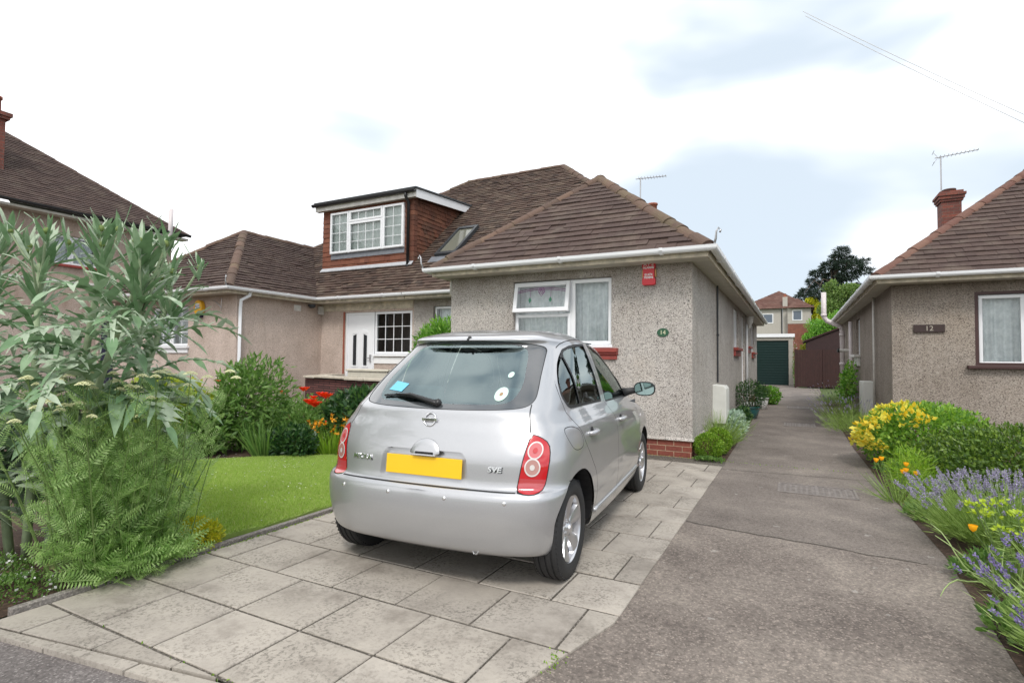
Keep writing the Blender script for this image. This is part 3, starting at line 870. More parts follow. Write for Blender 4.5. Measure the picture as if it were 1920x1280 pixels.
    for dz in (0, -.028):
        pts = [(xa+(xb-xa)*i/16, -.004, -.13+dz+.045*math.sin(PI*i/16)) for i in range(17)]; mo.tube(pts, .0045, 5)
    for rr in (.05, .03, .014): mo.tube([(xc+rr*math.cos(t*PI/6), -.006, -.135+rr*1.0*math.sin(t*PI/6)) for t in range(13)], .0045, 5)
    mo.tube([(xc-.055, -.006, -.15), (xc, -.006, -.225), (xc+.055, -.006, -.15)], .004, 5)
    for xx in (xc-.19, xc+.16): mo.tube([(xx, -.005, -.1), (xx, -.005, -.29)], .003, 5)
    mo.build('lead_motif', M['mauve'], cas)
    for xx in (xc-.19, xc+.16): gr = MB(T=T2); gr.prism([(xx, -.012, -.235), (xx+.024, -.012, -.285), (xx, -.012, -.33), (xx-.024, -.012, -.285)], (0, .008, 0)); gr.build('green_drop', M['green_gl'], cas)
    s = MB(); s.box((-2.77, -.03, 1.505), (-1.12, .09, 1.545)); s.box((-2.76, .02, 1.41), (-1.14, .1, 1.505)); s.build('sill', M['upvc'], wo, bevel=.005)
    s = MB(); s.box((-2.88, -.085, 1.435), (-1.035, .06, 1.50)); s.box((-2.88, -.06, 1.40), (-1.035, .04, 1.4345)); s.box((-2.86, -.035, 1.33), (-1.05, .02, 1.3995)); s.build('tile_sill', M['redpaint'], wo, bevel=.01)
    # side windows and door (facing +x)
    for y0, y1, z0, z1, k in ((5.75, 6.95, 1.66, 2.60, 2), (9.75, 10.6, 1.80, 2.60, 1), (11.7, 12.9, 1.66, 2.60, 2)):
        T = place((0, y0, z0), R_(90)); L = y1-y0
        lights = [(0, .5, 0, 1), (.5, 1, 0, 1)] if k == 2 else [(0, 1, 0, 1)]
        window(h14, T, L, z1-z0, lights, sill=(M['redpaint'], [(-.06, L+.06, -.10, .06, -.07, -.005), (-.04, L+.04, -.05, .04, -.2, -.0705)]), depth=.06)
    T = place((0, 7.95, .25), R_(90))
    dm = MB(T=T); bars(dm, 0, .9, 0, 2.33, .05, .12, .06); dm.box((.06, .07, .06), (.84, .11, 1.0)); bars(dm, .08, .82, 1.0, 2.25, .065, .115, .09)
    do = dm.build('door', M['upvc'], h14, bevel=.004)
    g = MB(T=T); g.poly([(.15, .09, 1.08), (.75, .09, 1.08), (.75, .09, 2.18), (.15, .09, 2.18)]); g.build('pane', M['darkglass'], do, fixn=False)
    # recess window
    window(h14, place((-6.05, 2.4, 1.3), 0), 1.5, 1.22, [(0, .5, 0, 1), (.5, 1, 0, 1)], sill=(M['upvc'], [(-.05, 1.55, -.08, .05, -.06, 0)]))
    # pipes and cables on the side wall, stop-end downpipe at the left corner
    c = MB(); c.tube([(.018, 2.62, .95), (.018, 2.62, 2.70)], .016, 8); c.box((0, 2.60, 1.78), (.045, 2.64, 1.81)); c.build('cable_conduit', M['greypl'], h14)
    pipe(h14, [(.04, 9.15, .1), (.04, 9.15, 2.2), (.06, 9.15, 2.45)], .034, M['upvc'], collars=())
    hb = MB(); hb.lathe([(.02, -.22), (.045, -.2), (.05, -.12), (.095, -.04), (.10, .09), (.11, .095), (.11, .11), (.09, .11)], (.11, 9.15, 2.5), 12); hb.build('hopper_head', M['upvc_old'], h14, smooth=True)
    pipe(h14, [(-3.985, .06, 2.42), (-3.985, .06, 2.70)], .034, M['upvc_old'], name='pipe_end')
    # roof light in the main slope, seen right of the dormer
    def P(x, z, d=0):
        y = 2.0+(z-ZE)/S; nrm = Vector((0, -S, 1)).normalized(); return Vector((x, y, z)) + nrm*d
    def frame(mb, x0, x1, z0, z1, w_, d0, d1):
        for (a, b, c_, d_) in ((x0, x1, z0, z0+w_), (x0, x1, z1-w_, z1), (x0, x0+w_, z0+w_, z1-w_), (x1-w_, x1, z0+w_, z1-w_)):
            q = [P(a, c_, d0), P(b, c_, d0), P(b, d_, d0), P(a, d_, d0)]; mb.prism(q, P(a, c_, d1)-P(a, c_, d0))
    x0, x1, z0, z1 = -7.02+.44, -5.98, 3.80, 4.72
    v = MB(); frame(v, x0, x1, z0, z1, .07, .0, .11); vo = v.build('rooflight', M['greypl'], h14)
    g = MB(); g.poly([P(x0+.07, z0+.07, .075), P(x1-.07, z0+.07, .075), P(x1-.07, z1-.07, .075), P(x0+.07, z1-.07, .075)]); g.build('pane', M['skyglass'], vo, fixn=False)
    fl = MB(); fl.prism([P(x0-.10, z0-.15, .022), P(x1+.12, z0-.15, .022), P(x1+.12, z0, .030), P(x0-.10, z0, .030)], (0, 0, .012)); fl.build('flashing', M['lead'], vo)
    # clay pot on the right slope
    cp = MB(); cp.lathe([(.11, -.3), (.11, .12), (.13, .13), (.13, .17), (.09, .17)], (-1.92, 6.0, 5.13), 12); cp.build('flue_pot', M['terracotta'], h14, smooth=True)
M['skyglass'] = plain('rooflight_glass', (.16, .16, .13), .06, spec=.8)
M['terracotta'] = plain('terracotta', (.30, .10, .06), .8, noise=.2)
bungalow14()

def yagi(name, base, top, boomdir, boomlen, label, els=9, up=.0, refl=True):
    t = thing(name, label, 'aerial', base)
    m = MB(); m.tube([base, (base[0], base[1], top)], .017, 8); m.build('mast', M['steel'], t)
    b = MB(); d = Vector(boomdir).normalized(); p0 = Vector((base[0], base[1], top-.03)) - d*.12; p1 = p0 + d*boomlen + Vector((0, 0, up))
    b.tube([p0, p1], .011, 6)
    side = d.cross(Vector((0, 0, 1))).normalized()
    for i in range(els):
        p = p0 + (p1-p0)*(.12+.86*i/(els-1)); L = .15-.05*i/els
        b.tube([p - side*L, p + side*L], .005, 5)
    if refl:
        for a in (.14, -.14):
            q = p0 + (p1-p0)*.05 + Vector((0, 0, a)) - d*abs(a)*.5
            b.tube([q-side*.16, q+side*.16], .006, 5); b.tube([p0+(p1-p0)*.08, q], .006, 5)
    b.build('antenna', M['steel'], t)
    return t
yagi('tv_aerial', (-2.23, 6.0, 4.85), 6.02, (1, .12, 0), .76, 'thin television aerial above the roof of bungalow 14, on a short mast', 10, .0, False)

# wall-mounted things on 14
def alarm14():
    T = place((-.674, -.002, 2.385), 0)
    M['alarm_red'] = plain('alarm_red', (.62, .018, .03), .35)
    t = thing('alarm_box', 'red alarm box with white lettering under the eaves of bungalow 14', 'alarm box', (-.58, 0, 2.385))
    a = MB(T=T); w_, h_ = .185, .345
    prof = [(.012, 0), (w_-.012, 0), (w_, .02), (w_, .085), (w_-.012, .10), (w_-.012, .235), (w_, .25), (w_, h_-.02), (w_-.012, h_), (.012, h_), (0, h_-.02), (0, .25), (.012, .235), (.012, .10), (0, .085), (0, .02)]
    a.prism([(x, -.065, z) for x, z in prof], (0, .065, 0)); a.build('case', M['alarm_red'], t, bevel=.006)
    s = MB(T=T)
    aml = plain('amber_lens', (.55, .32, .10), .3)
    for x0 in (-.006, w_-.010): s = MB(T=T); s.box((x0, -.045, .115), (x0+.016, 0, .225)); s.build('side_lamp', aml, t, bevel=.004)
    for s_, z, sz in (('A P S', .295, .075), ('ALARMS', .245, .042), ('01474', .145, .044), ('703896', .105, .044)):
        text(s_, sz, TXT((-.674+w_/2, -.0695, 2.385+z)), .0015, M['white'], t, font_scale=(1.0 if len(s_) > 4 and s_ != 'A P S' else .85, 1.0), bold=.0012)
alarm14()
def oval14():
    t = thing('house_number_plate', 'small green oval plate with the number 14 on the grey pebbledash', 'number plate', (-.395, 0, 1.72))
    m = MB(); n = 28; cx, cz, a, b = -.395, 1.715, .078, .058
    for (k, d, dd) in ((1.0, 0, .012), (1.05, 0, .006)):
        m.prism([(cx+a*k*math.cos(2*PI*i/n), -.001, cz+b*k*math.sin(2*PI*i/n)) for i in range(n)], (0, -dd, 0))
    m.build('plate', plain('plate_green', (.015, .08, .035), .35), t)
    text('14', .085, TXT((cx, -.0145, cz-.002)), .001, plain('plate_cream', (.62, .62, .42), .5), t)
oval14()
def meter14():
    t = thing('meter_box', 'tall white meter box standing against the side wall of bungalow 14 above the lavender', 'meter box', (.1, 2.3, 0))
    m = MB(); m.prism([(.0, 2.0, .28), (.22, 2.0, .28), (.22, 2.0, .86), (.19, 2.0, .91), (.0, 2.0, .93)], (0, .48, 0)); m.build('case', M['meterw'], t, bevel=.012)
    d = MB(); d.box((.222, 2.04, .33), (.228, 2.44, .83)); d.build('door', M['meterw'], t, bevel=.002)
M['meterw'] = plain('meter_box_white', (.66, .66, .62), .45, noise=.06)
meter14()

# ================================================================ bungalow 16 (left half of the pair)
h16 = thing('bungalow', 'pinkish pebbledashed bungalow with tile-hung dormer and white door, left of the car', 'bungalow', (-10, 3, 0))
def bungalow16():
    w = MB()
    wallplane(w, 'y', 0, -14.4, -9.55, .0, 2.70, [(-12.74, -11.27, 1.40, 2.50)])
    wallplane(w, 'x', -9.55, 0, 2.4, .0, 2.70, sgn=-1)
    wallplane(w, 'y', 2.4, -9.55, -6.6, .0, 2.70, [(-8.74, -6.64, .25, 2.45)])
    wallplane(w, 'x', -14.4, 0, 14, .0, 2.70, sgn=1)
    w.build('wall', M['dash_pink'], h16, fixn=False)
    b = MB(); sweep(b, [(-14.4, 0, .20), (-9.55, 0, .20), (-9.55, 2.4, .20)], [(0, 0), (.03, 0), (.03, .04), (0, .07)]); b.build('drip_mould', M['soffit'], h16)
    ap = (-12.0, 1.9, 4.72); V = (-12.0, 4.28, 4.72); L = (-8.1, 7.12, 7.10)
    xe1, xe0, ye = -9.30, -14.7, -.40
    for poly, m, g, tw, d in (([(xe0, ye, ZE), (xe1, ye, ZE), ap], M['tile'], .125, .2, .02), ([(xe1, ye, ZE), (xe1, 2.0, ZE), V, ap], M['tile'], .125, .2, .02),
                         ([(-9.3, 2.0, ZE), (-6.6, 2.0, ZE), (-6.6, 7.12, 7.10), L, V], M['tile_old'], .125, .2, .05)):
        mb = MB(); tiles(mb, poly, g, tw, .024, drop=d, jit=.003); mb.build('roof_slope', m, h16, fixn=False)
        # underlay
    ub = MB()
    for poly in ([(xe0, ye, ZE), (xe1, ye, ZE), ap], [(xe1, ye, ZE), (xe1, 2.0, ZE), V, ap], [(-9.3, 2.0, ZE), (-6.6, 2.0, ZE), (-6.6, 7.12, 7.10), L, V],
                 [(xe0, ye, ZE), ap, V, L, (-8.1, 9.7, 7.1), (xe0, 14, ZE)], [(xe0, 14, ZE), (-8.1, 9.7, 7.1), (-6.6, 9.7, 7.1), (-6.6, 14.8, ZE)], [L, (-6.6, 7.12, 7.1), (-6.6, 9.7, 7.1), (-8.1, 9.7, 7.1)]): underlay(ub, poly)
    ub.build('roof_underlay', M['under'], h16, fixn=False)
    rd = MB(); ridge_run(rd, (xe1-.05, ye+.05, ZE+.03), ap, r=.105); ridge_run(rd, (xe0, ye, ZE+.03), ap); ridge_run(rd, ap, V, r=.10); ridge_run(rd, V, L, r=.09); ridge_run(rd, L, (-6.6, 7.12, 7.1), r=.10)
    rd.build('ridge_tiles', M['ridge'], h16)
    # mossy valley strip
    eaves(h16, [(-14.6, -.33), (-9.37, -.33), (-9.37, 2.06), (-6.62, 2.06)], wall_in=.36)
    # front window
    window(h16, place((-12.74, 0, 1.56), 0), 1.47, .93, [(0, .5, 0, 1), (.5, 1, 0, 1)], muntin=[(2, 3), (2, 3)], sill=(M['upvc'], [(-.07, 1.54, -.07, .06, -.05, -.001), (-.03, 1.5, -.03, .05, -.16, -.0505)]))
    # door and side window set
    T = place((-8.74, 2.4, .25), 0)
    f = MB(T=T); bars(f, 0, .93, 0, 2.2, .03, .10, .06)
    fo = f.build('door_frame', M['upvc'], h16, bevel=.004)
    d = MB(T=T)
    d.box((.06, .05, .06), (.87, .09, 2.14))
    for x0 in (.20, .53):                      # raised mouldings with chamfered heads round the two slim lights
        for (a, b2, c, e) in ((x0, x0+.022, .85, 1.68), (x0+.178, x0+.20, .85, 1.68), (x0+.022, x0+.178, .85, .872)): d.box((a, .038, c), (b2, .0505, e))
    d.prism([(.20, .038, 1.68), (.40, .038, 1.68), (.40, .038, 1.80), (.38, .038, 1.80), (.20, .038, 1.72)], (0, .0125, 0)); d.prism([(.53, .038, 1.68), (.73, .038, 1.68), (.73, .038, 1.72), (.55, .038, 1.80), (.53, .038, 1.80)], (0, .0125, 0))
    bars(d, .2, .73, .15, .42, .04, .0504, .02)
    do = d.build('door', M['upvc'], h16, bevel=.003)
    g = MB(T=T); g.box((.245, .036, .90), (.345, .0455, 1.60)); g.prism([(.245, .036, 1.60), (.345, .036, 1.60), (.345, .036, 1.66), (.245, .036, 1.63)], (0, .009, 0)); g.box((.585, .036, .90), (.685, .0455, 1.60)); g.prism([(.585, .036, 1.60), (.685, .036, 1.60), (.685, .036, 1.63), (.585, .036, 1.66)], (0, .009, 0)); g.build('door_pane', M['darkglass'], do)
    l = MB(T=T); l.box((.33, .035, .62), (.60, .052, .70)); lo = l.build('letter_box', M['upvc'], do, bevel=.006)
    l = MB(T=T); bars(l, .34, .59, .63, .69, .032, .0345, .008); l.build('letter_box_trim', M['greypl'], lo)
    hd = MB(T=T); hd.box((.80, .01, .98), (.83, .05, 1.16)); hd.tube([(.815, .0, 1.08), (.72, -.005, 1.08)], .011, 6); hd.build('door_handle', M['steel'], do)
    window(h16, place((-7.79, 2.4, 1.42), 0), 1.13, 1.03, [(0, 1, 0, 1)], cur=False, muntin=[(4, 3)], sill=(M['upvc'], [(-.02, 1.15, -.05, .05, -.05, -.001)]), depth=.04)
    p = MB(); p.box((-7.79, 2.42, .25), (-6.66, 2.5, 1.37)); p.build('wall_panel', M['dash_pink'], h16)
    p = MB(); p.box((-7.78, 2.395, 1.20), (-6.66, 2.419, 1.35)); p.build('panel_trim', M['white'], h16)
    # terracotta-coloured reveal round the door set
    p = MB(); p.box((-8.79, 2.385, .25), (-8.742, 2.43, 2.47)); p.build('reveal_trim', M['redclay'], h16)
    p = MB(); p.box((-9.54, 2.383, 2.50), (-6.62, 2.405, 2.69)); p.build('lintel', M['fascia'], h16)
    # downpipe at the corner with swan neck
    dp = MB(); 
    dp.tube([(-9.36, .20, 2.79), (-9.37, .17, 2.66), (-9.48, .05, 2.56), (-9.50, .05, 2.4), (-9.50, .05, .05)], .045, 4); dp.build('downpipe', M['upvc'], h16, bevel=.006)
    v = MB(); v.box((-9.552, 1.52, 2.46), (-9.535, 1.72, 2.60)); 
    for i in range(4): v.box((-9.536, 1.54, 2.48+i*.028), (-9.528, 1.70, 2.492+i*.028))
    v.build('air_vent', M['upvc_old'], h16)
    v = MB(); v.lathe([(.0, -.09), (.05, -.085), (.085, -.05), (.09, -.02), (.09, 0), (0, 0)], (-9.42, 1.95, 2.64), 14); v.build('bulkhead_light', M['greypl'], h16, smooth=True)
    v = MB(); v.box((-9.53, 2.25, 2.42), (-9.46, 2.38, 2.62)); v.build('junction_box', M['upvc_old'], h16)
    # dormer
    dm = MB(); X0, X1, Y0 = -10.25, -7.15, 3.05
    def rz(y): return ZE + (y-2.0)*S
    ztop = lambda y: 5.42 + (y-Y0)*.075
    yb = 2.0 + (5.42-.075*Y0 - .075*0 - ZE + .0)/(S-.075) if False else (5.42 - .075*Y0 - ZE + S*2.0)/(S-.075)
    body = MB()
    fpoly = [(X0, Y0, 3.3), (X1, Y0, 3.3), (X1, Y0, ztop(Y0)), (X0, Y0, ztop(Y0))]
    spoly = [(X1, Y0, rz(Y0)-.1), (X1, yb+.1, ztop(yb)), (X1, Y0, ztop(Y0))]
    wx0, wx1, wz0, wz1 = -9.93, -7.42, 4.12, 5.24
    b2 = MB(); wallplane(b2, 'y', Y0+.02, X0, X1-.02, 3.0, ztop(Y0), [(wx0+.02, wx1-.02, wz0+.02, wz1-.02)], th=.05); b2.poly([(X1-.02, Y0+.02, 3.0), (X1-.02, yb+.2, ztop(yb)), (X1-.02, Y0+.02, ztop(Y0))]); b2.poly([(X0, Y0+.02, 3.0), (X0, yb+.2, ztop(yb)), (X0, Y0+.02, ztop(Y0))])
    dr = b2.build('dormer', M['under'], h16, fixn=False)
    # front tile hanging round the window
    for a, b_, c, e in ((X0, wx0, 3.3, ztop(Y0)-.02), (wx1, X1, 3.3, ztop(Y0)-.02)):
        t_ = MB(); tiles(t_, [(a, Y0, c), (b_, Y0, c), (b_, Y0, e), (a, Y0, e)], .13, .17, .014, u=(1, 0, 0), n_out=(0, -1, 0)); t_.build('tile_hanging', M['hung'] if a != wx1 else M['hung_dark'], dr, fixn=False)
    t_ = MB(); tiles(t_, [(wx0, Y0, 3.3), (wx1, Y0, 3.3), (wx1, Y0, wz0-.14), (wx0, Y0, wz0-.14)], .13, .17, .014, u=(1, 0, 0), n_out=(0, -1, 0))
    t_.build('tile_hanging', M['hung'], dr, fixn=False); t_ = MB()
    tiles(t_, [(wx0, Y0, wz1), (wx1, Y0, wz1), (wx1, Y0, ztop(Y0)-.02), (wx0, Y0, ztop(Y0)-.02)], .17, .17, .012, u=(1, 0, 0), n_out=(0, -1, 0)); t_.build('tile_hanging', M['hung'], dr, fixn=False)
    t_ = MB(); tiles(t_, spoly, .105, .16, .014, u=(0, 1, 0), n_out=(1, 0, 0), drop=.05); t_.build('tile_hanging', M['hung_side'], dr, fixn=False)
    # vertical corner tiles
    z = 3.60; cm = MB()
    while z < 5.40:
        cm.box((X1-.11, Y0-.022, z), (X1+.022, Y0+.12, z+.122)); z += .13
    cm.build('corner_tiles', M['hung_dark'], dr, bevel=.008)
    s = MB(); s.prism([(wx0, Y0-.03, wz0-.14), (wx1, Y0-.03, wz0-.14), (wx1, Y0-.012, wz0), (wx0, Y0-.012, wz0)], (0, .03, 0)); s.build('lead_apron', M['lead'], dr)
    s = MB(); s.prism([(X0, Y0-.10, rz(Y0)-.035), (X1+.02, Y0-.10, rz(Y0)-.035), (X1+.02, Y0-.02, rz(Y0)+.05), (X0, Y0-.02, rz(Y0)+.05)], (0, 0, .02)); s.build('flashing', M['leadlight'], dr)
    window(dr, place((wx0, Y0-.02, wz0), 0), wx1-wx0, wz1-wz0, [(0, .27, 0, 1), (.27, .73, .72, 1), (.27, .73, 0, .72), (.73, 1, 0, 1)], depth=-.045, muntin=[(2, 4), (4, 1), (4, 3), (2, 4)], curm=M['blind'], rm_=.05, rd=.8, mw=.006, cd=.10)
    # fascia, felt roof edge, black gutter and downpipe
    o_ = .16
    f = MB(); f.prism([(X0-o_, Y0-.15, ztop(Y0)-.11), (X1+o_, Y0-.15, ztop(Y0)-.11), (X1+o_, Y0-.15, ztop(Y0)+.08), (X0-o_, Y0-.15, ztop(Y0)+.08)], (0, .025, 0)); f.build('fascia', M['upvc_old'], dr)
    f = MB(); f.prism([(X1+o_, Y0-.124, ztop(Y0)-.12), (X1+o_, yb+.05, ztop(yb)-.10), (X1+o_, yb+.35, ztop(yb)+.12), (X1+o_, Y0-.124, ztop(Y0)+.09)], (-.025, 0, 0)); f.build('barge_board', M['upvc'], dr)
    f = MB(); f.prism([(X0-o_-.03, Y0-.19, ztop(Y0)+.085), (X1+o_+.03, Y0-.19, ztop(Y0)+.085), (X1+o_+.03, yb+.7, ztop(yb)+.16), (X0-o_-.03, yb+.7, ztop(yb)+.16)], (0, 0, .05)); f.build('felt_roof', M['feltroof'], dr, bevel=.01)
    f = MB(); f.prism([(X0-o_, Y0-.12, ztop(Y0)-.105), (X1+o_-.03, Y0-.12, ztop(Y0)-.105), (X1+o_-.03, Y0-.01, ztop(Y0)-.105), (X0-o_, Y0-.01, ztop(Y0)-.105)], (0, 0, .01)); f.build('soffit', M['soffit'], dr)
    g = MB(); sweep(g, [(X0-o_-.05, Y0-.151, ztop(Y0)+.06), (X1+o_+.02, Y0-.151, ztop(Y0)+.06)], GUT); g.build('gutter', M['blackpl'], dr)
    g = MB(); g.tube([(X1-.12, Y0-.20, ztop(Y0)+.02), (X1-.12, Y0-.19, ztop(Y0)-.08), (X1-.12, Y0-.075, ztop(Y0)-.2), (X1-.12, Y0-.075, 3.62)], .038, 10); g.tube([(X1-.12, Y0-.075, 3.66), (X1-.12, Y0-.075, 3.58)], .048, 10); g.build('downpipe', M['blackpl'], dr, smooth=True)
M['redclay'] = plain('red_clay_trim', (.28, .075, .045), .7, noise=.2)
M['leadlight'] = plain('pale_lead', (.42, .43, .45), .5, noise=.15)
M['feltroof'] = plain('roof_felt_grey', (.055, .06, .065), .8)
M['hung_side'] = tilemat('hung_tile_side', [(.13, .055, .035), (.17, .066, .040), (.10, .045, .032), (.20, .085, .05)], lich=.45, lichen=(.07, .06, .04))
M['blind'] = plain('grey_blind', (.80, .83, .80), .9, noise=.05)
bungalow16()

def alarm16():
    t = thing('alarm_box', 'yellow alarm box with a dark base on the pink pebbledash of the left bungalow', 'alarm box', (-10.79, 0, 2.3))
    n = 26; cx, cz = -10.79, 2.43
    m = MB()
    m.prism([(cx+.15*math.cos(2*PI*i/n)*(1 if abs(math.sin(2*PI*i/n)) < .9 else 1), 0, cz+.175*math.sin(2*PI*i/n)) for i in range(n)], (0, -.10, 0)); m.build('case', plain('alarm_yellow', (.80, .42, .02), .35), t, bevel=.02)
    m = MB(); m.prism([(cx-.10, 0, cz-.13), (cx+.10, 0, cz-.13), (cx+.075, 0, cz-.225), (cx-.075, 0, cz-.225)], (0, -.085, 0)); m.build('strobe', plain('strobe_blue', (.02, .02, .05), .2), t, bevel=.01)
    m = MB(); m.prism([(cx-.075, -.1, cz-.03), (cx+.075, -.1, cz-.03), (cx+.075, -.1, cz+.09), (cx-.075, -.1, cz+.09)], (0, -.004, 0)); m.build('badge', M['white'], t)
    text('ADT', .085, TXT((cx, -.1065, cz+.028)), .001, plain('badge_blue', (.02, .04, .25), .4), t)
    b = MB()
    p = [(-10.33, -.02, 2.62), (-10.05, -.10, 2.66), (-10.02, -.10, 2.45), (-10.10, -.03, 2.36)]
    br = thing('wall_bracket', 'thin scrolled metal bracket on the pink wall beside the yellow alarm box', 'bracket', (-10.2, 0, 2.4))
    b.tube([(-10.42, -.01, 2.60), (-10.2, -.05, 2.54), (-10.03, -.05, 2.42), (-10.0, -.05, 2.36), (-10.06, -.05, 2.34)], .008, 6); b.tube([(-10.02, -.05, 2.40), (-10.02, -.04, 2.62), (-10.16, -.03, 2.56)], .006, 6)
    b.build('scroll', M['steel'], br)
alarm16()

# low stone wall and coping in front of the white door
def low_wall():
    t = thing('garden_wall', 'low dark red stone wall with pale coping slabs in front of the white door', 'wall', (-7.6, 1.0, 0))
    M['walling'] = brickmat('walling_stone', (.17, .062, .055), (.10, .04, .038), (.012, .010, .009), w=.33, h=.048, ms=.016)
    pts = [(-8.75, 2.2), (-8.42, 1.05), (-7.4, .74), (-6.2, .52), (-5.0, .50), (-4.6, .9)]
    for (a, b) in zip(pts[:-1], pts[1:]):
        pass
    m = MB(); n = len(pts)
    dirs = [(Vector((*pts[min(i+1, n-1)], 0))-Vector((*pts[max(i-1, 0)], 0))).normalized() for i in range(n)]
    L = [Vector((*p, 0)) + Vector((d.y, -d.x, 0))*.11 for p, d in zip(pts, dirs)]; Rv = [Vector((*p, 0)) - Vector((d.y, -d.x, 0))*.11 for p, d in zip(pts, dirs)]
    for i in range(n-1):
        q = [L[i], L[i+1], Rv[i+1], Rv[i]]; m.prism([(p.x, p.y, -.1) for p in q], (0, 0, .97))
    m.build('stonework', M['walling'], t)
    c = MB(); zc = .872
    for i in range(n-1):
        A, B = Vector((*pts[i], zc)), Vector((*pts[i+1], zc)); d = (B-A).normalized(); s_ = Vector((d.y, -d.x, 0)); Ls = (B-A).length; k = max(1, round(Ls/.62))
        for j in range(k):
            p0 = A+d*(Ls*j/k+.006); p1 = A+d*(Ls*(j+1)/k-.006); dz = Vector((0, 0, rng.uniform(0, .02)))
            c.prism([p0+s_*.18+dz, p1+s_*.18+dz, p1-s_*.18+dz, p0-s_*.18+dz], (0, 0, .045))
    c.build('coping', M['copingm'], t, bevel=.008)
M['copingm'] = plain('coping_stone', (.50, .45, .37), .85, noise=.2, nscale=8)
low_wall()
def planter():
    t = thing('stone_trough', 'cream concrete trough standing below the house window behind the low wall', 'trough', (-7.4, 1.7, 0))
    m = MB(); m.prism([(-7.95, 1.75, .0), (-6.85, 1.75, .0), (-6.80, 1.75, 1.02), (-8.0, 1.75, 1.02)], (0, .3, 0)); m.build('body', M['cream'], t, bevel=.015)
    m = MB(); m.box((-8.03, 1.72, 1.0201), (-6.77, 2.08, 1.07)); m.build('rim', M['cream'], t, bevel=.012)
planter()
# seagull-like hooks? swan-neck finials at the roof corners (metal ridge hooks)
def hook(x, y, z, sx, label):
    t = thing('hip_iron', label, 'hip iron', (x, y, z))
    m = MB(); m.tube([(x, y, z), (x+.05*sx, y-.03, z+.10), (x+.06*sx, y-.03, z+.19), (x+.11*sx, y-.03, z+.235), (x+.15*sx, y-.03, z+.20), (x+.13*sx, y-.03, z+.17)], [.016, .014, .012, .012, .012, .012], 8)
    m.build('scroll', M['steel'], t, smooth=True)
hook(.33, -.42, ZE-.02, .6, 'small curled hip iron at the right front roof corner of bungalow 14')
hook(-4.23, -.42, ZE-.0, -.6, 'small curled hip iron at the left front roof corner of bungalow 14')
hook(-9.32, -.42, ZE-.0, .2, 'small curled hip iron at the front roof corner of the left bungalow')

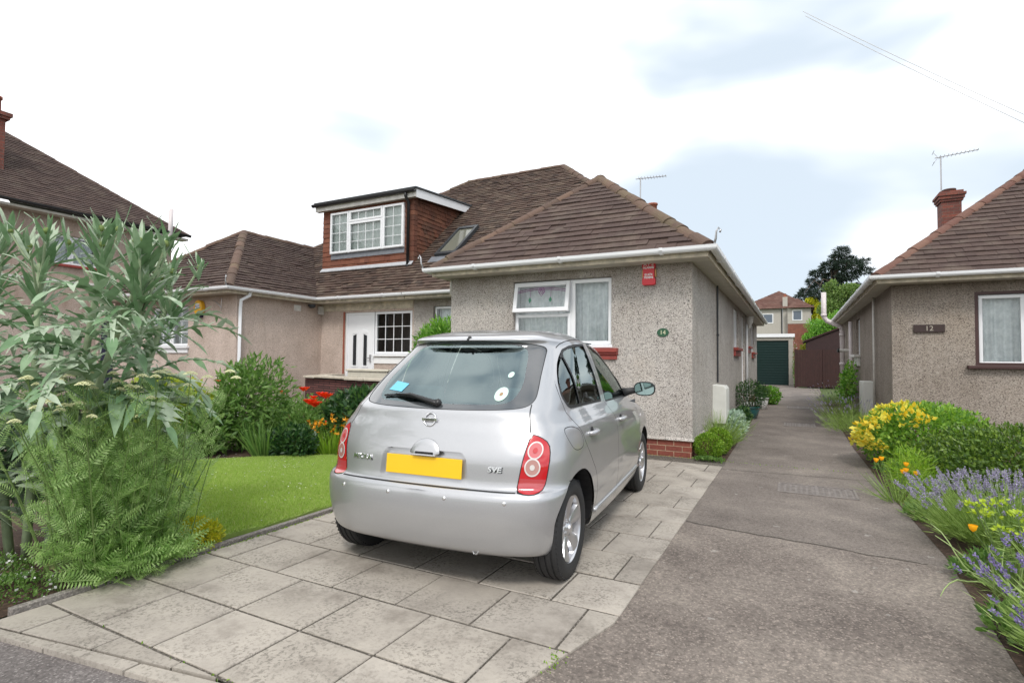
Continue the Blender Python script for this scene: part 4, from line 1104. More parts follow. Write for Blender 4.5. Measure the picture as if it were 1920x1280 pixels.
# ================================================================ bungalow 12 (right)
h12 = thing('bungalow', 'brown pebbledashed bungalow number 12 at the right edge with curtained window', 'bungalow', (6, 8, 0))
def bungalow12():
    w = MB(); X, Y = 2.75, 3.75
    wallplane(w, 'y', Y, X, 8.6, 0, 2.70, [(3.93, 5.6, 1.26, 2.51)])
    wallplane(w, 'x', X, Y, 15.5, 0, 2.70, [(8.9, 9.85, 1.55, 2.50), (10.9, 11.8, .2, 2.45)])
    wallplane(w, 'x', 8.6, Y, 15.5, 0, 2.7, sgn=-1); wallplane(w, 'y', 15.5, X, 8.6, 0, 2.7, sgn=-1)
    w.build('wall', M['dash_far'], h12, fixn=False)
    l = MB(); l.box((3.72, Y-.012, 2.56), (5.85, Y+.03, 2.70)); l.build('lintel', M['dash_far'], h12)
    xe, ye = 2.43, 3.33
    m_ = .80
    ap = (5.15, ye+2.72, ZE+2.72*m_)
    Vr = (5.15, 8.4, ap[2]); 
    polys = [([(xe, ye, ZE), (xe+2*(ap[0]-xe), ye, ZE), ap], M['tile'], .155, .27),
             ([(xe, ye, ZE), (xe, 15.8, ZE), (ap[0], 15.8-2.7, ap[2]), ap], M['tile'], .155, .27)]
    # higher main roof behind the projecting front
    hy = 5.6; 
    top = 7.2; tx = (top-ZE)/m_
    polys.append(([(ap[0], ap[1], ap[2]), (ap[0], 15.8-2.72, ap[2]), (xe+tx, 15.8-tx, top), (xe+tx, ye+tx+.3, top)], M['tile'], .155, .27))
    polys.append(([(ap[0], ap[1], ap[2]-.02), (xe+tx, ye+tx+.3, top), (xe+tx+3, ye+tx+.3, top), (xe+tx+3, ap[1], ap[2]-.02)], M['tile'], .155, .27))
    ub = MB()
    for p, m, g, tw in polys:
        mb = MB(); tiles(mb, p, g, tw, .018, drop=.03); mb.build('roof_slope', m, h12, fixn=False); underlay(ub, p)
    ub.build('roof_underlay', M['under'], h12, fixn=False)
    rd = MB(); ridge_run(rd, (xe+.05, ye+.05, ZE+.03), ap, r=.105); ridge_run(rd, ap, (xe+tx, ye+tx+.3, top), r=.12); ridge_run(rd, (xe+2*(ap[0]-xe), ye, ZE), ap, r=.12)
    rd.build('ridge_tiles', M['ridge_dark'], h12)
    eaves(h12, [(2.5, 15.6), (2.5, 3.40), (8.0, 3.40)][::1], wall_in=.36) if False else eaves12()
    T = place((3.93, Y, 1.30), 0)
    window(h12, T, 1.67, 1.16, [(0, .36, 0, 1), (.36, 1, 0, 1)], sill=(M['brownpaint'], [(-.16, 1.85, -.09, .05, -.055, -.002)]), depth=.05)
    b = MB(T=T); bars(b, -.045, 1.715, -.001, 1.21, -.004, .05, .045); b.build('brown_surround', M['brownpaint'], h12)
    T = place((X, 9.85, 1.55), R_(-90))
    window(h12, T, .95, .95, [(0, 1, 0, 1)], sill=(M['upvc_old'], [(-.08, 1.03, -.14, .05, -.07, -.002), (-.05, .98, -.05, .03, -.3, -.0705)]))
    T = place((X, 11.8, .2), R_(-90)); d = MB(T=T); bars(d, 0, .9, 0, 2.25, .02, .1, .07); d.box((.07, .04, .07), (.83, .08, 2.18)); d.build('door', M['upvc'], h12)
    pipe(h12, [(2.70, 5.72, .3), (2.70, 5.72, 2.69)], .022, M['upvc_old'], name='conduit')
    pipe(h12, [(2.66, 10.35, .1), (2.66, 10.35, 2.5)], .05, M['pinkwhite'], name='waste_pipe')
    # fat soil pipe swept out past the eaves
    p = MB(); p.tube([(2.64, 13.0, .1), (2.64, 13.0, 2.35), (2.60, 13.0, 2.52), (2.20, 13.0, 2.72), (2.12, 13.0, 2.86), (2.12, 13.0, 3.66)], .075, 12)
    for z in (1.25, 2.2): p.tube([(2.64, 13.0, z), (2.64, 13.0, z+.09)], .09, 12)
    p.tube([(2.12, 13.0, 2.86), (2.12, 13.0, 2.94)], .09, 12)
    p.build('soil_pipe', M['pinkwhite'], h12, smooth=True)
    f = MB(); f.tube([(2.75, 12.2, 1.72), (2.5, 12.2, 1.72)], .05, 10); f.build('boiler_flue', M['upvc_old'], h12); 
    v = MB(); v.tube([(2.5, 12.2, 1.72), (2.44, 12.2, 1.72)], .065, 10); v.build('flue_guard', M['blackpl'], h12)
    # chimney
    c = MB(); c.box((4.45, 8.75, 4.5), (4.84, 9.2, 5.37)); ch = c.build('chimney', M['brick_old'], h12)
    c = MB()
    for k, (e, z0, z1) in enumerate(((.03, 5.27, 5.325), (.055, 5.3251, 5.40), (.08, 5.4001, 5.46), (.035, 5.4601, 5.52))): c.box((4.45-e, 8.75-e, z0), (4.84+e, 9.2+e, z1))
    c.build('corbelling', M['brick_old'], ch)
    c = MB(); c.lathe([(.12, 0), (.12, .05), (.14, .06), (.14, .09), (.10, .09)], (4.65, 8.97, 5.52), 12); c.build('chimney_pot', M['potdark'], ch)
def eaves12():
    path = [(8.0, 3.40), (2.5, 3.40), (2.5, 15.6)][::-1]   # travelling towards -y then +x: outward is on the right
    eaves(h12, path, wall_in=.36)
M['ridge_dark'] = tilemat('ridge_tile_red', [(.17, .085, .065), (.14, .07, .055), (.20, .115, .085)], lichen=(.2, .17, .12), lich=.3)
M['pinkwhite'] = plain('painted_pipe', (.66, .60, .60), .45, noise=.08)
M['potdark'] = plain('sooty_pot', (.10, .06, .05), .8)
bungalow12()
yagi('tv_aerial', (4.50, 9.0, 5.0), 6.48, (1, -.05, 0), .85, 'television aerial strapped to the brick chimney of bungalow 12, boom pointing right', 10, .06, True)
def plaque12():
    t = thing('house_number_plate', 'dark brown wooden plaque with the number 12 on the right bungalow wall', 'number plate', (3.27, 3.75, 1.92))
    m = MB(); m.box((3.055, 3.715, 1.85), (3.485, 3.748, 1.985)); m.build('plaque', plain('plaque_brown', (.035, .017, .015), .5, noise=.3, nscale=20), t, bevel=.006)
    text('12', .12, TXT((3.27, 3.712, 1.915)), .002, plain('plaque_number', (.40, .36, .30), .5), t)
plaque12()
def meter12():
    t = thing('meter_box', 'grey-white meter box low on the side wall of bungalow 12 behind the yellow shrub', 'meter box', (2.6, 6.6, 0))
    m = MB(); m.box((2.53, 5.95, .15), (2.75, 6.75, .93)); m.build('case', M['meterw'], t, bevel=.012)
    m = MB(); m.box((2.524, 6.0, .2), (2.5295, 6.7, .88)); m.build('door', M['meterw'], t, bevel=.002)
meter12()

# ================================================================ two-storey house at the far left
def lefthouse():
    t = thing('house', 'two-storey house with brown hipped roof behind the tall thistle plant on the left', 'house', (-22, -3, 0))
    X = -16.4; ze = 5.20; yb = 2.55
    w = MB(); wallplane(w, 'x', X, -10, yb, 0, ze-.1, [(-.75, .50, 3.80, 4.60)], sgn=-1); wallplane(w, 'y', yb, -26, X, 0, ze-.1, sgn=-1); wallplane(w, 'y', -10, -26, X, 0, ze-.1); w.build('wall', M['dash_pink'], t, fixn=False)
    xe, y1 = X+.35, yb+.35; m_ = .78; hgt = 3.6; k = hgt/m_
    A = (xe, -10.3, ze); B = (xe, y1, ze); C = (xe-k, y1-k, ze+hgt); D = (xe-k, -10.3+k, ze+hgt)
    mb = MB(); tiles(mb, [A, B, C, D], .12, .2, .02); mb.build('roof_slope', M['tile'], t, fixn=False)
    ub = MB(); underlay(ub, [A, B, C, D]); underlay(ub, [B, (xe-2*k, y1, ze), C]); ub.build('roof_underlay', M['under'], t, fixn=False)
    r = MB(); ridge_run(r, B, C, r=.09, sink=.04); r.build('ridge_tiles', M['tile'], t)
    g = MB(); sweep(g, [(xe, -10.3, ze), (xe, y1, ze)][::-1], [(-a, z) for a, z in GUT]); g.build('gutter', M['blackpl'], t)
    s = MB(); s.box((X, -10.2, ze-.16), (xe-.02, y1-.02, ze-.10)); s.build('soffit', M['soffit'], t)
    T = place((X, -.75, 3.80), R_(90)); window(t, T, 1.25, .8, [(0, .5, 0, 1), (.5, 1, 0, 1)], sill=(M['redpaint'], [(-.06, 1.31, -.08, .05, -.07, -.002)]))
    b = MB(); b.box((X, -6, 3.30), (X+.03, yb-.2, 3.36)); b.build('string_course', M['upvc_old'], t)
    p = MB(); p.tube([(X+.1, yb-.30, 2.0), (X+.1, yb-.30, 4.75), (X+.42, yb-.30, 5.1), (X+.44, yb-.30, 5.9)], .065, 10); p.build('soil_pipe', M['pinkwhite'], t, smooth=True)
    cx, cy = -17.6, -2.15
    c = MB(); c.box((-18.05, -2.05, 6.2), (-17.35, -1.32, 7.78)); ch = c.build('chimney', M['brick_old'], t)
    c = MB(); c.box((-18.12, -2.12, 7.56), (-17.28, -1.25, 7.64)); c.box((-18.16, -2.16, 7.6401), (-17.24, -1.21, 7.74)); c.build('corbelling', M['brick_old'], ch)
    c = MB(); c.lathe([(.13, 0), (.12, .35), (.15, .36), (.15, .42), (.10, .42)], (-17.50, -1.50, 7.74), 12); c.build('chimney_pot', M['terracotta'], ch, smooth=True)
lefthouse()
def left_garage():
    t = thing('garage', 'low garage with a dark navy door half hidden by the thistle leaves', 'garage', (-15.5, .6, 0))
    w = MB(); wallplane(w, 'y', .5, -16.38, -14.42, 0, 2.55, [(-16.2, -14.75, 0, 2.3)]); w.build('wall', M['dash_pink'], t, fixn=False)
    d = MB(); d.box((-16.2, .56, 0), (-14.75, .6, 2.3)); 
    for i in range(7): d.box((-16.18+i*.205, .552, .05), (-16.0+i*.205, .5601, 2.25))
    d.build('door', plain('navy_paint', (.012, .015, .05), .4), t)
    f = MB(); f.box((-16.38, .42, 2.551), (-14.41, 3, 2.68)); f.build('roof', M['upvc_old'], t)
left_garage()

# ================================================================ end of the drive
def end_garage():
    t = thing('garage', 'flat-roofed garage with dark green up-and-over door at the end of the drive', 'garage', (.2, 29, 0))
    Y = 28.4
    w = MB(); w.box((.95, Y, 0), (1.2, Y+.25, 2.85)); w.box((.97, Y+.2501, 0), (1.17, Y+5, 2.85)); w.box((-1.6, Y, 0), (-1.3, Y+.25, 2.85)); w.box((-1.6, Y+.2501, 0), (-1.35, Y+5, 2.85)); w.box((-1.2999, Y+.01, 2.66), (.9499, Y+.25, 2.84)); w.build('wall', M['garagew'], t)
    d = MB(); d.box((-1.3, Y+.10, 0), (.95, Y+.13, 2.66))
    for i in range(17): d.prism([(-1.29, Y+.0999, .02+i*.155), (.94, Y+.0999, .02+i*.155), (.94, Y+.075, .14+i*.155), (-1.29, Y+.075, .14+i*.155)], (0, .02, 0))
    do = d.build('door', plain('green_paint', (.006, .026, .025), .45), t)
    h = MB(); h.tube([(-.95, Y+.05, 1.05), (-.82, Y+.05, 1.05)], .02, 8); h.build('handle', M['steel'], do)
    r = MB(); r.box((-1.7, Y-.08, 2.8501), (1.28, Y+5.1, 3.05)); r.build('roof', M['upvc'], t)
M['garagew'] = plain('garage_concrete', (.36, .33, .29), .9, noise=.12)
end_garage()
def gate_fence():
    t = thing('gate', 'dark brown boarded gate across the end of the drive, right of the green garage', 'gate', (2, 25, 0))
    M['gatew'] = plain('dark_stained_timber', (.034, .010, .008), .7, noise=.25, nscale=5)
    m = MB(); x = 1.34
    while x < 3.4:
        m.box((x, 25, .05+rng.uniform(0, .01)), (x+.118, 25.022, 2.03)); x += .12
    m.build('boards', M['gatew'], t, bevel=.003)
    for x in (1.3, 2.62): m = MB(); m.box((x-.05, 24.96, 0), (x+.04, 25.0, 2.06)); m.build('post', M['gatew'], t)
    s = thing('shed', 'dark brown shed with a sloping roof behind the gate', 'shed', (3, 27, 0))
    m = MB(); m.prism([(1.85, 26, 0), (5.2, 26, 0), (5.2, 26, 3.9), (1.85, 26, 2.50)], (0, 3, 0)); m.build('wall', M['shedw'], s)
    m = MB(); m.prism([(1.70, 25.9, 2.46), (5.3, 25.9, 3.97), (5.3, 25.9, 4.05), (1.70, 25.9, 2.54)], (0, 3.2, 0)); m.build('roof', M['gatew'], s)
M['shedw'] = plain('shed_timber', (.035, .016, .016), .8, noise=.2)
gate_fence()
def farhouse():
    t = thing('house', 'distant two-storey house with red tiled roof beyond the green garage', 'house', (0, 50, 0))
    Y = 50
    w = MB(); wallplane(w, 'y', Y, -3.6, .30, 0, 6.5, [(-2.6, -1.8, 5.10, 6.05), (-1.65, -.5, 5.10, 6.05)]); wallplane(w, 'y', Y-.6, .72, 2.65, 5.0, 6.45, [(1.12, 1.95, 5.27, 6.28)]); wallplane(w, 'x', 2.65, Y-.6, Y+8, 0, 6.45, sgn=-1); w.build('wall', M['farwall'], t, fixn=False)
    b = MB(); b.box((.31, Y-.05, 0), (.72, Y+.3, 7.6)); b.build('chimney_breast', M['farwall'], t)
    b = MB(); b.box((.73, Y-.58, 0), (2.64, Y, 4.999)); b.build('brick_bay', M['brick'], t)
    for (x0, x1, z0, z1, yy) in ((-2.6, -1.8, 5.10, 6.05, Y), (-1.65, -.5, 5.10, 6.05, Y), (1.12, 1.95, 5.27, 6.28, Y-.6)):
        window(t, place((x0, yy, z0), 0), x1-x0, z1-z0, [(0, 1, 0, 1)], cur=False, dark=True, glassm=M['farglass'], depth=-.02, fw=.09)
    r = MB()
    tiles(r, [(-3.9, Y-.3, 6.5), (.9, Y-.3, 6.5), (2.4, Y+1, 6.5), (-.05, Y+1.4, 8.5)][0:2]+[(-.05, Y+2.2, 8.55)], .3, .3, .03)
    ub = MB()
    A, B, C = (-3.9, Y-.3, 6.5), (2.9, Y-.3, 6.5), (-.05, Y+2.6, 8.5)
    r = MB(); tiles(r, [A, B, C], .26, .30, .03); tiles(r, [(.7, Y-.9, 6.46), (2.95, Y-.9, 6.46), (1.5, Y+.6, 7.5)], .26, .3, .03)
    tiles(r, [(2.95, Y-.9, 6.46), (2.95, Y+6, 6.46), (1.5, Y+5, 7.5), (1.5, Y+.6, 7.5)], .26, .3, .03)
    r.build('roof', M['tile_red'], t, fixn=False)
    underlay(ub, [A, B, C], .03); underlay(ub, [(.7, Y-.9, 6.46), (2.95, Y-.9, 6.46), (1.5, Y+.6, 7.5)], .03); underlay(ub, [B, (2.9, Y+8, 6.5), (-.05, Y+6, 8.5), C], .03); underlay(ub, [A, (-3.9, Y+8, 6.5), (-.05, Y+6, 8.5), C], .03)
    ub.build('roof_underlay', M['tile_red'], t, fixn=False)
    p = MB(); p.tube([(.22, Y-.05, 0), (.22, Y-.05, 6.4)], .05, 6); p.build('downpipe', M['blackpl'], t)
    c = MB(); c.lathe([(.12, 0), (.11, .3), (.14, .32), (.1, .32)], (.5, Y+.1, 7.6), 10); c.build('chimney_pot', M['terracotta'], t)
M['farwall'] = plain('far_render', (.44, .41, .37), .9, noise=.08)
M['farglass'] = plain('far_window_glass', (.10, .13, .17), .1)
M['tile_red'] = tilemat('red_roof_tile', [(.15, .078, .062), (.13, .066, .054), (.18, .10, .08)], lich=.2)
farhouse()
def wires():
    def wire(name, a, b, sag, r, label, group=None):
        m = MB(); a, b = Vector(a), Vector(b)
        pts = [a+(b-a)*t + Vector((0, 0, -sag*4*t*(1-t))) for t in [i/16 for i in range(17)]]
        m.tube(pts, r, 5); o = m.build(name, M['wire'], None); tag(o, label, 'overhead cable')
    wire('overhead_cable', (1.49, 5, 8.594), (6.2, 5, 4.6), .05, .006, 'lower of the two thin overhead cables crossing the sky at the right')
    wire('overhead_cable', (1.45, 5, 8.70), (6.2, 5, 4.78), .05, .006, 'upper of the two thin overhead cables crossing the sky at the right')
    wire('overhead_cable', (-29.5, 10, 21.4), (-10.5, 3.05, 5.5), .5, .010, 'thin overhead cable running down the sky to the dormer of the left bungalow')
    wire('overhead_cable', (-36, 10, 24.6), (-13.6, 3.2, 5.9), .5, .012, 'thin overhead cable running down across the sky at the upper left, nearer the left edge')
M['wire'] = plain('cable_sheath', (.66, .66, .67), .6)
wires()
def manholes():
    M['iron'] = plain('rusty_iron_grid', (.21, .185, .17), .7, metal=.3, noise=.3, nscale=12)
    def cover(x0, x1, y0, y1, label, bars_=True):
        t = thing('manhole_cover', label, 'manhole cover', ((x0+x1)/2, (y0+y1)/2, 0))
        m = MB(); m.box((x0, y0, -.02), (x1, y1, -.002)); bars(m, 0, 0, 0, 0, 0, 0, 0) if False else None
        for a in (x0, x1-.02): m.box((a, y0, -.0019), (a+.02, y1, .004))
        for a in (y0, y1-.02): m.box((x0+.02, a, -.0019), (x1-.02, a+.02, .004))
        m.box(((x0+x1)/2-.012, y0+.02, -.0019), ((x0+x1)/2+.012, y1-.02, .004))
        m.build('frame', M['iron'], t)
        m = MB(); k = int((x1-x0)/.05)
        for i in range(k):
            for j in range(int((y1-y0)/.06)):
                cx = x0+.045+i*.05; cy = y0+.045+j*.06
                if abs(cx-(x0+x1)/2) < .03: continue
                m.box((cx-.014, cy-.018, -.0018), (cx+.014, cy+.018, .003))
        m.build('raised_tread', M['iron'], t)
    cover(1.07, 1.78, -1.50, -1.02, 'nearest rectangular iron manhole cover set in the drive')
    cover(1.03, 1.62, 5.0, 5.75, 'middle iron manhole cover set in the drive, level with the side bed')
    cover(1.03, 1.62, 10.1, 10.9, 'farthest iron manhole cover in the drive, near the garage')
manholes()
# ================================================================ the silver hatchback
M['paint'] = None
def paintmat():
    m, nt, b = mat('silver_paint')
    b.inputs['Base Color'].default_value = rgb(.60, .60, .61); b.inputs['Metallic'].default_value = .62; b.inputs['Roughness'].default_value = .36
    b.inputs['Coat Weight'].default_value = 1.0; b.inputs['Coat Roughness'].default_value = .03
    tc = N(nt, 'ShaderNodeTexCoord'); nz = N(nt, 'ShaderNodeTexNoise', i_Scale=900.0, i_Detail=2.0); nt.links.new(tc.outputs['Object'], nz.inputs['Vector'])
    r = ramp(nt, [(.3, (.40, .405, .42)), (.7, (.54, .545, .56))]); nt.links.new(nz.outputs['Fac'], r.inputs[0]); nt.links.new(r.outputs[0], b.inputs['Base Color'])
    return m
M['paint'] = paintmat()
M['seam'] = plain('panel_gap', (.012, .012, .013), .7)
M['rubber'] = plain('rubber_seal', (.018, .018, .019), .55)
M['carglass'] = glassmat('tinted_car_glass', (.55, .68, .66), 3.0, refl=(.85, .97, .96))
M['rearglass'] = glassmat('rear_window_glass', (.70, .90, .88), 3.0, rough=.03, refl=(.80, .97, .98))
M['ceramic'] = plain('black_glass_border', (.055, .06, .065), .05, spec=.9, coat=1)
M['tyre'] = plain('tyre_rubber', (.022, .022, .023), .75, bmp=.3, bscale=90)
M['alloy'] = plain('alloy_wheel', (.62, .62, .64), .28, metal=.85)
M['chrome'] = plain('chrome', (.80, .80, .82), .12, metal=1)
M['cabin'] = plain('cabin_fabric', (.085, .09, .10), .9, noise=.2, nscale=30)
M['lens'] = plain('red_lens', (.50, .006, .012), .08, spec=.7, coat=1)
M['lens_pale'] = plain('pale_red_lens', (.56, .11, .12), .12, spec=.7, coat=1)
M['lens_clear'] = plain('clear_lens', (.66, .62, .60), .15, spec=.8, coat=1)
M['lens_core'] = plain('lamp_bulb_lens', (.42, .20, .17), .2, coat=1)
M['plate'] = plain('number_plate_yellow', (.86, .52, .012), .3)

CARP = (-.75, -4.645, 0.0); CARA = -.075
# control net -------------------------------------------------------------
ROWS = [  # z rear, y rear centre, half width, y front centre, z front, z side mid, corner depth scale
    dict(z=.20, yr=-.40, w=.72, yf=2.95, zf=.20, zm=.19),
    dict(z=.25, yr=-.475, w=.785, yf=3.05, zf=.25, zm=.21),
    dict(z=.40, yr=-.515, w=.822, yf=3.10, zf=.40, zm=.37),
    dict(z=.53, yr=-.518, w=.832, yf=3.12, zf=.53, zm=.53),
    dict(z=.572, yr=-.495, w=.832, yf=3.12, zf=.58, zm=.58),
    dict(z=.60, yr=-.455, w=.830, yf=3.11, zf=.62, zm=.62),
    dict(z=.75, yr=-.440, w=.826, yf=3.05, zf=.70, zm=.75),
    dict(z=.87, yr=-.395, w=.803, yf=2.86, zf=.80, zm=.87),
    dict(z=.94, yr=-.360, w=.765, yf=2.62, zf=.90, zm=.945),
    dict(z=1.0, yr=-.335, w=.735, yf=2.42, zf=.965, zm=1.0),
    dict(z=1.055, yr=-.270, w=.720, yf=2.37, zf=1.01, zm=1.055),
    dict(z=1.20, yr=-.105, w=.672, yf=2.15, zf=1.15, zm=1.21),
    dict(z=1.385, yr=.128, w=.592, yf=1.86, zf=1.34, zm=1.41),
    dict(z=1.450, yr=.118, w=.545, yf=1.68, zf=1.425, zm=1.475),
    dict(z=1.497, yr=.32, w=.40, yf=1.50, zf=1.485, zm=1.525),
    dict(z=1.515, yr=.46, w=.20, yf=1.35, zf=1.515, zm=1.545),
    dict(z=1.522, yr=.55, w=.0, yf=1.25, zf=1.525, zm=1.549),
]
FX = [0, .42, .70, .92, 1.0, 1.0, 1.0, .995, .985, .96, .925, .83, .48, 0]
GY = [0, .012, .05, .16, .42]
FY = [.52, .26, .10, .02, 0][::1]
def net():
    G = []
    for r in ROWS:
        w = r['w']; row = []; k = min(1, w/.7) if w > 0 else .3
        ya = r['yr'] + GY[4]*(1 if w > .5 else k); yb = r['yf'] - .52*(1 if w > .5 else k)
        for c in range(14):
            if c <= 4: y = r['yr'] + GY[c]*(1 if w > .5 else k)
            elif c <= 8:
                y = ya + (yb-ya)*(c-4)/5.0
            else: y = r['yf'] - FY[c-9]*(1 if w > .5 else k)
            t = c/13
            if c <= 4: z = r['z'] + (r['zm']-r['z'])*(c/4)**2*.6
            elif c >= 9: z = r['zf'] + (r['zm']-r['zf'])*((13-c)/4)**2*.6
            else:
                z = r['zm'] if 5 < c < 8 else (r['zm']*.8 + (r['z'] if c <= 5 else r['zf'])*.2)
            row.append((FX[c]*w, y, z))
        G.append(row)
    return np.array(G)      # rows x cols x 3
NET = net()
NR, NC = NET.shape[:2]
def mirror_pad(G):
    L = G[:, 1:2]*np.array([-1, 1, 1]); Rr = G[:, -2:-1]*np.array([-1, 1, 1]); G = np.concatenate([L, G, Rr], 1)
    T = G[-2:-1]*1.0; T[..., 0] *= -1
    B = 2*G[0:1]-G[1:2]
    return np.concatenate([B, G, T], 0)
PAD = mirror_pad(NET)
def cr(t):
    t2, t3 = t*t, t*t*t
    return np.stack([-.5*t3+t2-.5*t, 1.5*t3-2.5*t2+1, -1.5*t3+2*t2+.5*t, .5*t3-.5*t2], -1)
def Sf(u, v):
    """u in [0,NC-1], v in [0,NR-1] -> xyz (vectorised)"""
    u = np.atleast_1d(np.clip(u, 0, NC-1-1e-9)); v = np.atleast_1d(np.clip(v, 0, NR-1-1e-9))
    iu = np.floor(u).astype(int); iv = np.floor(v).astype(int); wu = cr(u-iu); wv = cr(v-iv)
    out = np.zeros((len(u), 3))
    for a in range(4):
        for b in range(4):
            out += PAD[iv+b, iu+a]*(wu[:, a]*wv[:, b])[:, None]
    return out
_gu, _gv = np.meshgrid(np.linspace(0, NC-1, 261), np.linspace(0, NR-1, 301)); _GS = Sf(_gu.ravel(), _gv.ravel()); _gu, _gv = _gu.ravel(), _gv.ravel()
def inv(pts, kind):
    """kind 'side': pts (y,z) on the flank; 'rear': (x,z) at the tail; 'front': (x,z)"""
    ax = {'side': [1, 2], 'rear': [0, 2], 'front': [0, 2]}[kind]
    rngu = {'side': (3.2, 10.6), 'rear': (0, 4.6), 'front': (8.8, NC-1)}[kind]
    sel = (_gu >= rngu[0]) & (_gu <= rngu[1]); P = _GS[sel][:, ax]; U, V = _gu[sel], _gv[sel]
    res = []
    for p in np.asarray(pts, float):
        i = np.argmin(((P-p)**2).sum(1)); u, v = U[i], V[i]
        for _ in range(6):
            s = Sf(u, v)[0][ax]; e = s-p
            if np.abs(e).max() < 1e-5: break
            h = 1e-3; su = (Sf(u+h, v)[0][ax]-s)/h; sv = (Sf(u, v+h)[0][ax]-s)/h
            J = np.array([su, sv]).T
            try: d = np.linalg.solve(J, -e)
            except Exception: break
            d = np.clip(d, -.15, .15); u = min(max(u+d[0], rngu[0]), rngu[1]); v = min(max(v+d[1], 0), NR-1)
        res.append((u, v))
    return np.array(res)
def dens(pts, step=.018, closed=False):
    pts = [np.array(p, float) for p in pts]; out = []
    n = len(pts)
    for i in range(n if closed else n-1):
        a, b = pts[i], pts[(i+1) % n]; k = max(1, int(np.linalg.norm(b-a)/step))
        out += [a+(b-a)*j/k for j in range(k)]
    if not closed: out.append(pts[-1])
    return out
def smooth_poly(pts, closed=True, it=2):
    pts = [np.array(p, float) for p in pts]
    for _ in range(it):
        n = len(pts); o = []
        rg = range(n) if closed else range(n-1)
        if not closed: o.append(pts[0])
        for i in rg:
            a, b = pts[i], pts[(i+1) % n]; o += [a*.75+b*.25, a*.25+b*.75]
        if not closed: o.append(pts[-1])
        pts = o
    return pts
def offset_poly(pts, d):
    """shrink closed polygon by d (positive = inward)"""
    pts = [np.array(p, float) for p in pts]; n = len(pts)
    A = sum(pts[i][0]*pts[(i+1) % n][1]-pts[(i+1) % n][0]*pts[i][1] for i in range(n)); s = 1 if A > 0 else -1
    out = []
    for i in range(n):
        a, b, c = pts[i-1], pts[i], pts[(i+1) % n]; e1 = (b-a); e2 = (c-b)
        n1 = np.array([-e1[1], e1[0]])/(np.linalg.norm(e1)+1e-9)*s; n2 = np.array([-e2[1], e2[0]])/(np.linalg.norm(e2)+1e-9)*s
        m_ = n1+n2; m_ /= (np.linalg.norm(m_)+1e-9); out.append(b+m_*d/max(.5, m_@n1))
    return out
def ribbon(line, w):
    """closed outline of a thin strip round an open polyline"""
    P = [np.array(p, float) for p in line]; n = len(P); L, Rr = [], []
    for i in range(n):
        d = P[min(i+1, n-1)]-P[max(i-1, 0)]; d /= np.linalg.norm(d)+1e-9; nn = np.array([-d[1], d[0]])*w/2
        L.append(P[i]+nn); Rr.append(P[i]-nn)
    return L+Rr[::-1]
def inpoly(P, Q):
    """vectorised points-in-polygon: P (n,2), Q (m,2)"""
    X, Y = P[:, 0], P[:, 1]; ins = np.zeros(len(P), bool); j = len(Q)-1
    for i in range(len(Q)):
        xi, yi, xj, yj = *Q[i], *Q[j]
        ins ^= ((yi > Y) != (yj > Y)) & (X < (xj-xi)*(Y-yi)/(yj-yi+1e-15)+xi); j = i
    return ins

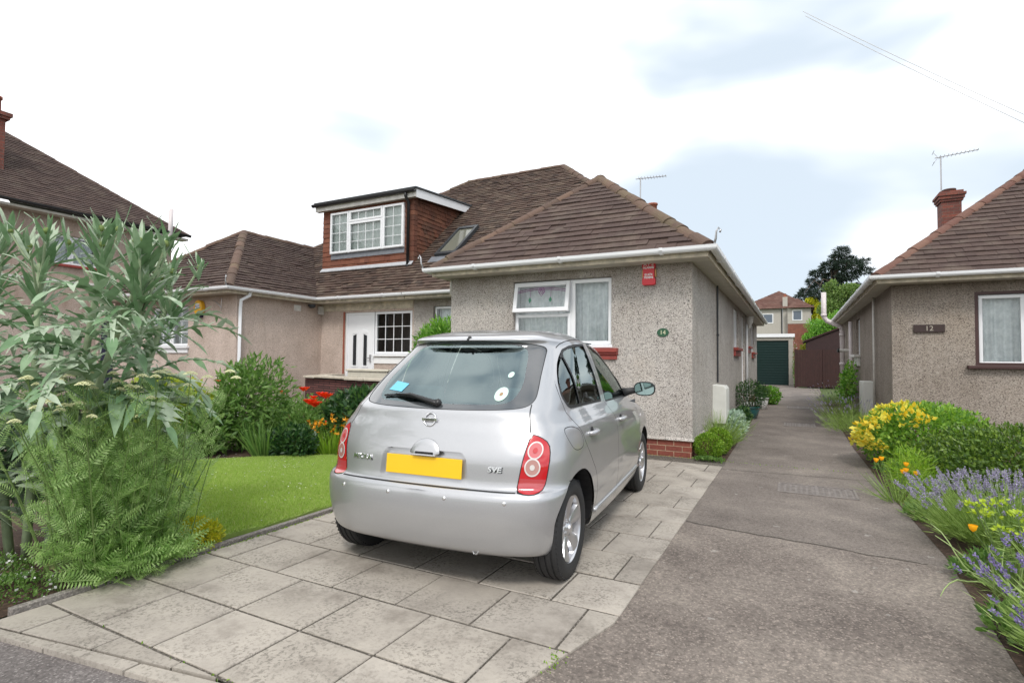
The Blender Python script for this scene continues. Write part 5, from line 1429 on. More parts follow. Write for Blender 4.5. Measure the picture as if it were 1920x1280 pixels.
def build_car():
    car = thing('parked_car', 'silver five-door hatchback parked on the paving slabs, seen from behind, with plain yellow number plate', 'car', CARP, rz=-CARA)
    T = Matrix.Translation(Vector(CARP)) @ Matrix.Rotation(-CARA, 4, 'Z')
    def tw(P): return [T @ Vector(p) for p in P]
    # outlines ------------------------------------------------------------
    reg = []   # (class, uv polygon, priority) later entries win
    def add(cls, pts, kind, sm=0, closed=True, step=.02):
        if sm: pts = smooth_poly(pts, closed, sm)
        uvp = inv(dens(pts, step, closed), kind); reg.append((cls, uvp))
    # rear window
    ro = [(0, 1.436), (.30, 1.427), (.46, 1.412), (.525, 1.392), (.540, 1.33), (.568, 1.22), (.592, 1.12), (.597, 1.07), (.575, 1.035), (.50, 1.020), (.30, 1.010), (0, 1.006)]
    ro_m = [(-.3, 1.427)] + ro + [(-.3, 1.010)]
    cl = lambda p: [(max(0.0, q[0]), q[1]) for q in p]
    add('seam', cl(smooth_poly(offset_poly(ro_m, -.004), True, 2)), 'rear')
    add('ceramic', cl(smooth_poly(ro_m, True, 2)), 'rear')
    ri = [(-.3, 1.418), (0, 1.423), (.295, 1.412), (.39, 1.397), (.43, 1.368), (.468, 1.26), (.499, 1.16), (.488, 1.09), (.456, 1.052), (.38, 1.042), (.215, 1.039), (0, 1.037), (-.3, 1.039)]
    add('rearglass', cl(smooth_poly(ri, True, 2)), 'rear')
    # tail light
    li = [(.588, .585), (.60, .67), (.617, .77), (.636, .885), (.68, .872), (.727, .838), (.742, .77), (.735, .68), (.722, .60), (.70, .577), (.65, .573)]
    add('seam', offset_poly(li, -.005), 'rear', 1); add('light', li, 'rear', 1)
    lb = [(.560, .660), (.560, .54), (.76, .54), (.76, .650)]
    LOWUV = inv(dens([(.599, .652), (.74, .646)], .02, False), 'rear')
    ll = [(.594, .589), (.600, .652), (.731, .646), (.720, .604), (.70, .583), (.65, .579)]
    add('lightlow', ll, 'rear')
    # tailgate shut line down the side of the glass to the light, and along the bottom
    add('seam', ribbon(smooth_poly([(.590, 1.045), (.600, 1.0), (.612, .95), (.622, .91), (.634, .885)], False, 1), .006), 'rear')
    add('seam', [(0, .581), (.30, .581), (.59, .581), (.59, .5765), (.30, .5765), (0, .5765)], 'rear')
    # number plate recess
    rc = [(0, .776), (.235, .774), (.272, .762), (.287, .73), (.297, .66), (.306, .590), (0, .590)]
    add('recess', [(0, .776), (.235, .774), (.262, .768), (.282, .745), (.287, .73), (.297, .66), (.306, .588), (0, .588)], 'rear')
    add('recess', [(0, .762), (.225, .760), (.250, .752), (.270, .735), (.277, .70), (.285, .66), (.292, .588), (0, .588)], 'rear')
    # bumper top edge round the side
    add('seam', ribbon([(-.16, .612), (.0, .610)], .005), 'side')
    # side glazing with seal
    wall_ = [(.114, 1.015), (.075, 1.035), (.056, 1.085), (.092, 1.160), (.150, 1.222), (.219, 1.278), (.30, 1.327), (.405, 1.377), (.55, 1.405), (.699, 1.419), (.930, 1.429), (.925, 1.2), (.908, 1.008), (.5, 1.012)]
    w1 = [(.362, 1.345), (.41, 1.372), (.55, 1.398), (.70, 1.412), (.922, 1.422), (.917, 1.2), (.900, 1.016), (.5, 1.019), (.352, 1.022)]
    w1q = [(.338, 1.335), (.326, 1.022), (.118, 1.024), (.082, 1.042), (.066, 1.086), (.10, 1.155), (.155, 1.214), (.225, 1.27)]
    w2 = [(1.075, 1.430), (1.27, 1.418), (1.45, 1.385), (1.64, 1.315), (1.80, 1.215), (1.90, 1.12), (1.95, 1.02), (1.93, .995), (1.055, 1.000)]
    frame_outer = [(.045, 1.02), (.03, 1.09), (.07, 1.19), (.19, 1.31), (.36, 1.40), (.55, 1.445), (.95, 1.466), (1.35, 1.455), (1.62, 1.39), (1.84, 1.27), (2.01, 1.10), (2.06, .985), (1.6, .965), (.9, .972), (.3, .985), (.10, .99)]
    # door shut lines
    d1 = smooth_poly([(.02, .99), (.025, 1.09), (.065, 1.195), (.185, 1.32), (.36, 1.412), (.55, 1.452), (.95, 1.474), (1.37, 1.463), (1.65, 1.395), (1.87, 1.275), (2.04, 1.11), (2.11, .99), (2.15, .80), (2.13, .45), (2.08, .27)], False, 1)
    add('seam', ribbon(d1, .006), 'side')
    add('seam', ribbon(smooth_poly([(.02, .99), (.06, .93), (.12, .87), (.16, .78), (.30, .66), (.395, .58), (.45, .44), (.42, .33), (.41, .27)], False, 1), .006), 'side')
    add('seam', ribbon([(.975, 1.466), (.985, 1.2), (1.0, .99), (1.10, .88), (1.108, .6), (1.09, .27)], .006), 'side')
    add('seam', ribbon([(.42, .30), (2.08, .285)], .005), 'side')
    rd_ = lambda w_: smooth_poly(dens(w_, .035, True), True, 1)
    add('seal', rd_(offset_poly(wall_, -.010)), 'side'); add('sideglass', rd_(w1), 'side'); add('sideglass', rd_(w1q), 'side')
    add('seal', rd_(offset_poly(w2, -.012)), 'side'); add('sideglass', rd_(w2), 'side')
    # fuel flap
    fl = smooth_poly([(-.145, .905), (-.02, .915), (.09, .885), (.115, .82), (.10, .775), (-.03, .765), (-.10, .80)], True, 2)
    add('seam', fl, 'side'); add('body', offset_poly(fl, .0045), 'side')
    # windscreen
    ws = [(0, 1.47), (.36, 1.455), (.47, 1.43), (.55, 1.30), (.63, 1.10), (.66, 1.0), (.4, .985), (0, .98)]
    add('ceramic', ws, 'front'); add('screen', [(0, 1.45), (.34, 1.438), (.44, 1.41), (.52, 1.29), (.595, 1.10), (.61, 1.03), (.4, 1.01), (0, 1.005)], 'front')
    # front lamps
    add('headlamp', [(.48, .78), (.60, .83), (.70, .80), (.70, .70), (.62, .64), (.52, .66)], 'front', 1)
    # wheel arches
    for cy in (.02, 2.44):
        a = [(cy+.365*math.cos(t), .285+.365*math.sin(t)) for t in np.linspace(PI, 0, 30)]
        a = [(cy-.355, .1)] + a + [(cy+.355, .1)]
        a = [(p[0], max(p[1], .195)) for p in a]
        add('hole', a, 'side', step=.03)
    # triangulate in parameter space ---------------------------------------
    V = []; E = []
    us = np.linspace(0, NC-1, (NC-1)*9+1); vs = np.linspace(0, NR-1, (NR-1)*7+1)
    for v in vs:
        for u in us: V.append((u, v))
    nU = len(us)
    rim = list(range(nU)); 
    nV = len(vs)
    E += [(i, i+1) for i in range(nU-1)] + [((nV-1)*nU+i, (nV-1)*nU+i+1) for i in range(nU-1)] + [(j*nU, (j+1)*nU) for j in range(nV-1)] + [(j*nU+nU-1, (j+1)*nU+nU-1) for j in range(nV-1)]
    for cls, q in reg:
        b = len(V); k = len(q)
        V += [tuple(p) for p in q]; E += [(b+i, b+(i+1) % k) for i in range(k)]
    rr = delaunay_2d_cdt([Vector(p) for p in V], E, [], 0, 1e-4)
    vo = np.array([tuple(v) for v in rr[0]]); fo = np.array([tuple(f) for f in rr[2] if len(f) == 3])
    cen = vo[fo].mean(1)
    cls = np.array(['body']*len(fo), dtype=object)
    for c, q in reg: cls[inpoly(cen, q)] = c
    X = Sf(vo[:, 0], vo[:, 1])
    # per-vertex normals of the smooth surface
    h = 1e-3
    du = Sf(np.minimum(vo[:, 0]+h, NC-1), vo[:, 1])-Sf(np.maximum(vo[:, 0]-h, 0), vo[:, 1]); dv = Sf(vo[:, 0], np.minimum(vo[:, 1]+h, NR-1))-Sf(vo[:, 0], np.maximum(vo[:, 1]-h, 0))
    nrm = np.cross(du, dv); nrm /= np.linalg.norm(nrm, axis=1, keepdims=True)+1e-12
    cen3 = np.array([0, 1.3, .7]); 
    sg = np.sign((nrm*(X-cen3)).sum(1)); nrm *= sg[:, None]
    # relief: light press-in of plate recess
    def panel(name, classes, mats, clsmat, parent=None, both=True, off=0.0, fn=None):
        sel = np.isin(cls, classes); f = fo[sel]; c = cls[sel]
        if len(f) == 0: return None
        used, invi = np.unique(f, return_inverse=True); f2 = invi.reshape(-1, 3)
        P = X[used] + nrm[used]*off; NN = nrm[used]
        if fn is not None: P = fn(P, vo[used], NN)
        allP = [P]; F = [f2]; C = [c]; NNs = [NN]
        if both:
            Pm = P*np.array([-1, 1, 1]); allP.append(Pm); F.append(f2[:, ::-1]+len(P)); C.append(c); NNs.append(NN*np.array([-1, 1, 1]))
        P = np.concatenate(allP); F = np.concatenate(F); C = np.concatenate(C); NNs = np.concatenate(NNs)
        # make winding agree with normals
        fn_ = np.cross(P[F[:, 1]]-P[F[:, 0]], P[F[:, 2]]-P[F[:, 0]]); flip = (fn_*NNs[F[:, 0]]).sum(1) < 0
        F[flip] = F[flip][:, ::-1]
        mi = np.array([clsmat[x] for x in C])
        o = raw(name, P, (F.ravel(), np.full(len(F), 3)), mats, None, mi=mi, smooth=True)
        try: o.data.normals_split_custom_set_from_vertices([tuple(n) for n in NNs])
        except Exception as ex: print('normals', ex)
        if parent is None: o.parent = car
        else: o.parent = parent
        return o
    def band(name, outline_cls, mat_): pass
    uvc = {}
    # split of body shell into panels by position in (u,v): bumper, tailgate, doors, rest
    c3 = X[fo].mean(1)
    isb = (cls == 'body')
    bump_ = isb & (cen[:, 1] < 4.6) & (cen[:, 0] < 4.6) & (c3[:, 2] < .5775+.035*np.clip((c3[:, 1]+.45)/.4, 0, 1))
    gate = isb & ~bump_ & (c3[:, 0] < .63) & (c3[:, 1] < .13) & (cen[:, 0] < 3.0) & (c3[:, 2] < 1.05) & (c3[:, 2] > .57)
    gate &= (c3[:, 0] < np.interp(c3[:, 2], [.57, .60, .77, .885, .91, 1.0, 1.05], [.588, .592, .617, .636, .622, .60, .59]))
    cls[gate | (cls == 'recess')] = 'gate'; rec_faces = None
    cls[bump_] = 'bumper'
    isb = (cls == 'body')
    dpoly = inv(dens([(.02, .99), (.025, 1.09), (.065, 1.195), (.185, 1.32), (.36, 1.412), (.55, 1.452), (.975, 1.474), (.985, 1.2), (1.0, .99), (1.10, .88), (1.108, .6), (1.09, .29), (.41, .30), (.42, .33), (.45, .44), (.395, .58), (.30, .66), (.16, .78), (.12, .87), (.06, .93)], .02, True), 'side')
    dpoly2 = inv(dens([(.975, 1.474), (.985, 1.2), (1.0, .99), (1.10, .88), (1.108, .6), (1.09, .29), (2.08, .285), (2.13, .45), (2.15, .80), (2.11, .99), (2.04, 1.11), (1.87, 1.275), (1.65, 1.395), (1.37, 1.463)], .02, True), 'side')
    in1 = inpoly(cen, dpoly) & (cen[:, 0] > 3.4); in2 = inpoly(cen, dpoly2) & (cen[:, 0] > 3.4)
    cls[isb & in1] = 'door1'; cls[isb & in2] = 'door2'
    seal1 = (cls == 'seal') & in1; seal2 = (cls == 'seal') & in2
    cls[(cls == 'sideglass') & (c3[:, 1] > 1.0)] = 'sideglass2'
    body = panel('body', ['body', 'seam'], [M['paint'], M['seam']], {'body': 0, 'seam': 1})
    bo = panel('bumper', ['bumper'], [M['paint']], {'bumper': 0}, fn=bumper_fn)
    go = panel('tailgate', ['gate'], [M['paint']], {'gate': 0}, fn=gate_fn)
    rw = panel('rear_window', ['ceramic_r'], [M['ceramic']], {'ceramic_r': 0}) if False else None
    cls[(cls == 'ceramic') & (c3[:, 1] > 1.0)] = 'ceramic_f'
    rw = panel('rear_window', ['ceramic'], [M['ceramic']], {'ceramic': 0}, off=-.002)
    pg = panel('pane', ['rearglass'], [M['rearglass']], {'rearglass': 0}, parent=rw, off=-.0025)
    wf = panel('windscreen', ['ceramic_f', 'screen'], [M['ceramic'], M['carglass']], {'ceramic_f': 0, 'screen': 1}, off=-.002)
    panel('headlight', ['headlamp'], [M['lens_clear']], {'headlamp': 0})
    def half(name, classes, mats, cm, side, parent=None, off=0, fn=None):
        o = panel(name, classes, mats, cm, parent=parent, both=False, off=off, fn=fn)
        if o is not None and side < 0:
            o.data.transform(Matrix.Diagonal((-1, 1, 1, 1))); o.data.flip_normals()
        return o
    for sd in (1, -1):
        for nm, k, gl in (('rear_door', 'door1', 'sideglass'), ('front_door', 'door2', 'sideglass2')):
            d = half(nm, [k], [M['paint']], {k: 0}, sd, off=0.0)
            half('side_window', [gl], [M['carglass']], {gl: 0}, sd, parent=d, off=-.006)
            # seal faces for this door
            cc = cls.copy(); selm = (seal1 if k == 'door1' else seal2); 
            cls[selm] = 'seal_now'; half('window_seal', ['seal_now'], [M['rubber']], {'seal_now': 0}, sd, parent=d, off=.001); cls[selm] = 'seal'
            # handle
            hy, hz = (.355, .838) if k == 'door1' else (1.285, .843)
            uv0 = inv([(hy, hz)], 'side')[0]; p0 = Sf(*uv0)[0]; p0x = p0[0]*sd
            m = MB(); m.tube([(p0x-.01*sd, hy-.085, hz-.004), (p0x+.022*sd, hy-.07, hz-.002), (p0x+.034*sd, hy, hz), (p0x+.024*sd, hy+.075, hz), (p0x-.01*sd, hy+.09, hz)], [.012, .015, .017, .015, .012], 10)
            o = m.build('door_handle', M['paint'], None, smooth=True); o.parent = d
            m = MB(); m.lathe([(.0, 0), (.032, 0), (.034, -.006)], (p0x+.003*sd, hy-.005, hz-.0), 16, axis='x'); o = m.build('handle_cup', M['seam'], None, smooth=True); o.parent = d
        lt = half('tail_light', ['light'], [M['lens']], {'light': 0}, sd, off=.002, fn=None)
        for cx, cz, r, mm in ((.668, .803, .050, 'lens_pale'), (.661, .712, .052, 'lens_core')):
            def disc(r0, r1, mname, nm, dz):
                n = 28; pts = []
                ring = [(cx+rr_*math.cos(2*PI*i/n)*.82, cz+rr_*math.sin(2*PI*i/n)) for rr_ in (r0, r1) for i in range(n)]
                uv = inv(ring, 'rear'); P = Sf(uv[:, 0], uv[:, 1]); 
                nn = np.array([.45, -.88, .12]); P = P + nn*dz
                P[:, 0] *= sd
                m = MB()
                f = [(i, (i+1) % n, n+(i+1) % n, n+i) for i in range(n)] if r0 > 1e-4 else [tuple(range(n, 2*n))]
                m.add([tuple(p) for p in P], f); o = m.build(nm, M[mname], None, smooth=True); o.parent = lt
            disc(r*.80, r*.96, 'lens_clear', 'lamp_ring', .006)
            disc(0.0, r*.80, mm, 'lamp_disc', .005)
            disc(0.0, r*.30, 'lens_clear' if mm == 'lens_core' else 'lens', 'lamp_bulb', .0065)
        half('lamp_strip', ['lightlow'], [M['lens_low']], {'lightlow': 0}, sd, parent=lt, off=.002)
    # underside, arches ----------------------------------------------------
    m = MB(); m.box((-.52, -.30, .20), (.52, 2.85, .26)); m.box((-.30, -.44, .235), (.30, -.2, .30)); o = m.build('underbody', M['blackpl'], None); o.parent = car
    for cy in (.02, 2.44):
        for sd in (1, -1):
            m = MB(); n = 20; vs = []
            for x in (.82, .50):
                for i in range(n+1):
                    t = PI*i/n*1.06-.03*PI; yy, zz = cy+.368*math.cos(t), .285+.368*math.sin(t)
                    xx = (x if yy > -.2 or cy > 1 else .56) if x < .6 or (yy < -.24 and cy < 1) else min(x, Sf(*inv([(yy, max(zz, .2))], 'side')[0])[0][0]-.012)
                    vs.append((xx*sd, yy, zz))
            m.add(vs, [(i, i+1, n+2+i, n+1+i) for i in range(n)] + [tuple(range(n+1, 2*n+2))]); o = m.build('arch_liner', M['blackpl'], None, fixn=False); o.parent = car
    # sill moulding
    for sd in (1, -1):
        ys = np.linspace(.42, 2.06, 24); P = [Sf(*inv([(y, .305 + .012*(y-.4))], 'side')[0])[0] for y in ys]
        m = MB(); m.tube([(p[0]*sd*1.0, p[1], p[2]) for p in P], .016, 8); o = m.build('sill_moulding', M['paint'], None, smooth=True); o.parent = car
    # rear furniture --------------------------------------------------------
    def RP(x, z, d=0.0):
        u, v = inv([(abs(x), z)], 'rear')[0]; p = Sf(u, v)[0]; p[0] *= (1 if x >= 0 else -1); return Vector((p[0], p[1]-d, p[2]))
    yp = -.432
    m = MB(); m.prism([(-.26, yp-.006, .623), (.26, yp-.006, .623), (.26, yp+.004, .734), (-.26, yp+.004, .734)], (0, -.006, 0)); o = m.build('number_plate', M['plate'], None, bevel=.003); o.parent = car
    # tailgate handle: half-round painted cover with a dark shut line
    cx, cz = .012, .757
    def cap(r, dz, nm, mm, dome):
        n = 26; m = MB(); vs = []
        for k, (q, dd) in enumerate(((1.0, 0), (.93, .6), (.6, .95), (.0, 1.0))):
            for i in range(n):
                t = 2*PI*i/n; x = cx+r*q*math.cos(t); zz = math.sin(t); z = cz + (r*.82*q*zz if zz > 0 else r*.16*q*zz)
                p = RP(x, z+.0); vs.append((p.x, p.y-dz-dome*dd, z))
        m.add(vs, [(k*n+i, k*n+(i+1) % n, (k+1)*n+(i+1) % n, (k+1)*n+i) for k in range(3) for i in range(n)]); o = m.build(nm, M[mm], None, smooth=True); return o
    o3 = cap(.103, -.001, 'handle_gap', 'seam', .003); o = cap(.098, .001, 'boot_handle', 'paint', .010); o.parent = car; o3.parent = o
    m = MB(); m.box((-.050, yp-.020, .750), (.074, yp+.02, .764)); o2 = m.build('handle_slot', M['seam'], None, bevel=.004); o2.parent = o
    m = MB(); m.box((-.066, yp-.024, .742), (.090, yp+.02, .7495)); o2 = m.build('handle_lip', M['paint_bright'], None, bevel=.003); o2.parent = o
    m = MB(); m.box((-.004, yp-.003, .795), (.012, yp+.01, .800)); o2 = m.build('key_slot', M['seam'], None); o2.parent = o
    # round badge with bar
    p = RP(0, .945); m = MB(); rr_ = .038; tilt = .022
    ring = [(p.x+rr_*math.cos(2*PI*i/28), p.y-.008+tilt*math.sin(2*PI*i/28)*.6, p.z+rr_*math.sin(2*PI*i/28)) for i in range(29)]; m.tube(ring, .0055, 6, cap=False)
    o = m.build('badge', M['chrome'], None, smooth=True); o.parent = car
    m = MB(); m.box((p.x-.052, p.y-.017, p.z-.0105), (p.x+.052, p.y-.008, p.z+.0105)); o2 = m.build('badge_bar', M['chrome'], None, bevel=.003); o2.parent = o
    text('NISSAN', .019, TXT((p.x, p.y-.0178, p.z)), .0005, M['greypl'], None, font_scale=(1.05, 1)).parent = o
    for s_, x0, x1, z, sz in (('MICRA', -.530, -.360, .700, .048), ('SVE', .408, .512, .693, .048)):
        pa, pb = RP(x0, z, .006), RP(x1, z, .006); ang = math.atan2(pb.y-pa.y, pb.x-pa.x); mid = (pa+pb)/2
        Tt = Matrix.Translation(mid) @ Matrix.Rotation(ang, 4, 'Z') @ Matrix.Rotation(R_(84), 4, 'X')
        text(s_, sz, Tt, .004, M['chrome'], None, font_scale=((x1-x0)/(.046*.62*len(s_))*.88, .85), bold=.0008, shear=.12).parent = car
        Tt2 = Matrix.Translation(mid+Vector((.0035, .0055, -.0035))) @ Matrix.Rotation(ang, 4, 'Z') @ Matrix.Rotation(R_(84), 4, 'X')
        text(s_, sz, Tt2, .0005, M['greypl'], None, name='lettering_shadow', font_scale=((x1-x0)/(.046*.62*len(s_))*.88, .85), bold=.0026, shear=.12).parent = car  # dark grey offset copy behind the chrome letters, modelled as their shadow
    # parking sensors, bumper notch and step
    for x in (-.545, -.19, .19, .545):
        q = RP(x, .527); a = math.atan2((RP(x+.01 if x > 0 else x-.01, .527)-q).y, .01)*(1 if x > 0 else -1)
        m = MB(); m.lathe([(0, -.0045), (.010, -.0035), (.0125, .001)], (0, 0, 0), 14, axis='y'); 
        m2 = m.build('parking_sensor', M['paint_bright'], None, smooth=True); m2.data.transform(Matrix.Translation(q) @ Matrix.Rotation(a, 4, 'Z')); m2.parent = car
    # tow eye below
    m = MB(); m.tube([(.36+.018*math.cos(t), -.45, .244-.022*math.sin(t)) for t in np.linspace(0, PI, 9)], .005, 6); o = m.build('tow_loop', M['steel'], None, smooth=True); o.parent = car
    # high nozzle
    q = RP(0, 1.452)
    m = MB(); m.lathe([(0, -.012), (.008, -.010), (.010, .0)], (0, q.y-.004, 1.446), 10, axis='y'); m.lathe([(0, .012), (.012, .008), (.014, 0)], (0, q.y+.015, 1.458), 10); o = m.build('washer_nozzle', M['blackpl'], None, smooth=True); o.parent = car
    # wiper
    piv = RP(.015, 1.040, .02); tip = RP(-.415, 1.082, .02); mid = RP(-.20, 1.078, .03)
    m = MB(); m.tube([piv+Vector((.01, 0, -.012)), piv+Vector((-.02, -.01, .004)), mid+Vector((0, -.006, .004)), tip*.6+mid*.4], [.017, .017, .012, .006], 8); m.lathe([(0, -.02), (.022, -.016), (.026, .01)], tuple(piv), 14, axis='y'); o = m.build('rear_wiper', M['blackpl'], None, smooth=True); o.parent = car
    m = MB(); bl = [RP(x, z, .012) for x, z in ((-.425, 1.070), (-.33, 1.076), (-.22, 1.072), (-.12, 1.062), (-.05, 1.050))]; m.tube(bl, .007, 6); m.tube([b_+Vector((0, .006, -.012)) for b_ in bl], .004, 5); o2 = m.build('wiper_blade', M['rubber'], None); o2.parent = o
    # stickers inside the rear glass
    def sticker(cx, cz, r, mname, n=20, square=False):
        pts = [(cx+r*math.cos(2*PI*i/n), cz+r*math.sin(2*PI*i/n)) for i in range(n)] if not square else [(cx-.065, cz-.02), (cx+.05, cz-.03), (cx+.075, cz+.02), (cx-.04, cz+.035)]
        P = [RP(x, z, .0008) for x, z in pts]; m = MB(); m.poly([(p.x, p.y, p.z) for p in P]); o = m.build('sticker', M[mname], None, fixn=False); o.parent = rw; return o
    sticker(.394, 1.101, .040, 'st_pale'); sticker(.394, 1.101, .011, 'st_brown', 10).location.y = -.001; sticker(-.365, 1.125, 0, 'st_blue', square=True); sticker(.40, 1.215, .018, 'st_pale')
    # mirrors
    for sd in (1, -1):
        m = MB(); cx, cy, cz = .895*sd, 1.93, 1.055; n = 20; vs = []
        prof = [(.0, .10), (.55, .085), (.85, .05), (1.0, .0), (1.0, -.015), (.93, -.025)]
        for r, dy in prof:
            for i in range(n):
                t = 2*PI*i/n; ex = abs(math.cos(t))**.75*math.copysign(1, math.cos(t)); ez = abs(math.sin(t))**.75*math.copysign(1, math.sin(t))
                vs.append((cx+.098*r*ex, cy+dy, cz+.066*r*ez))
        fs = [(k*n+i, k*n+(i+1) % n, (k+1)*n+(i+1) % n, (k+1)*n+i) for k in range(len(prof)-1) for i in range(n)]
        m.add(vs, fs); m.tube([(.70*sd, 1.90, 1.015), (.76*sd, 1.92, 1.03), (.83*sd, 1.945, 1.045)], [.045, .032, .028], 10); o = m.build('wing_mirror', M['rubber'], None, smooth=True); o.parent = car
        m = MB(); pts = [(cx+.088*abs(math.cos(t))**.75*math.copysign(1, math.cos(t)), cy-.022, cz+.056*abs(math.sin(t))**.75*math.copysign(1, math.sin(t))) for t in [2*PI*i/24 for i in range(24)]]; m.poly(pts); o2 = m.build('mirror_glass', M['mirror'], None, fixn=False); o2.parent = o
        # side indicator
        m = MB(); p = Sf(*inv([(2.26, .775)], 'side')[0])[0]; m.lathe([(0, .008), (.018, .006), (.022, 0)], (p[0]*1.0 if sd > 0 else 0, p[1], p[2]), 12, axis='x') if sd > 0 else m.lathe([(0, -.008), (.018, -.006), (.022, 0)], (-p[0], p[1], p[2]), 12, axis='x'); o = m.build('side_indicator', M['lens_clear'], None, smooth=True); o.parent = car
    # wheels
    for cy, camb in ((0.0, 0), (2.43, 0)):
        for sd in (1, -1):
            make_wheel(car, sd, cy)
    interior(car)
    return car

def bumper_fn(P, uv, NN):
    # crescent notch in the middle of the bumper top
    x, z = P[:, 0], P[:, 2]; back = P[:, 1] < -.3
    d = ((x-.0)/.095)**2 + ((z-.556)/.055)**2
    P = P.copy(); P[:, 1] += np.where(back, .024*np.clip(1-d, 0, 1)**.7*np.clip((.560-z)/.012, 0, 1), 0)
    return P
def gate_fn(P, uv, NN):
    P = P.copy(); x, z = np.abs(P[:, 0]), P[:, 2]
    xe = np.interp(z, [.588, .66, .73, .745, .768, .774, .776], [.306, .297, .287, .282, .262, .235, 0])
    d = np.minimum(np.minimum(xe-x, .777-z), z-.589)
    P[:, 1] += np.where((z > .58) & (z < .777), .030*np.clip(d/.013, 0, 1), 0)
    # swage lip at the lower edge
    return P

def make_wheel(car, sd, cy):
    R0, W = .295, .175; xo = .795; xi = xo-W
    cx = (xo+xi)/2
    w = bpy.data.objects.new('wheel', bpy.data.meshes.new('wheel')); 
    hub = MB(); hub.lathe([(.0, -.06), (.09, -.06), (.09, .02), (0, .02)], (cx*sd, cy, R0), 16, axis='x'); wo = hub.build('wheel', M['blackpl'], None); wo.parent = car
    prof = [(.198, -W/2+.012), (.215, -W/2+.003), (.25, -W/2-.002), (.280, -W/2+.012), (.290, -W/2+.022)]
    tread = [(.2945, -.060), (.2945, -.043), (.288, -.041), (.288, -.033), (.295, -.031), (.295, -.004), (.288, -.002), (.288, .006), (.295, .008), (.295, .033), (.288, .035), (.288, .043), (.2945, .045), (.2945, .060)]
    prof2 = [(r, -h) for r, h in prof[::-1]]
    m = MB(); m.lathe([(r, h*sd) for r, h in prof+tread+prof2], (cx*sd, cy, R0), 64, axis='x'); o = m.build('tyre', M['tyre'], None, smooth=True, weld=False); o.parent = wo
    md = o.modifiers.new('es', 'EDGE_SPLIT'); md.split_angle = R_(40)
    # sidewall tread sipes on the shoulders
    m = MB(); 
    for i in range(60):
        t = 2*PI*i/60; c, s = math.cos(t), math.sin(t)
        for e in (1, -1):
            for (r0, r1, x0) in ((.279, .2890, .066),):
                a = .018; pts = []
                for (tt, r) in ((t-a, r0), (t+a, r0), (t+a, r1), (t-a, r1)): pts.append((cx*sd+e*x0, cy+r*math.cos(tt), R0+r*math.sin(tt)))
                m.prism(pts, (e*.008, 0, 0))
    o = m.build('tread_blocks', M['tyre'], None); o.parent = wo
    # rim: barrel plus six-spoke face
    xr = (xo-.014)*sd
    m = MB(); m.lathe([(.205, -.012*sd), (.207, -.002*sd), (.198, .0), (.190, -.010*sd), (.186, -.05*sd), (.18, -.12*sd)], (xr, cy, R0), 48, axis='x')
    n = 6; ph = .26 if cy < 1 else .8
    for k in range(n):
        t0 = 2*PI*k/n + ph
        def P(r, t, x): return (xr + x*sd, cy + r*math.cos(t0+t), R0 + r*math.sin(t0+t))
        # spoke: raised central ridge, widening toward the rim
        L = [(.03, .52), (.07, .47), (.12, .36), (.165, .32), (.192, .36)]
        xs = [-.030, -.026, -.020, -.012, -.006]
        vs = []
        for (r, hw), x in zip(L, xs):
            vs += [P(r, -hw, x-.030), P(r, -hw*.85, x-.006), P(r, -hw*.22, x+.004), P(r, hw*.22, x+.004), P(r, hw*.85, x-.006), P(r, hw, x-.030)]
        fs = [(i*6+j, i*6+j+1, (i+1)*6+j+1, (i+1)*6+j) for i in range(4) for j in range(5)]
        m.add(vs, fs)
    m.lathe([(.0, .000*sd), (.026, -.002*sd), (.030, -.012*sd), (.055, -.030*sd), (.06, -.045*sd)], (xr, cy, R0), 24, axis='x')
    o = m.build('rim', M['alloy'], None, smooth=True); o.parent = wo
    md = o.modifiers.new('es', 'EDGE_SPLIT'); md.split_angle = R_(28)
    m = MB()
    for k in range(4):
        t = 2*PI*k/4+.4; m.lathe([(0, .004*sd), (.009, .002*sd), (.010, -.012*sd)], (xr-.018*sd, cy+.045*math.cos(t), R0+.045*math.sin(t)), 8, axis='x')
    o = m.build('wheel_nut', M['steel'], None); o.parent = wo
    m = MB(); m.lathe([(0, -.075*sd), (.185, -.075*sd), (.185, -.08*sd)], (xr, cy, R0), 24, axis='x'); o = m.build('brake_drum', M['blackpl'], None); o.parent = wo

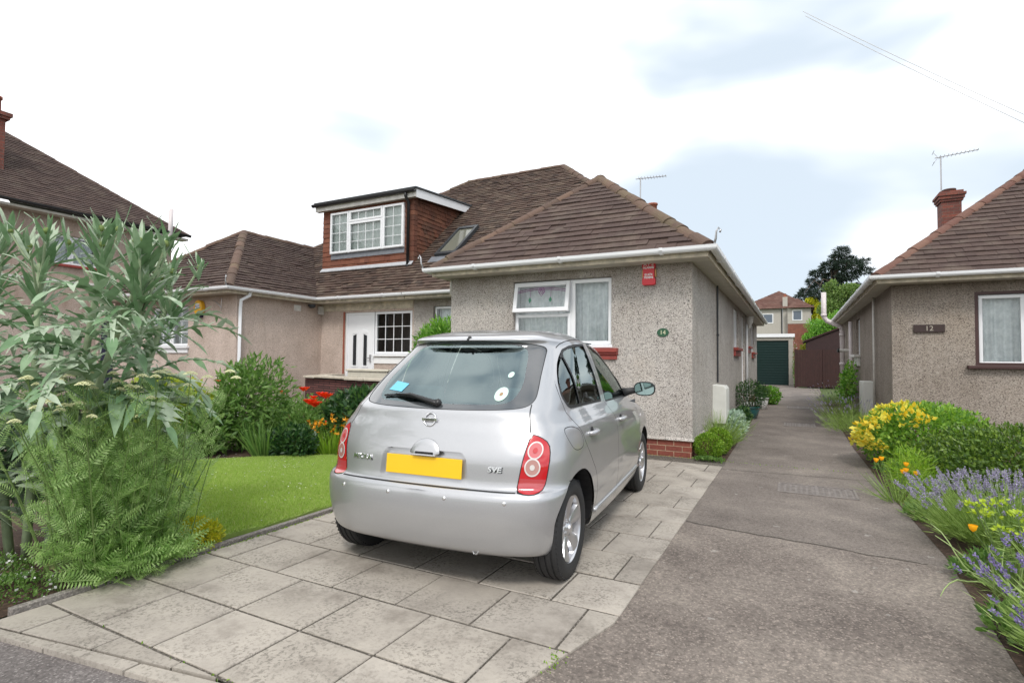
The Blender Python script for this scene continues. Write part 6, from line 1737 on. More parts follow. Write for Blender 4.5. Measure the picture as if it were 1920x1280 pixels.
def interior(car):
    M['cabin2'] = plain('cabin_grey', (.13, .14, .15), .85)
    def rounded(x0, x1, y0, y1, z0, z1, lean, name, m=None, bev=.05, parent=None):
        mb = MB(); mb.add([(x0, y0, z0), (x1, y0, z0), (x1, y1, z0), (x0, y1, z0), (x0, y0-lean, z1), (x1, y0-lean, z1), (x1, y1-lean, z1), (x0, y1-lean, z1)], [(0, 3, 2, 1), (4, 5, 6, 7), (0, 1, 5, 4), (1, 2, 6, 5), (2, 3, 7, 6), (3, 0, 4, 7)])
        o = mb.build(name, m or M['cabin'], None, smooth=True); b = o.modifiers.new('b', 'BEVEL'); b.width = bev; b.segments = 4; o.parent = parent or car; return o
    for x in (-.36, .36):
        s = rounded(x-.24, x+.24, 1.10, 1.24, .45, 1.06, .12, 'front_seat', bev=.05)
        rounded(x-.13, x+.13, .97, 1.06, 1.09, 1.30, .03, 'headrest', parent=s, bev=.045)
        rounded(x-.24, x+.24, 1.15, 1.62, .36, .50, 0, 'seat_cushion', parent=s, bev=.05)
    b = rounded(-.58, .58, .22, .36, .45, .985, .12, 'rear_seat', bev=.05)
    for x in (-.34, .34): rounded(x-.13, x+.13, .12, .20, 1.0, 1.12, .02, 'headrest', parent=b, bev=.035)
    rounded(-.66, .66, -.33, .25, .80, .83, 0, 'parcel_shelf', M['cabin'], .01)
    rounded(-.66, .66, 1.95, 2.35, .60, .97, 0, 'dashboard', M['cabin'], .06)
    m = MB(); m.tube([(-.36+.17*math.cos(2*PI*i/24)*-1, 1.86+.05*math.sin(2*PI*i/24), .97+.17*math.sin(2*PI*i/24)) for i in range(25)], .014, 8); o = m.build('steering_wheel', M['cabin'], None, smooth=True); o.data.transform(Matrix.Translation((.72, 0, 0))); o.parent = car
    m = MB(); m.box((-.72, -.3, .27), (.72, 2.4, .32)); m.box((-.74, 0.3, .3), (-.72, 2.3, .93)); m.box((.72, .3, .3), (.74, 2.3, .93)); o = m.build('cabin_floor', M['cabin'], None); o.parent = car
    rounded(-.46, .46, 1.40, 1.56, 1.39, 1.445, .0, 'sun_visor', M['cabin2'], .01)
    rounded(-.50, .50, .35, 1.50, 1.452, 1.462, 0, 'headliner', M['cabin2'], .004)
    rounded(-.09, .09, 1.72, 1.745, 1.36, 1.42, 0, 'rear_view_mirror', M['blackpl'], .01)
M['paint_bright'] = plain('silver_trim', (.72, .72, .73), .22, metal=.8, coat=.6)
M['mirror'] = plain('mirror_glass', (.30, .40, .38), .03, metal=1)
M['lens_low'] = plain('low_lens', (.46, .05, .06), .1, spec=.7, coat=1)
M['st_pale'] = plain('sticker_pale', (.55, .74, .66), .5); M['st_brown'] = plain('sticker_brown', (.35, .22, .12), .5); M['st_blue'] = plain('sticker_blue', (.15, .50, .66), .5)
CAR = build_car()
# ================================================================ plants
LEAF_V = np.array([(0, 0, 0), (-.5, .10, .42), (0, 0, 1.0), (.5, .10, .42), (0, -.04, .5)]); LEAF_F = [(0, 3, 2, 4), (0, 4, 2, 1)]
BLADE_V = np.array([(-.5, 0, 0), (.5, 0, 0), (.4, .05, .5), (-.4, .05, .5), (0, .16, 1.0)]); BLADE_F = [(0, 1, 2, 3), (3, 2, 4)]
def G(name, cols, **k):
    f = 1.35 if name.startswith('lf_') and name != 'lf_pine' else 1.0
    M[name] = leafmat(name, [tuple(min(.8, x*f) for x in c) for c in cols], **k)
G('lf_green', [(.05, .11, .025), (.085, .165, .035), (.12, .21, .05), (.16, .25, .07)])
G('lf_dark', [(.012, .035, .012), (.022, .06, .018), (.035, .085, .025), (.075, .14, .035)], spec=.5, rough=.4)
G('lf_hedge', [(.025, .055, .010), (.05, .095, .016), (.085, .15, .024), (.17, .25, .04)], rough=.4, trans=.25)
G('lf_gold', [(.16, .22, .03), (.25, .31, .04), (.33, .37, .05), (.10, .16, .025)])
G('lf_lime', [(.14, .26, .02), (.20, .34, .03), (.10, .20, .02), (.28, .38, .05)])
G('lf_box', [(.07, .14, .012), (.11, .21, .018), (.17, .28, .03), (.22, .33, .04)])
G('lf_silver', [(.16, .24, .17), (.24, .33, .25), (.36, .44, .36), (.10, .17, .11)], trans=.2)
G('lf_fern', [(.16, .27, .085), (.22, .34, .11), (.28, .40, .15), (.35, .46, .21)], trans=.5)
G('lf_lav', [(.10, .17, .035), (.15, .23, .05), (.20, .29, .07), (.25, .34, .11)], trans=.2)
G('lf_yellow', [(.55, .38, .03), (.72, .50, .06), (.80, .62, .12), (.62, .42, .03)], trans=.3)
G('lf_sedum', [(.30, .32, .02), (.42, .40, .03), (.22, .28, .02), (.5, .42, .03)])
G('fl_lav', [(.27, .24, .38), (.36, .32, .46), (.43, .39, .52), (.22, .19, .33)], trans=.15)
G('fl_lavdeep', [(.19, .15, .36), (.25, .20, .43), (.32, .27, .47), (.13, .09, .30)], trans=.15)
G('lf_bract', [(.30, .40, .03), (.38, .46, .05), (.24, .34, .03)], trans=.35)
G('fl_cream', [(.60, .60, .34), (.70, .70, .42), (.52, .54, .27)], trans=.1)
G('fl_red', [(.88, .05, .02), (.95, .09, .03), (.78, .03, .015)], trans=.3)
G('fl_orange', [(.85, .30, .02), (.90, .42, .03), (.80, .20, .02)], trans=.3)
G('fl_white', [(.75, .75, .72), (.82, .82, .80)], trans=.2)
G('lf_pine', [(.010, .022, .014), (.016, .034, .020), (.026, .05, .028)], trans=.05, rough=.7)
G('lf_tree', [(.07, .12, .03), (.10, .17, .045), (.15, .22, .06), (.19, .26, .08)], trans=.35)
G('lf_artic', [(.10, .19, .09), (.14, .24, .12), (.20, .31, .17), (.075, .15, .065)], trans=.30, rough=.6)
M['stem'] = plain('green_stem', (.12, .19, .05), .6, noise=.2); M['stem_pale'] = plain('pale_stem', (.27, .34, .20), .6, noise=.2, nscale=12); M['bark'] = plain('bark', (.08, .06, .045), .9, noise=.3)
M['stem_brown'] = plain('brown_stem', (.16, .08, .05), .8, noise=.2)

def blob_pts(n, c, r, shell=.55, lump=.22, seed=0, zmin=.02):
    """points in a lumpy ellipsoid, denser near the skin; returns positions and outward directions"""
    g = np.random.default_rng(seed)
    k = 9; cd = g.normal(size=(k, 3)); cd /= np.linalg.norm(cd, axis=1, keepdims=True); am = g.uniform(-1, 1, k)
    d = g.normal(size=(int(n*1.7), 3)); d /= np.linalg.norm(d, axis=1, keepdims=True)
    b = 1 + lump*(np.exp(4*(d@cd.T-1))*am).sum(1) + lump*.35*np.sin(d[:, 0]*9+am[0]*5)*np.sin(d[:, 1]*8+am[1]*4)*np.sin(d[:, 2]*7)
    rad = (shell + (1-shell)*g.random(len(d))**.6)*b
    P = np.array(c) + d*rad[:, None]*np.array(r)
    P = P[P[:, 2] > zmin]; D = (P-np.array(c))/np.array(r); D /= np.linalg.norm(D, axis=1, keepdims=True)+1e-9
    return P[:n], D[:n], g

def foliage(name, P, D, g, L, W, mats, parent, up=.35, rnd=.55, V=LEAF_V, F=LEAF_F, lj=.3):
    n = len(P)
    d = D*(1-up) + np.array([0, 0, up]) + g.normal(size=(n, 3))*rnd
    s = np.clip(np.exp(g.normal(0, lj, n)), .55, 1.5); sc_ = np.stack([W*s, W*s, L*s], 1)
    return inst(name, V, F, P, d, sc_, mats, parent=parent, spin=g.random(n)*2*np.pi)

def stems(n, c, spread, top, h, g, r=.004, m='stem', parent=None, name='stem'):
    mb = MB()
    for i in range(n):
        a = g.random()*2*PI; b0 = g.random()**.5*spread; t = top*g.random()**.5
        x0, y0 = c[0]+b0*math.cos(a), c[1]+b0*math.sin(a); x1, y1 = c[0]+t*math.cos(a), c[1]+t*math.sin(a)
        hh = h*g.uniform(.75, 1)
        mb.tube([(x0, y0, c[2]), ((x0*.6+x1*.4), (y0*.6+y1*.4), c[2]+hh*.55), (x1, y1, c[2]+hh)], [r, r*.8, r*.5], 4)
    return mb.build(name, M[m], parent, fixn=False)

def bush(name, label, cat, c, r, n, L, W, m, seed, group=None, stemm='stem_brown', flowers=None, shell=.5, lump=.22, up=.35, V=LEAF_V, F=LEAF_F, rnd=.55, nst=10):
    t = thing(name, label, cat, (c[0], c[1], 0), group)
    P, D, g = blob_pts(n, c, r, shell, lump, seed)
    foliage('foliage', P, D, g, L, W, M[m], t, up=up, V=V, F=F, rnd=rnd)
    if nst: stems(nst, (c[0], c[1], 0), min(r[0], r[1])*.15, min(r[0], r[1])*.75, (c[2]+r[2])*.85, g, .006, stemm, t)
    for fl in (flowers or []):
        P2, D2, g2 = blob_pts(fl['n'], c, [x*1.03 for x in r], .93, lump, seed); sel = np.ones(len(P2), bool)
        if 'sel' in fl: sel = fl['sel'](P2)
        P2, D2 = P2[sel], D2[sel]
        if fl.get('clump'):
            k = g2.integers(0, len(P2), fl['clump']); idx = np.argmin(((P2[:, None]-P2[k][None])**2).sum(2), 1); 
            dd = np.sqrt(((P2-P2[k][idx])**2).sum(1)); s2 = dd < fl.get('cr', .15); P2, D2 = P2[s2], D2[s2]
        foliage('blossom', P2, D2, g2, fl['L'], fl['W'], M[fl['m']], t, up=.3, rnd=.5)
    return t

def lavender(name, label, c, r, h, n, seed, fm='fl_lav', nf=None, group='lavender clumps', leafm='lf_lav', fl=1.0, lean=.9, L=.055, wd=.0055):
    t = thing(name, label, 'lavender', (c[0], c[1], 0), group); g = np.random.default_rng(seed)
    # leafy mound
    a = g.random(n)*2*PI; q = g.random(n)**.55
    ang = q*lean*1.25; ln = h*(.30+.48*g.random(n))*(1+.25*q)
    D = np.stack([np.cos(a)*np.sin(ang), np.sin(a)*np.sin(ang), np.cos(ang)], 1) + g.normal(size=(n, 3))*.08
    B = np.array([c[0], c[1], 0]) + np.stack([np.cos(a)*q*r*.45, np.sin(a)*q*r*.45, np.full(n, .0)], 1)
    P = B + D*(ln*g.uniform(.25, 1, n))[:, None]*np.array([r/h*1.0, r/h*1.0, 1]); P[:, 2] = np.maximum(P[:, 2], .01)
    inst('foliage', BLADE_V, BLADE_F, P, D+g.normal(size=(n, 3))*.15, np.stack([np.full(n, wd), np.full(n, wd), g.uniform(.6, 1.2, n)*L*1.6], 1), M[leafm], parent=t)
    # flower stalks
    k = nf or n//8
    a = g.random(k)*2*PI; q = g.random(k)**.5; ang = q*lean
    D = np.stack([np.cos(a)*np.sin(ang), np.sin(a)*np.sin(ang), np.cos(ang)], 1) + g.normal(size=(k, 3))*.05; D /= np.linalg.norm(D, axis=1, keepdims=True)
    B = np.array([c[0], c[1], 0]) + np.stack([np.cos(a)*q*r*.5, np.sin(a)*q*r*.5, np.full(k, .0)], 1)
    LL = h*(.85+.3*g.random(k))*(1+.15*q); tip = B + D*LL[:, None]
    st = B + D*(LL*.35)[:, None]
    inst('stalks', np.array([(-.5, 0, 0), (.5, 0, 0), (.35, 0, 1), (-.35, 0, 1)]), [(0, 1, 2, 3)], st, D, np.stack([np.full(k, .0035), np.full(k, .0035), LL*.65], 1), M[leafm], parent=t)
    if fl > 0:
        # each spike = whorls of tiny petals
        w = 7; idx = np.repeat(np.arange(k), w*4); lev = np.tile(np.repeat(np.arange(w), 4), k)
        Pf = tip[idx] + D[idx]*((lev-w)*.0068*fl)[:, None] + g.normal(size=(len(idx), 3))*.0028
        Df = D[idx]*.7 + g.normal(size=(len(idx), 3))*.6
        inst('flower_spikes', LEAF_V, LEAF_F, Pf, Df, np.stack([np.full(len(idx), .0075*fl), np.full(len(idx), .0075*fl), np.full(len(idx), .013*fl)], 1), M[fm], parent=t)
    return t

def frond(nl=11, w=.20, asc=.35):
    """pinnate frond template along +z, unit length"""
    V = []; F = []
    V += [(-.008, 0, 0), (.008, 0, 0), (.004, .06, 1), (-.004, .06, 1)]; F.append((0, 1, 2, 3))
    for i in range(nl):
        t = .12+.86*i/(nl-1); ww = w*math.sin(PI*min(1, .25+t*.72))**.7
        for s in (1, -1):
            b = len(V); y = .06*t*t
            V += [(0, y, t-.018), (s*ww*.55, y+.01, t+ww*asc*.5-.022), (s*ww, y+.03, t+ww*asc), (s*ww*.5, y+.01, t+ww*asc*.5+.024)]
            F.append((b, b+1, b+2, b+3))
    return np.array(V), F

# ---------------------------------------------------------------- artichoke thistle
def big_leaf(mb, base, az, el, L, W, droop, lobes=7, deep=.55, fold=.25, seg=40, twist=0., wav=.04):
    """arching lobed leaf: base point, azimuth, start elevation, length; droop = total bend (rad)"""
    p = Vector(base); e = el; ca, sa = math.cos(az), math.sin(az); side = Vector((-sa, ca, 0)); pts = []
    for i in range(seg+1):
        t = i/seg; e = el-droop*t**1.3; d = Vector((ca*math.cos(e), sa*math.cos(e), math.sin(e)))
        if i: p = p + d*(L/seg)
        up = d.cross(side)*-1
        if up.z < 0: up = -up
        env = math.sin(PI*min(1, (.10+t*.93)))**.8
        ph = (t*lobes) % 1.0
        lob = (1-deep) + deep*(1-abs(ph-.45)/.55)**1.0 if ph < 1 else 1
        w = W*.5*env*max(.09, lob)*(1 if t > .12 else .35)
        tw_ = side*math.cos(twist*t) + up*math.sin(twist*t)
        wv = up*(wav*W*math.sin(t*lobes*PI*1.7))
        sw = d*(w*.38)            # lobes sweep toward the tip
        pts.append((p - up*w*.02, p + tw_*w*.55 + up*fold*w*.6 + wv*.5+sw*.4, p + tw_*w + up*fold*w*.7 + wv+sw, p - tw_*w*.55 + up*fold*w*.6 - wv*.5+sw*.4, p - tw_*w + up*fold*w*.7 - wv+sw))
    vs = [q for r in pts for q in r]; fs = []
    for i in range(seg):
        a, b = i*5, (i+1)*5
        fs += [(a, a+1, b+1, b), (a+1, a+2, b+2, b+1), (a, b, b+3, a+3), (a+3, b+3, b+4, a+4)]
    mb.add(vs, fs)
def card_leaf(mb, base, az, el, L, W, droop, g, nl=7, wing=.14, lw=.32, fwd=.75, fold=.3, twist=0.):
    """deeply cut arching leaf: a winged midrib with lance-shaped side lobes and an end lobe"""
    seg = 20; p = Vector(base); ca, sa = math.cos(az), math.sin(az); side0 = Vector((-sa, ca, 0)); rows = []
    for i in range(seg+1):
        t = i/seg; e = el-droop*t**1.2; d = Vector((ca*math.cos(e), sa*math.cos(e), math.sin(e)))
        if i: p = p + d*(L/seg)
        up = side0.cross(d)
        if up.z < 0 and abs(e) < 1.5: up = -up
        a = twist*t; rows.append((p.copy(), d, side0*math.cos(a)+up*math.sin(a), up*math.cos(a)-side0*math.sin(a)))
    def at(t):
        k = min(max(t, 0), 1)*seg; i = min(int(k), seg-1); f = k-i
        return tuple(rows[i][j].lerp(rows[i+1][j], f) for j in range(4))
    vs = []; fs = []
    for i, (p_, d, s_, u_) in enumerate(rows):
        t = i/seg; w = W*wing*.5*(.35+.65*math.sin(PI*min(1, t*1.0)))*(1 if t > .1 else .5); vs += [p_ - u_*w*.25, p_+s_*w+u_*w*fold, p_-s_*w+u_*w*fold]
    for i in range(seg):
        a, b = i*3, (i+1)*3; fs += [(a, a+1, b+1, b), (a, b, b+2, a+2)]
    mb.add(vs, fs)
    for k in range(nl):
        t0 = .16+.70*k/max(1, nl-1); env = math.sin(PI*min(1, .16+.80*t0))**.75; l = W*.56*env*g.uniform(.7, 1.15)
        for sd in (1, -1):
            l *= g.uniform(.85, 1.1); p_, d, s_, u_ = at(t0+g.normal()*.022); out = (s_*sd + d*fwd*g.uniform(.5, 1.5) + u_*g.uniform(-.35, .7)).normalized(); wdt = l*lw*.5*g.uniform(.75, 1.25); curl = g.uniform(-.15, .75)
            perp = (d - out*d.dot(out)).normalized(); v = []; n5 = 5
            for j in range(n5+1):
                q = j/n5; ww = wdt*math.sin(PI*min(1, .30+.72*q))**.9 if q < 1 else 0; dr = Vector((0, 0, -curl*l*q*q))
                c = p_ + out*(l*q) + dr; wv_ = .35*math.sin(q*9+k); v += [c+perp*ww+u_*ww*(.3+wv_), c-u_*ww*.15, c-perp*ww+u_*ww*(.3-wv_)]
            f = []
            for j in range(n5): a, b = j*3, (j+1)*3; f += [(a, a+1, b+1, b), (a+1, a+2, b+2, b+1)]
            mb.add(v, f)
    p_, d, s_, u_ = at(.95); l = min(W*.55, .12); v = []
    for j in range(7):
        q = j/6; ww = l*.20*math.sin(PI*min(1, .25+.77*q)) if q < 1 else 0; c = p_+d*(l*q)-Vector((0, 0, .18*l*q*q)); v += [c+s_*ww+u_*ww*.3, c-u_*ww*.1, c-s_*ww+u_*ww*.3]
    mb.add(v, [(j*3+o, j*3+o+1, j*3+o+4, j*3+o+3) for j in range(6) for o in (0, 1)])
def artichoke():
    g = np.random.default_rng(11); m, nt, b = mat('thistle_leaf')
    r = ramp(nt, [(0, (.12, .23, .10)), (.5, (.19, .32, .16)), (1, (.30, .42, .26))]); nt.links.new(island(nt), r.inputs[0])
    geo = N(nt, 'ShaderNodeNewGeometry'); bk = mixc(nt, r.outputs[0], (.40, .49, .35), geo.outputs['Backfacing'])
    tc = N(nt, 'ShaderNodeTexCoord'); nz = N(nt, 'ShaderNodeTexNoise', i_Scale=22.0, i_Detail=5.0); nt.links.new(tc.outputs['Object'], nz.inputs['Vector'])
    r2 = ramp(nt, [(.3, (.78, .80, .78)), (.7, (1.15, 1.12, 1.15))]); nt.links.new(nz.outputs['Fac'], r2.inputs[0]); c = mixc(nt, bk, r2.outputs[0], 1, 'MULTIPLY')
    nt.links.new(c, b.inputs['Base Color']); b.inputs['Roughness'].default_value = .5; b.inputs['Specular IOR Level'].default_value = .45; bump(nt, b, nz.outputs['Fac'], .5, .01)
    tr = N(nt, 'ShaderNodeBsdfTranslucent'); nt.links.new(c, tr.inputs['Color']); mx = N(nt, 'ShaderNodeMixShader', i_Fac=.22)
    nt.links.new(b.outputs[0], mx.inputs[1]); nt.links.new(tr.outputs[0], mx.inputs[2]); nt.links.new(mx.outputs[0], nt.nodes['Material Output'].inputs[0])
    M['artleaf'] = m
    t = thing('artichoke_thistle', 'tall silvery green artichoke thistle with big jagged arching leaves at the left edge', 'thistle plant', (-3.05, -6.0, 0))
    ST = [[(-3.12, -6.02, 0), (-3.13, -6.0, .6), (-3.10, -6.02, 1.3), (-3.09, -6.02, 1.90)],
          [(-2.98, -5.98, 0), (-2.72, -5.96, .6), (-2.38, -5.98, 1.2), (-2.12, -6.0, 1.55), (-1.93, -6.02, 1.74)],
          [(-3.02, -5.92, 0), (-2.90, -5.88, .9), (-2.70, -5.90, 1.5), (-2.55, -5.92, 1.90)],
          [(-3.25, -6.05, 0), (-3.45, -6.08, .9), (-3.50, -6.1, 1.6), (-3.48, -6.1, 1.95)],
          [(-3.05, -5.85, 0), (-2.95, -5.55, .8), (-2.80, -5.45, 1.4), (-2.72, -5.4, 1.78)]]
    buds = []
    for si, s in enumerate(ST):
        mb = MB(); mb.tube(s, [.028, .025, .02, .014, .012][:len(s)], 8); mb.build('stem', M['stem_pale'], t, smooth=True, fixn=False)
        P = [Vector(p) for p in s]
        def at(q):
            k = q*(len(P)-1); i = min(int(k), len(P)-2); return P[i].lerp(P[i+1], k-i)
        lm = MB()
        for k in range(38):
            q = .12+.86*(k/37)**.95; p = at(q); az = k*2.4+si*1.1+g.normal()*.25; z = p.z
            if z < .75 and abs((az+.37+PI) % (2*PI)-PI) < 1.3: continue
            if z < .9: L, W, el, dr = g.uniform(.60, .85), g.uniform(.28, .38), g.uniform(.75, 1.1), g.uniform(1.5, 2.0)
            elif z < 1.5: L, W, el, dr = g.uniform(.45, .70), g.uniform(.16, .25), g.uniform(.65, 1.0), g.uniform(1.1, 1.8)
            else: L, W, el, dr = g.uniform(.18, .40), g.uniform(.032, .060), g.uniform(.5, 1.2), g.uniform(-.1, 1.0)
            if z < 1.5: card_leaf(lm, p, az, el, L, W*1.25, dr, g, nl=9 if z < 1.0 else 6, fold=g.uniform(.1, .5), twist=g.normal()*.4)
            else: card_leaf(lm, p, az, el, L, W*1.3, dr, g, nl=2, wing=.55, lw=.34, fold=g.uniform(.2, .6), twist=g.normal()*.3)
        if si == 1:   # leaves reaching right over the fern
            card_leaf(lm, at(.60), -.45, .75, .80, .24, 1.5, g, 6); card_leaf(lm, at(.72), -.15, .45, .72, .17, .75, g, 4, wing=.4); card_leaf(lm, at(.45), -.75, .8, .85, .34, 1.9, g, 7)
            big_leaf(lm, at(.88), -.3, .9, .50, .09, .5, 4, .35, .2); big_leaf(lm, at(.95), .3, 1.0, .42, .08, .4, 3, .3, .2)
        lm.build('leaves', M['artleaf'], t, smooth=True, fixn=False)
        # branching top with buds wrapped in small narrow leaves
        top = P[-1]; tm = MB(); sm = MB(); bm_ = MB()
        for k in range(7):
            az = k*2.4+g.random(); rr = g.uniform(.04, .19); hh = g.uniform(.03, .20) if k else .16
            q = top + Vector((math.cos(az)*rr, math.sin(az)*rr, hh)); b0 = top - Vector((0, 0, g.uniform(.05, .25)))
            sm.tube([b0, (b0+q)/2+Vector((0, 0, -.01)), q], [.009, .007, .006], 5)
            R = g.uniform(.012, .021)
            bm_.lathe([(R*.25, -.2*R), (R*.9, .35*R), (R, .9*R), (R*.8, 1.5*R), (R*.45, 1.9*R), (0, 2.0*R)], tuple(q), 9)
            for j in range(6):
                big_leaf(tm, q-Vector((0, 0, g.uniform(.0, .09))), az+j*1.05+g.normal()*.3, g.uniform(.8, 1.4), g.uniform(.10, .24), g.uniform(.018, .036), g.uniform(-.3, .5), 1, .0, .4, seg=7, wav=.1)
        for j in range(30):
            big_leaf(tm, top-Vector((0, 0, g.uniform(.0, .35))), g.random()*6.3, g.uniform(.6, 1.3), g.uniform(.18, .34), g.uniform(.018, .040), g.uniform(-.3, .9), 1, .1, .4, seg=9, wav=.1)
        sm.build('bud_stalks', M['stem_pale'], t, fixn=False); bm_.build('buds', M['budm'], t, smooth=True, fixn=False); tm.build('top_leaves', M['artleaf'], t, smooth=True, fixn=False)
    # basal rosette
    lm = MB()
    for k in range(26):
        a = k*2.4
        if abs((a+.37+PI) % (2*PI)-PI) < 1.5: continue
        card_leaf(lm, (-3.08+.1*math.cos(a), -5.98+.1*math.sin(a), .06+.02*k), a, g.uniform(.9, 1.3), g.uniform(.55, .9), g.uniform(.26, .40), g.uniform(1.3, 2.1), g, 8, twist=g.normal()*.3)
    lm.build('basal_leaves', M['artleaf'], t, smooth=True, fixn=False)
M['budm'] = plain('thistle_bud', (.16, .22, .06), .7, noise=.3, nscale=60)
artichoke()

# ---------------------------------------------------------------- ferny yarrow with cream flower heads
def yarrow():
    g = np.random.default_rng(23)
    t = thing('yarrow', 'big clump of ferny green yarrow with flat cream flower heads spilling onto the paving', 'yarrow', (-2.4, -5.7, 0))
    FV, FF = frond(11, .20)
    P, D, S_ = [], [], []; sm = MB(); heads = []
    for i in range(125):
        a = g.random()*2*PI; b = g.random()**.5
        bx, by = -2.46+.32*b*math.cos(a), -5.76+.32*b*math.sin(a)
        if bx > -2.25: bx = -2.25-g.random()*.15
        lean = g.uniform(.05, .45); az = math.atan2(by+5.70, bx+2.50) + g.normal()*.5
        h = g.uniform(.60, 1.06) if i > 54 else g.uniform(1.0, 1.27)
        if i <= 54: az = g.normal()*1.1-.5; lean = g.uniform(.1, .5); by -= .08
        tip = Vector((bx+math.cos(az)*lean*h, by+math.sin(az)*lean*h, h*.96)); base = Vector((bx, by, 0)); mid = base.lerp(tip, .5)+Vector((0, 0, .05))
        sm.tube([base, mid, tip], [.0045, .0038, .0025], 4)
        nfr = 13 if h > .7 else 10
        for k in range(nfr):
            q = .05+.90*k/nfr; p = (base.lerp(mid, q*2) if q < .5 else mid.lerp(tip, q*2-1)); aa = k*2.4+g.random()
            el = g.uniform(.35, 1.05) if q > .25 else g.uniform(.0, .7)
            P.append(p); D.append((math.cos(aa)*math.cos(el), math.sin(aa)*math.cos(el), math.sin(el))); S_.append(g.uniform(.13, .23)*(1.15-.55*q))
        if i <= 54: heads.append(tip+Vector((0, 0, .0)))
    for i in range(190):   # basal fronds hanging over the edging
        x, y = g.uniform(-2.60, -2.22), g.uniform(-6.02, -5.58); P.append((x, y, g.uniform(.02, .14))); a = g.normal()*.8-.35; el = g.uniform(-.05, .9); D.append((math.cos(a)*math.cos(el), math.sin(a)*math.cos(el), math.sin(el))); S_.append(g.uniform(.18, .28))
    P, D, S_ = np.array([tuple(p) for p in P]), np.array(D), np.array(S_)
    inst('fronds', FV, FF, P, D, S_, M['lf_fern'], parent=t)
    sm.build('stems', M['stem'], t, fixn=False)
    for j, p in enumerate(heads):
        R = g.uniform(.021, .035); n = 30
        q = np.stack([np.cos(np.arange(n)*2.4)*np.sqrt(np.arange(n)/n)*R, np.sin(np.arange(n)*2.4)*np.sqrt(np.arange(n)/n)*R, .016*(1-np.arange(n)/n)], 1) + np.array(tuple(p))
        LV = np.array([(math.cos(k*PI/3), math.sin(k*PI/3), .0) for k in range(6)]+[(0, 0, .7)]); LF = [(k, (k+1) % 6, 6) for k in range(6)]
        inst('flower_head', LV, LF, q, np.tile([[0, 0, 1.0]], (n, 1))+g.normal(size=(n, 3))*.15, np.full(n, R*.24), M['fl_cream'], parent=t)
yarrow()

# ---------------------------------------------------------------- left beds
bush('sedum_mound', 'small golden yellow sedum mound at the corner of the lawn and paving', 'sedum', (-2.45, -5.36, .04), (.19, .20, .15), 3200, .018, .010, 'lf_sedum', 3, nst=0)
def alyssum(c, seed, label):
    bush('alyssum', label, 'alyssum', (c[0], c[1], .0), (.30, .22, .09), 1500, .022, .010, 'lf_green', seed, flowers=[dict(n=120, L=.014, W=.014, m='fl_white')], nst=0, lump=.4)
alyssum((-2.62, -6.30), 5, 'low white flowered mat at the bottom left corner beside the edging')
alyssum((-2.95, -6.25), 6, 'low green mat with few white flowers at the left edge under the thistle')
bush('golden_shrub', 'rounded golden green leafy shrub behind the ferny yarrow, in front of the pink wall', 'shrub', (-6.65, -3.35, .52), (.80, .70, .60), 9000, .065, .034, 'lf_gold', 9, shell=.45)
bush('herbaceous_plant', 'tall airy green leafy perennial beside the white corner downpipe', 'plant', (-5.75, -2.55, .62), (.52, .45, .66), 5200, .085, .026, 'lf_green', 12, shell=.25, lump=.5, stemm='stem', nst=26)
bush('herbaceous_plant', 'mid green bushy perennial between the golden shrub and the tall airy plant', 'plant', (-6.0, -3.1, .30), (.55, .40, .42), 3600, .07, .03, 'lf_green', 13, shell=.3, stemm='stem')
bush('rose_bush', 'low green rose bush with a few small red blooms behind the lawn', 'rose', (-5.0, -2.15, .32), (.62, .40, .34), 4600, .045, .024, 'lf_green', 15, shell=.3, lump=.35, flowers=[dict(n=26, L=.03, W=.03, m='fl_red', clump=6, cr=.2)])
bush('herbaceous_plant', 'dark green leafy perennial along the back edge of the lawn', 'plant', (-4.75, -2.55, .16), (.42, .25, .22), 2600, .06, .03, 'lf_dark', 16, shell=.3, stemm='stem')
bush('peony_bush', 'dark green peony bush between the red poppies and the car', 'peony', (-4.45, -1.45, .42), (.62, .50, .42), 4600, .10, .042, 'lf_dark', 17, shell=.35, stemm='stem')
bush('herbaceous_plant', 'lower green filler plant in front of the low stone wall', 'plant', (-6.1, -1.2, .25), (.9, .5, .34), 4200, .06, .03, 'lf_green', 18, shell=.3, lump=.4, stemm='stem')
def blades(name, label, cat, c, r, h, n, m, seed, w=.012, group=None, lean=.6):
    t = thing(name, label, cat, (c[0], c[1], 0), group); g = np.random.default_rng(seed)
    a = g.random(n)*2*PI; q = g.random(n)**.5; ang = q*lean
    D = np.stack([np.cos(a)*np.sin(ang), np.sin(a)*np.sin(ang), np.cos(ang)], 1)+g.normal(size=(n, 3))*.06
    P = np.array([c[0], c[1], 0])+np.stack([np.cos(a)*q*r, np.sin(a)*q*r, np.zeros(n)], 1)
    V = np.array([(-.5, 0, 0), (.5, 0, 0), (.45, .03, .35), (-.45, .03, .35), (.3, .12, .7), (-.3, .12, .7), (0, .28, 1)]); F = [(0, 1, 2, 3), (3, 2, 4, 5), (5, 4, 6)]
    s = g.uniform(.6, 1.1, n)*h; inst('leaves', V, F, P, D, np.stack([np.full(n, w), s, s], 1), M[m], parent=t); return t, g
blades('iris_clump', 'clump of upright sword-shaped leaves at the back corner of the lawn', 'iris', (-5.05, -2.75), .16, .55, 90, 'lf_green', 19, .02)
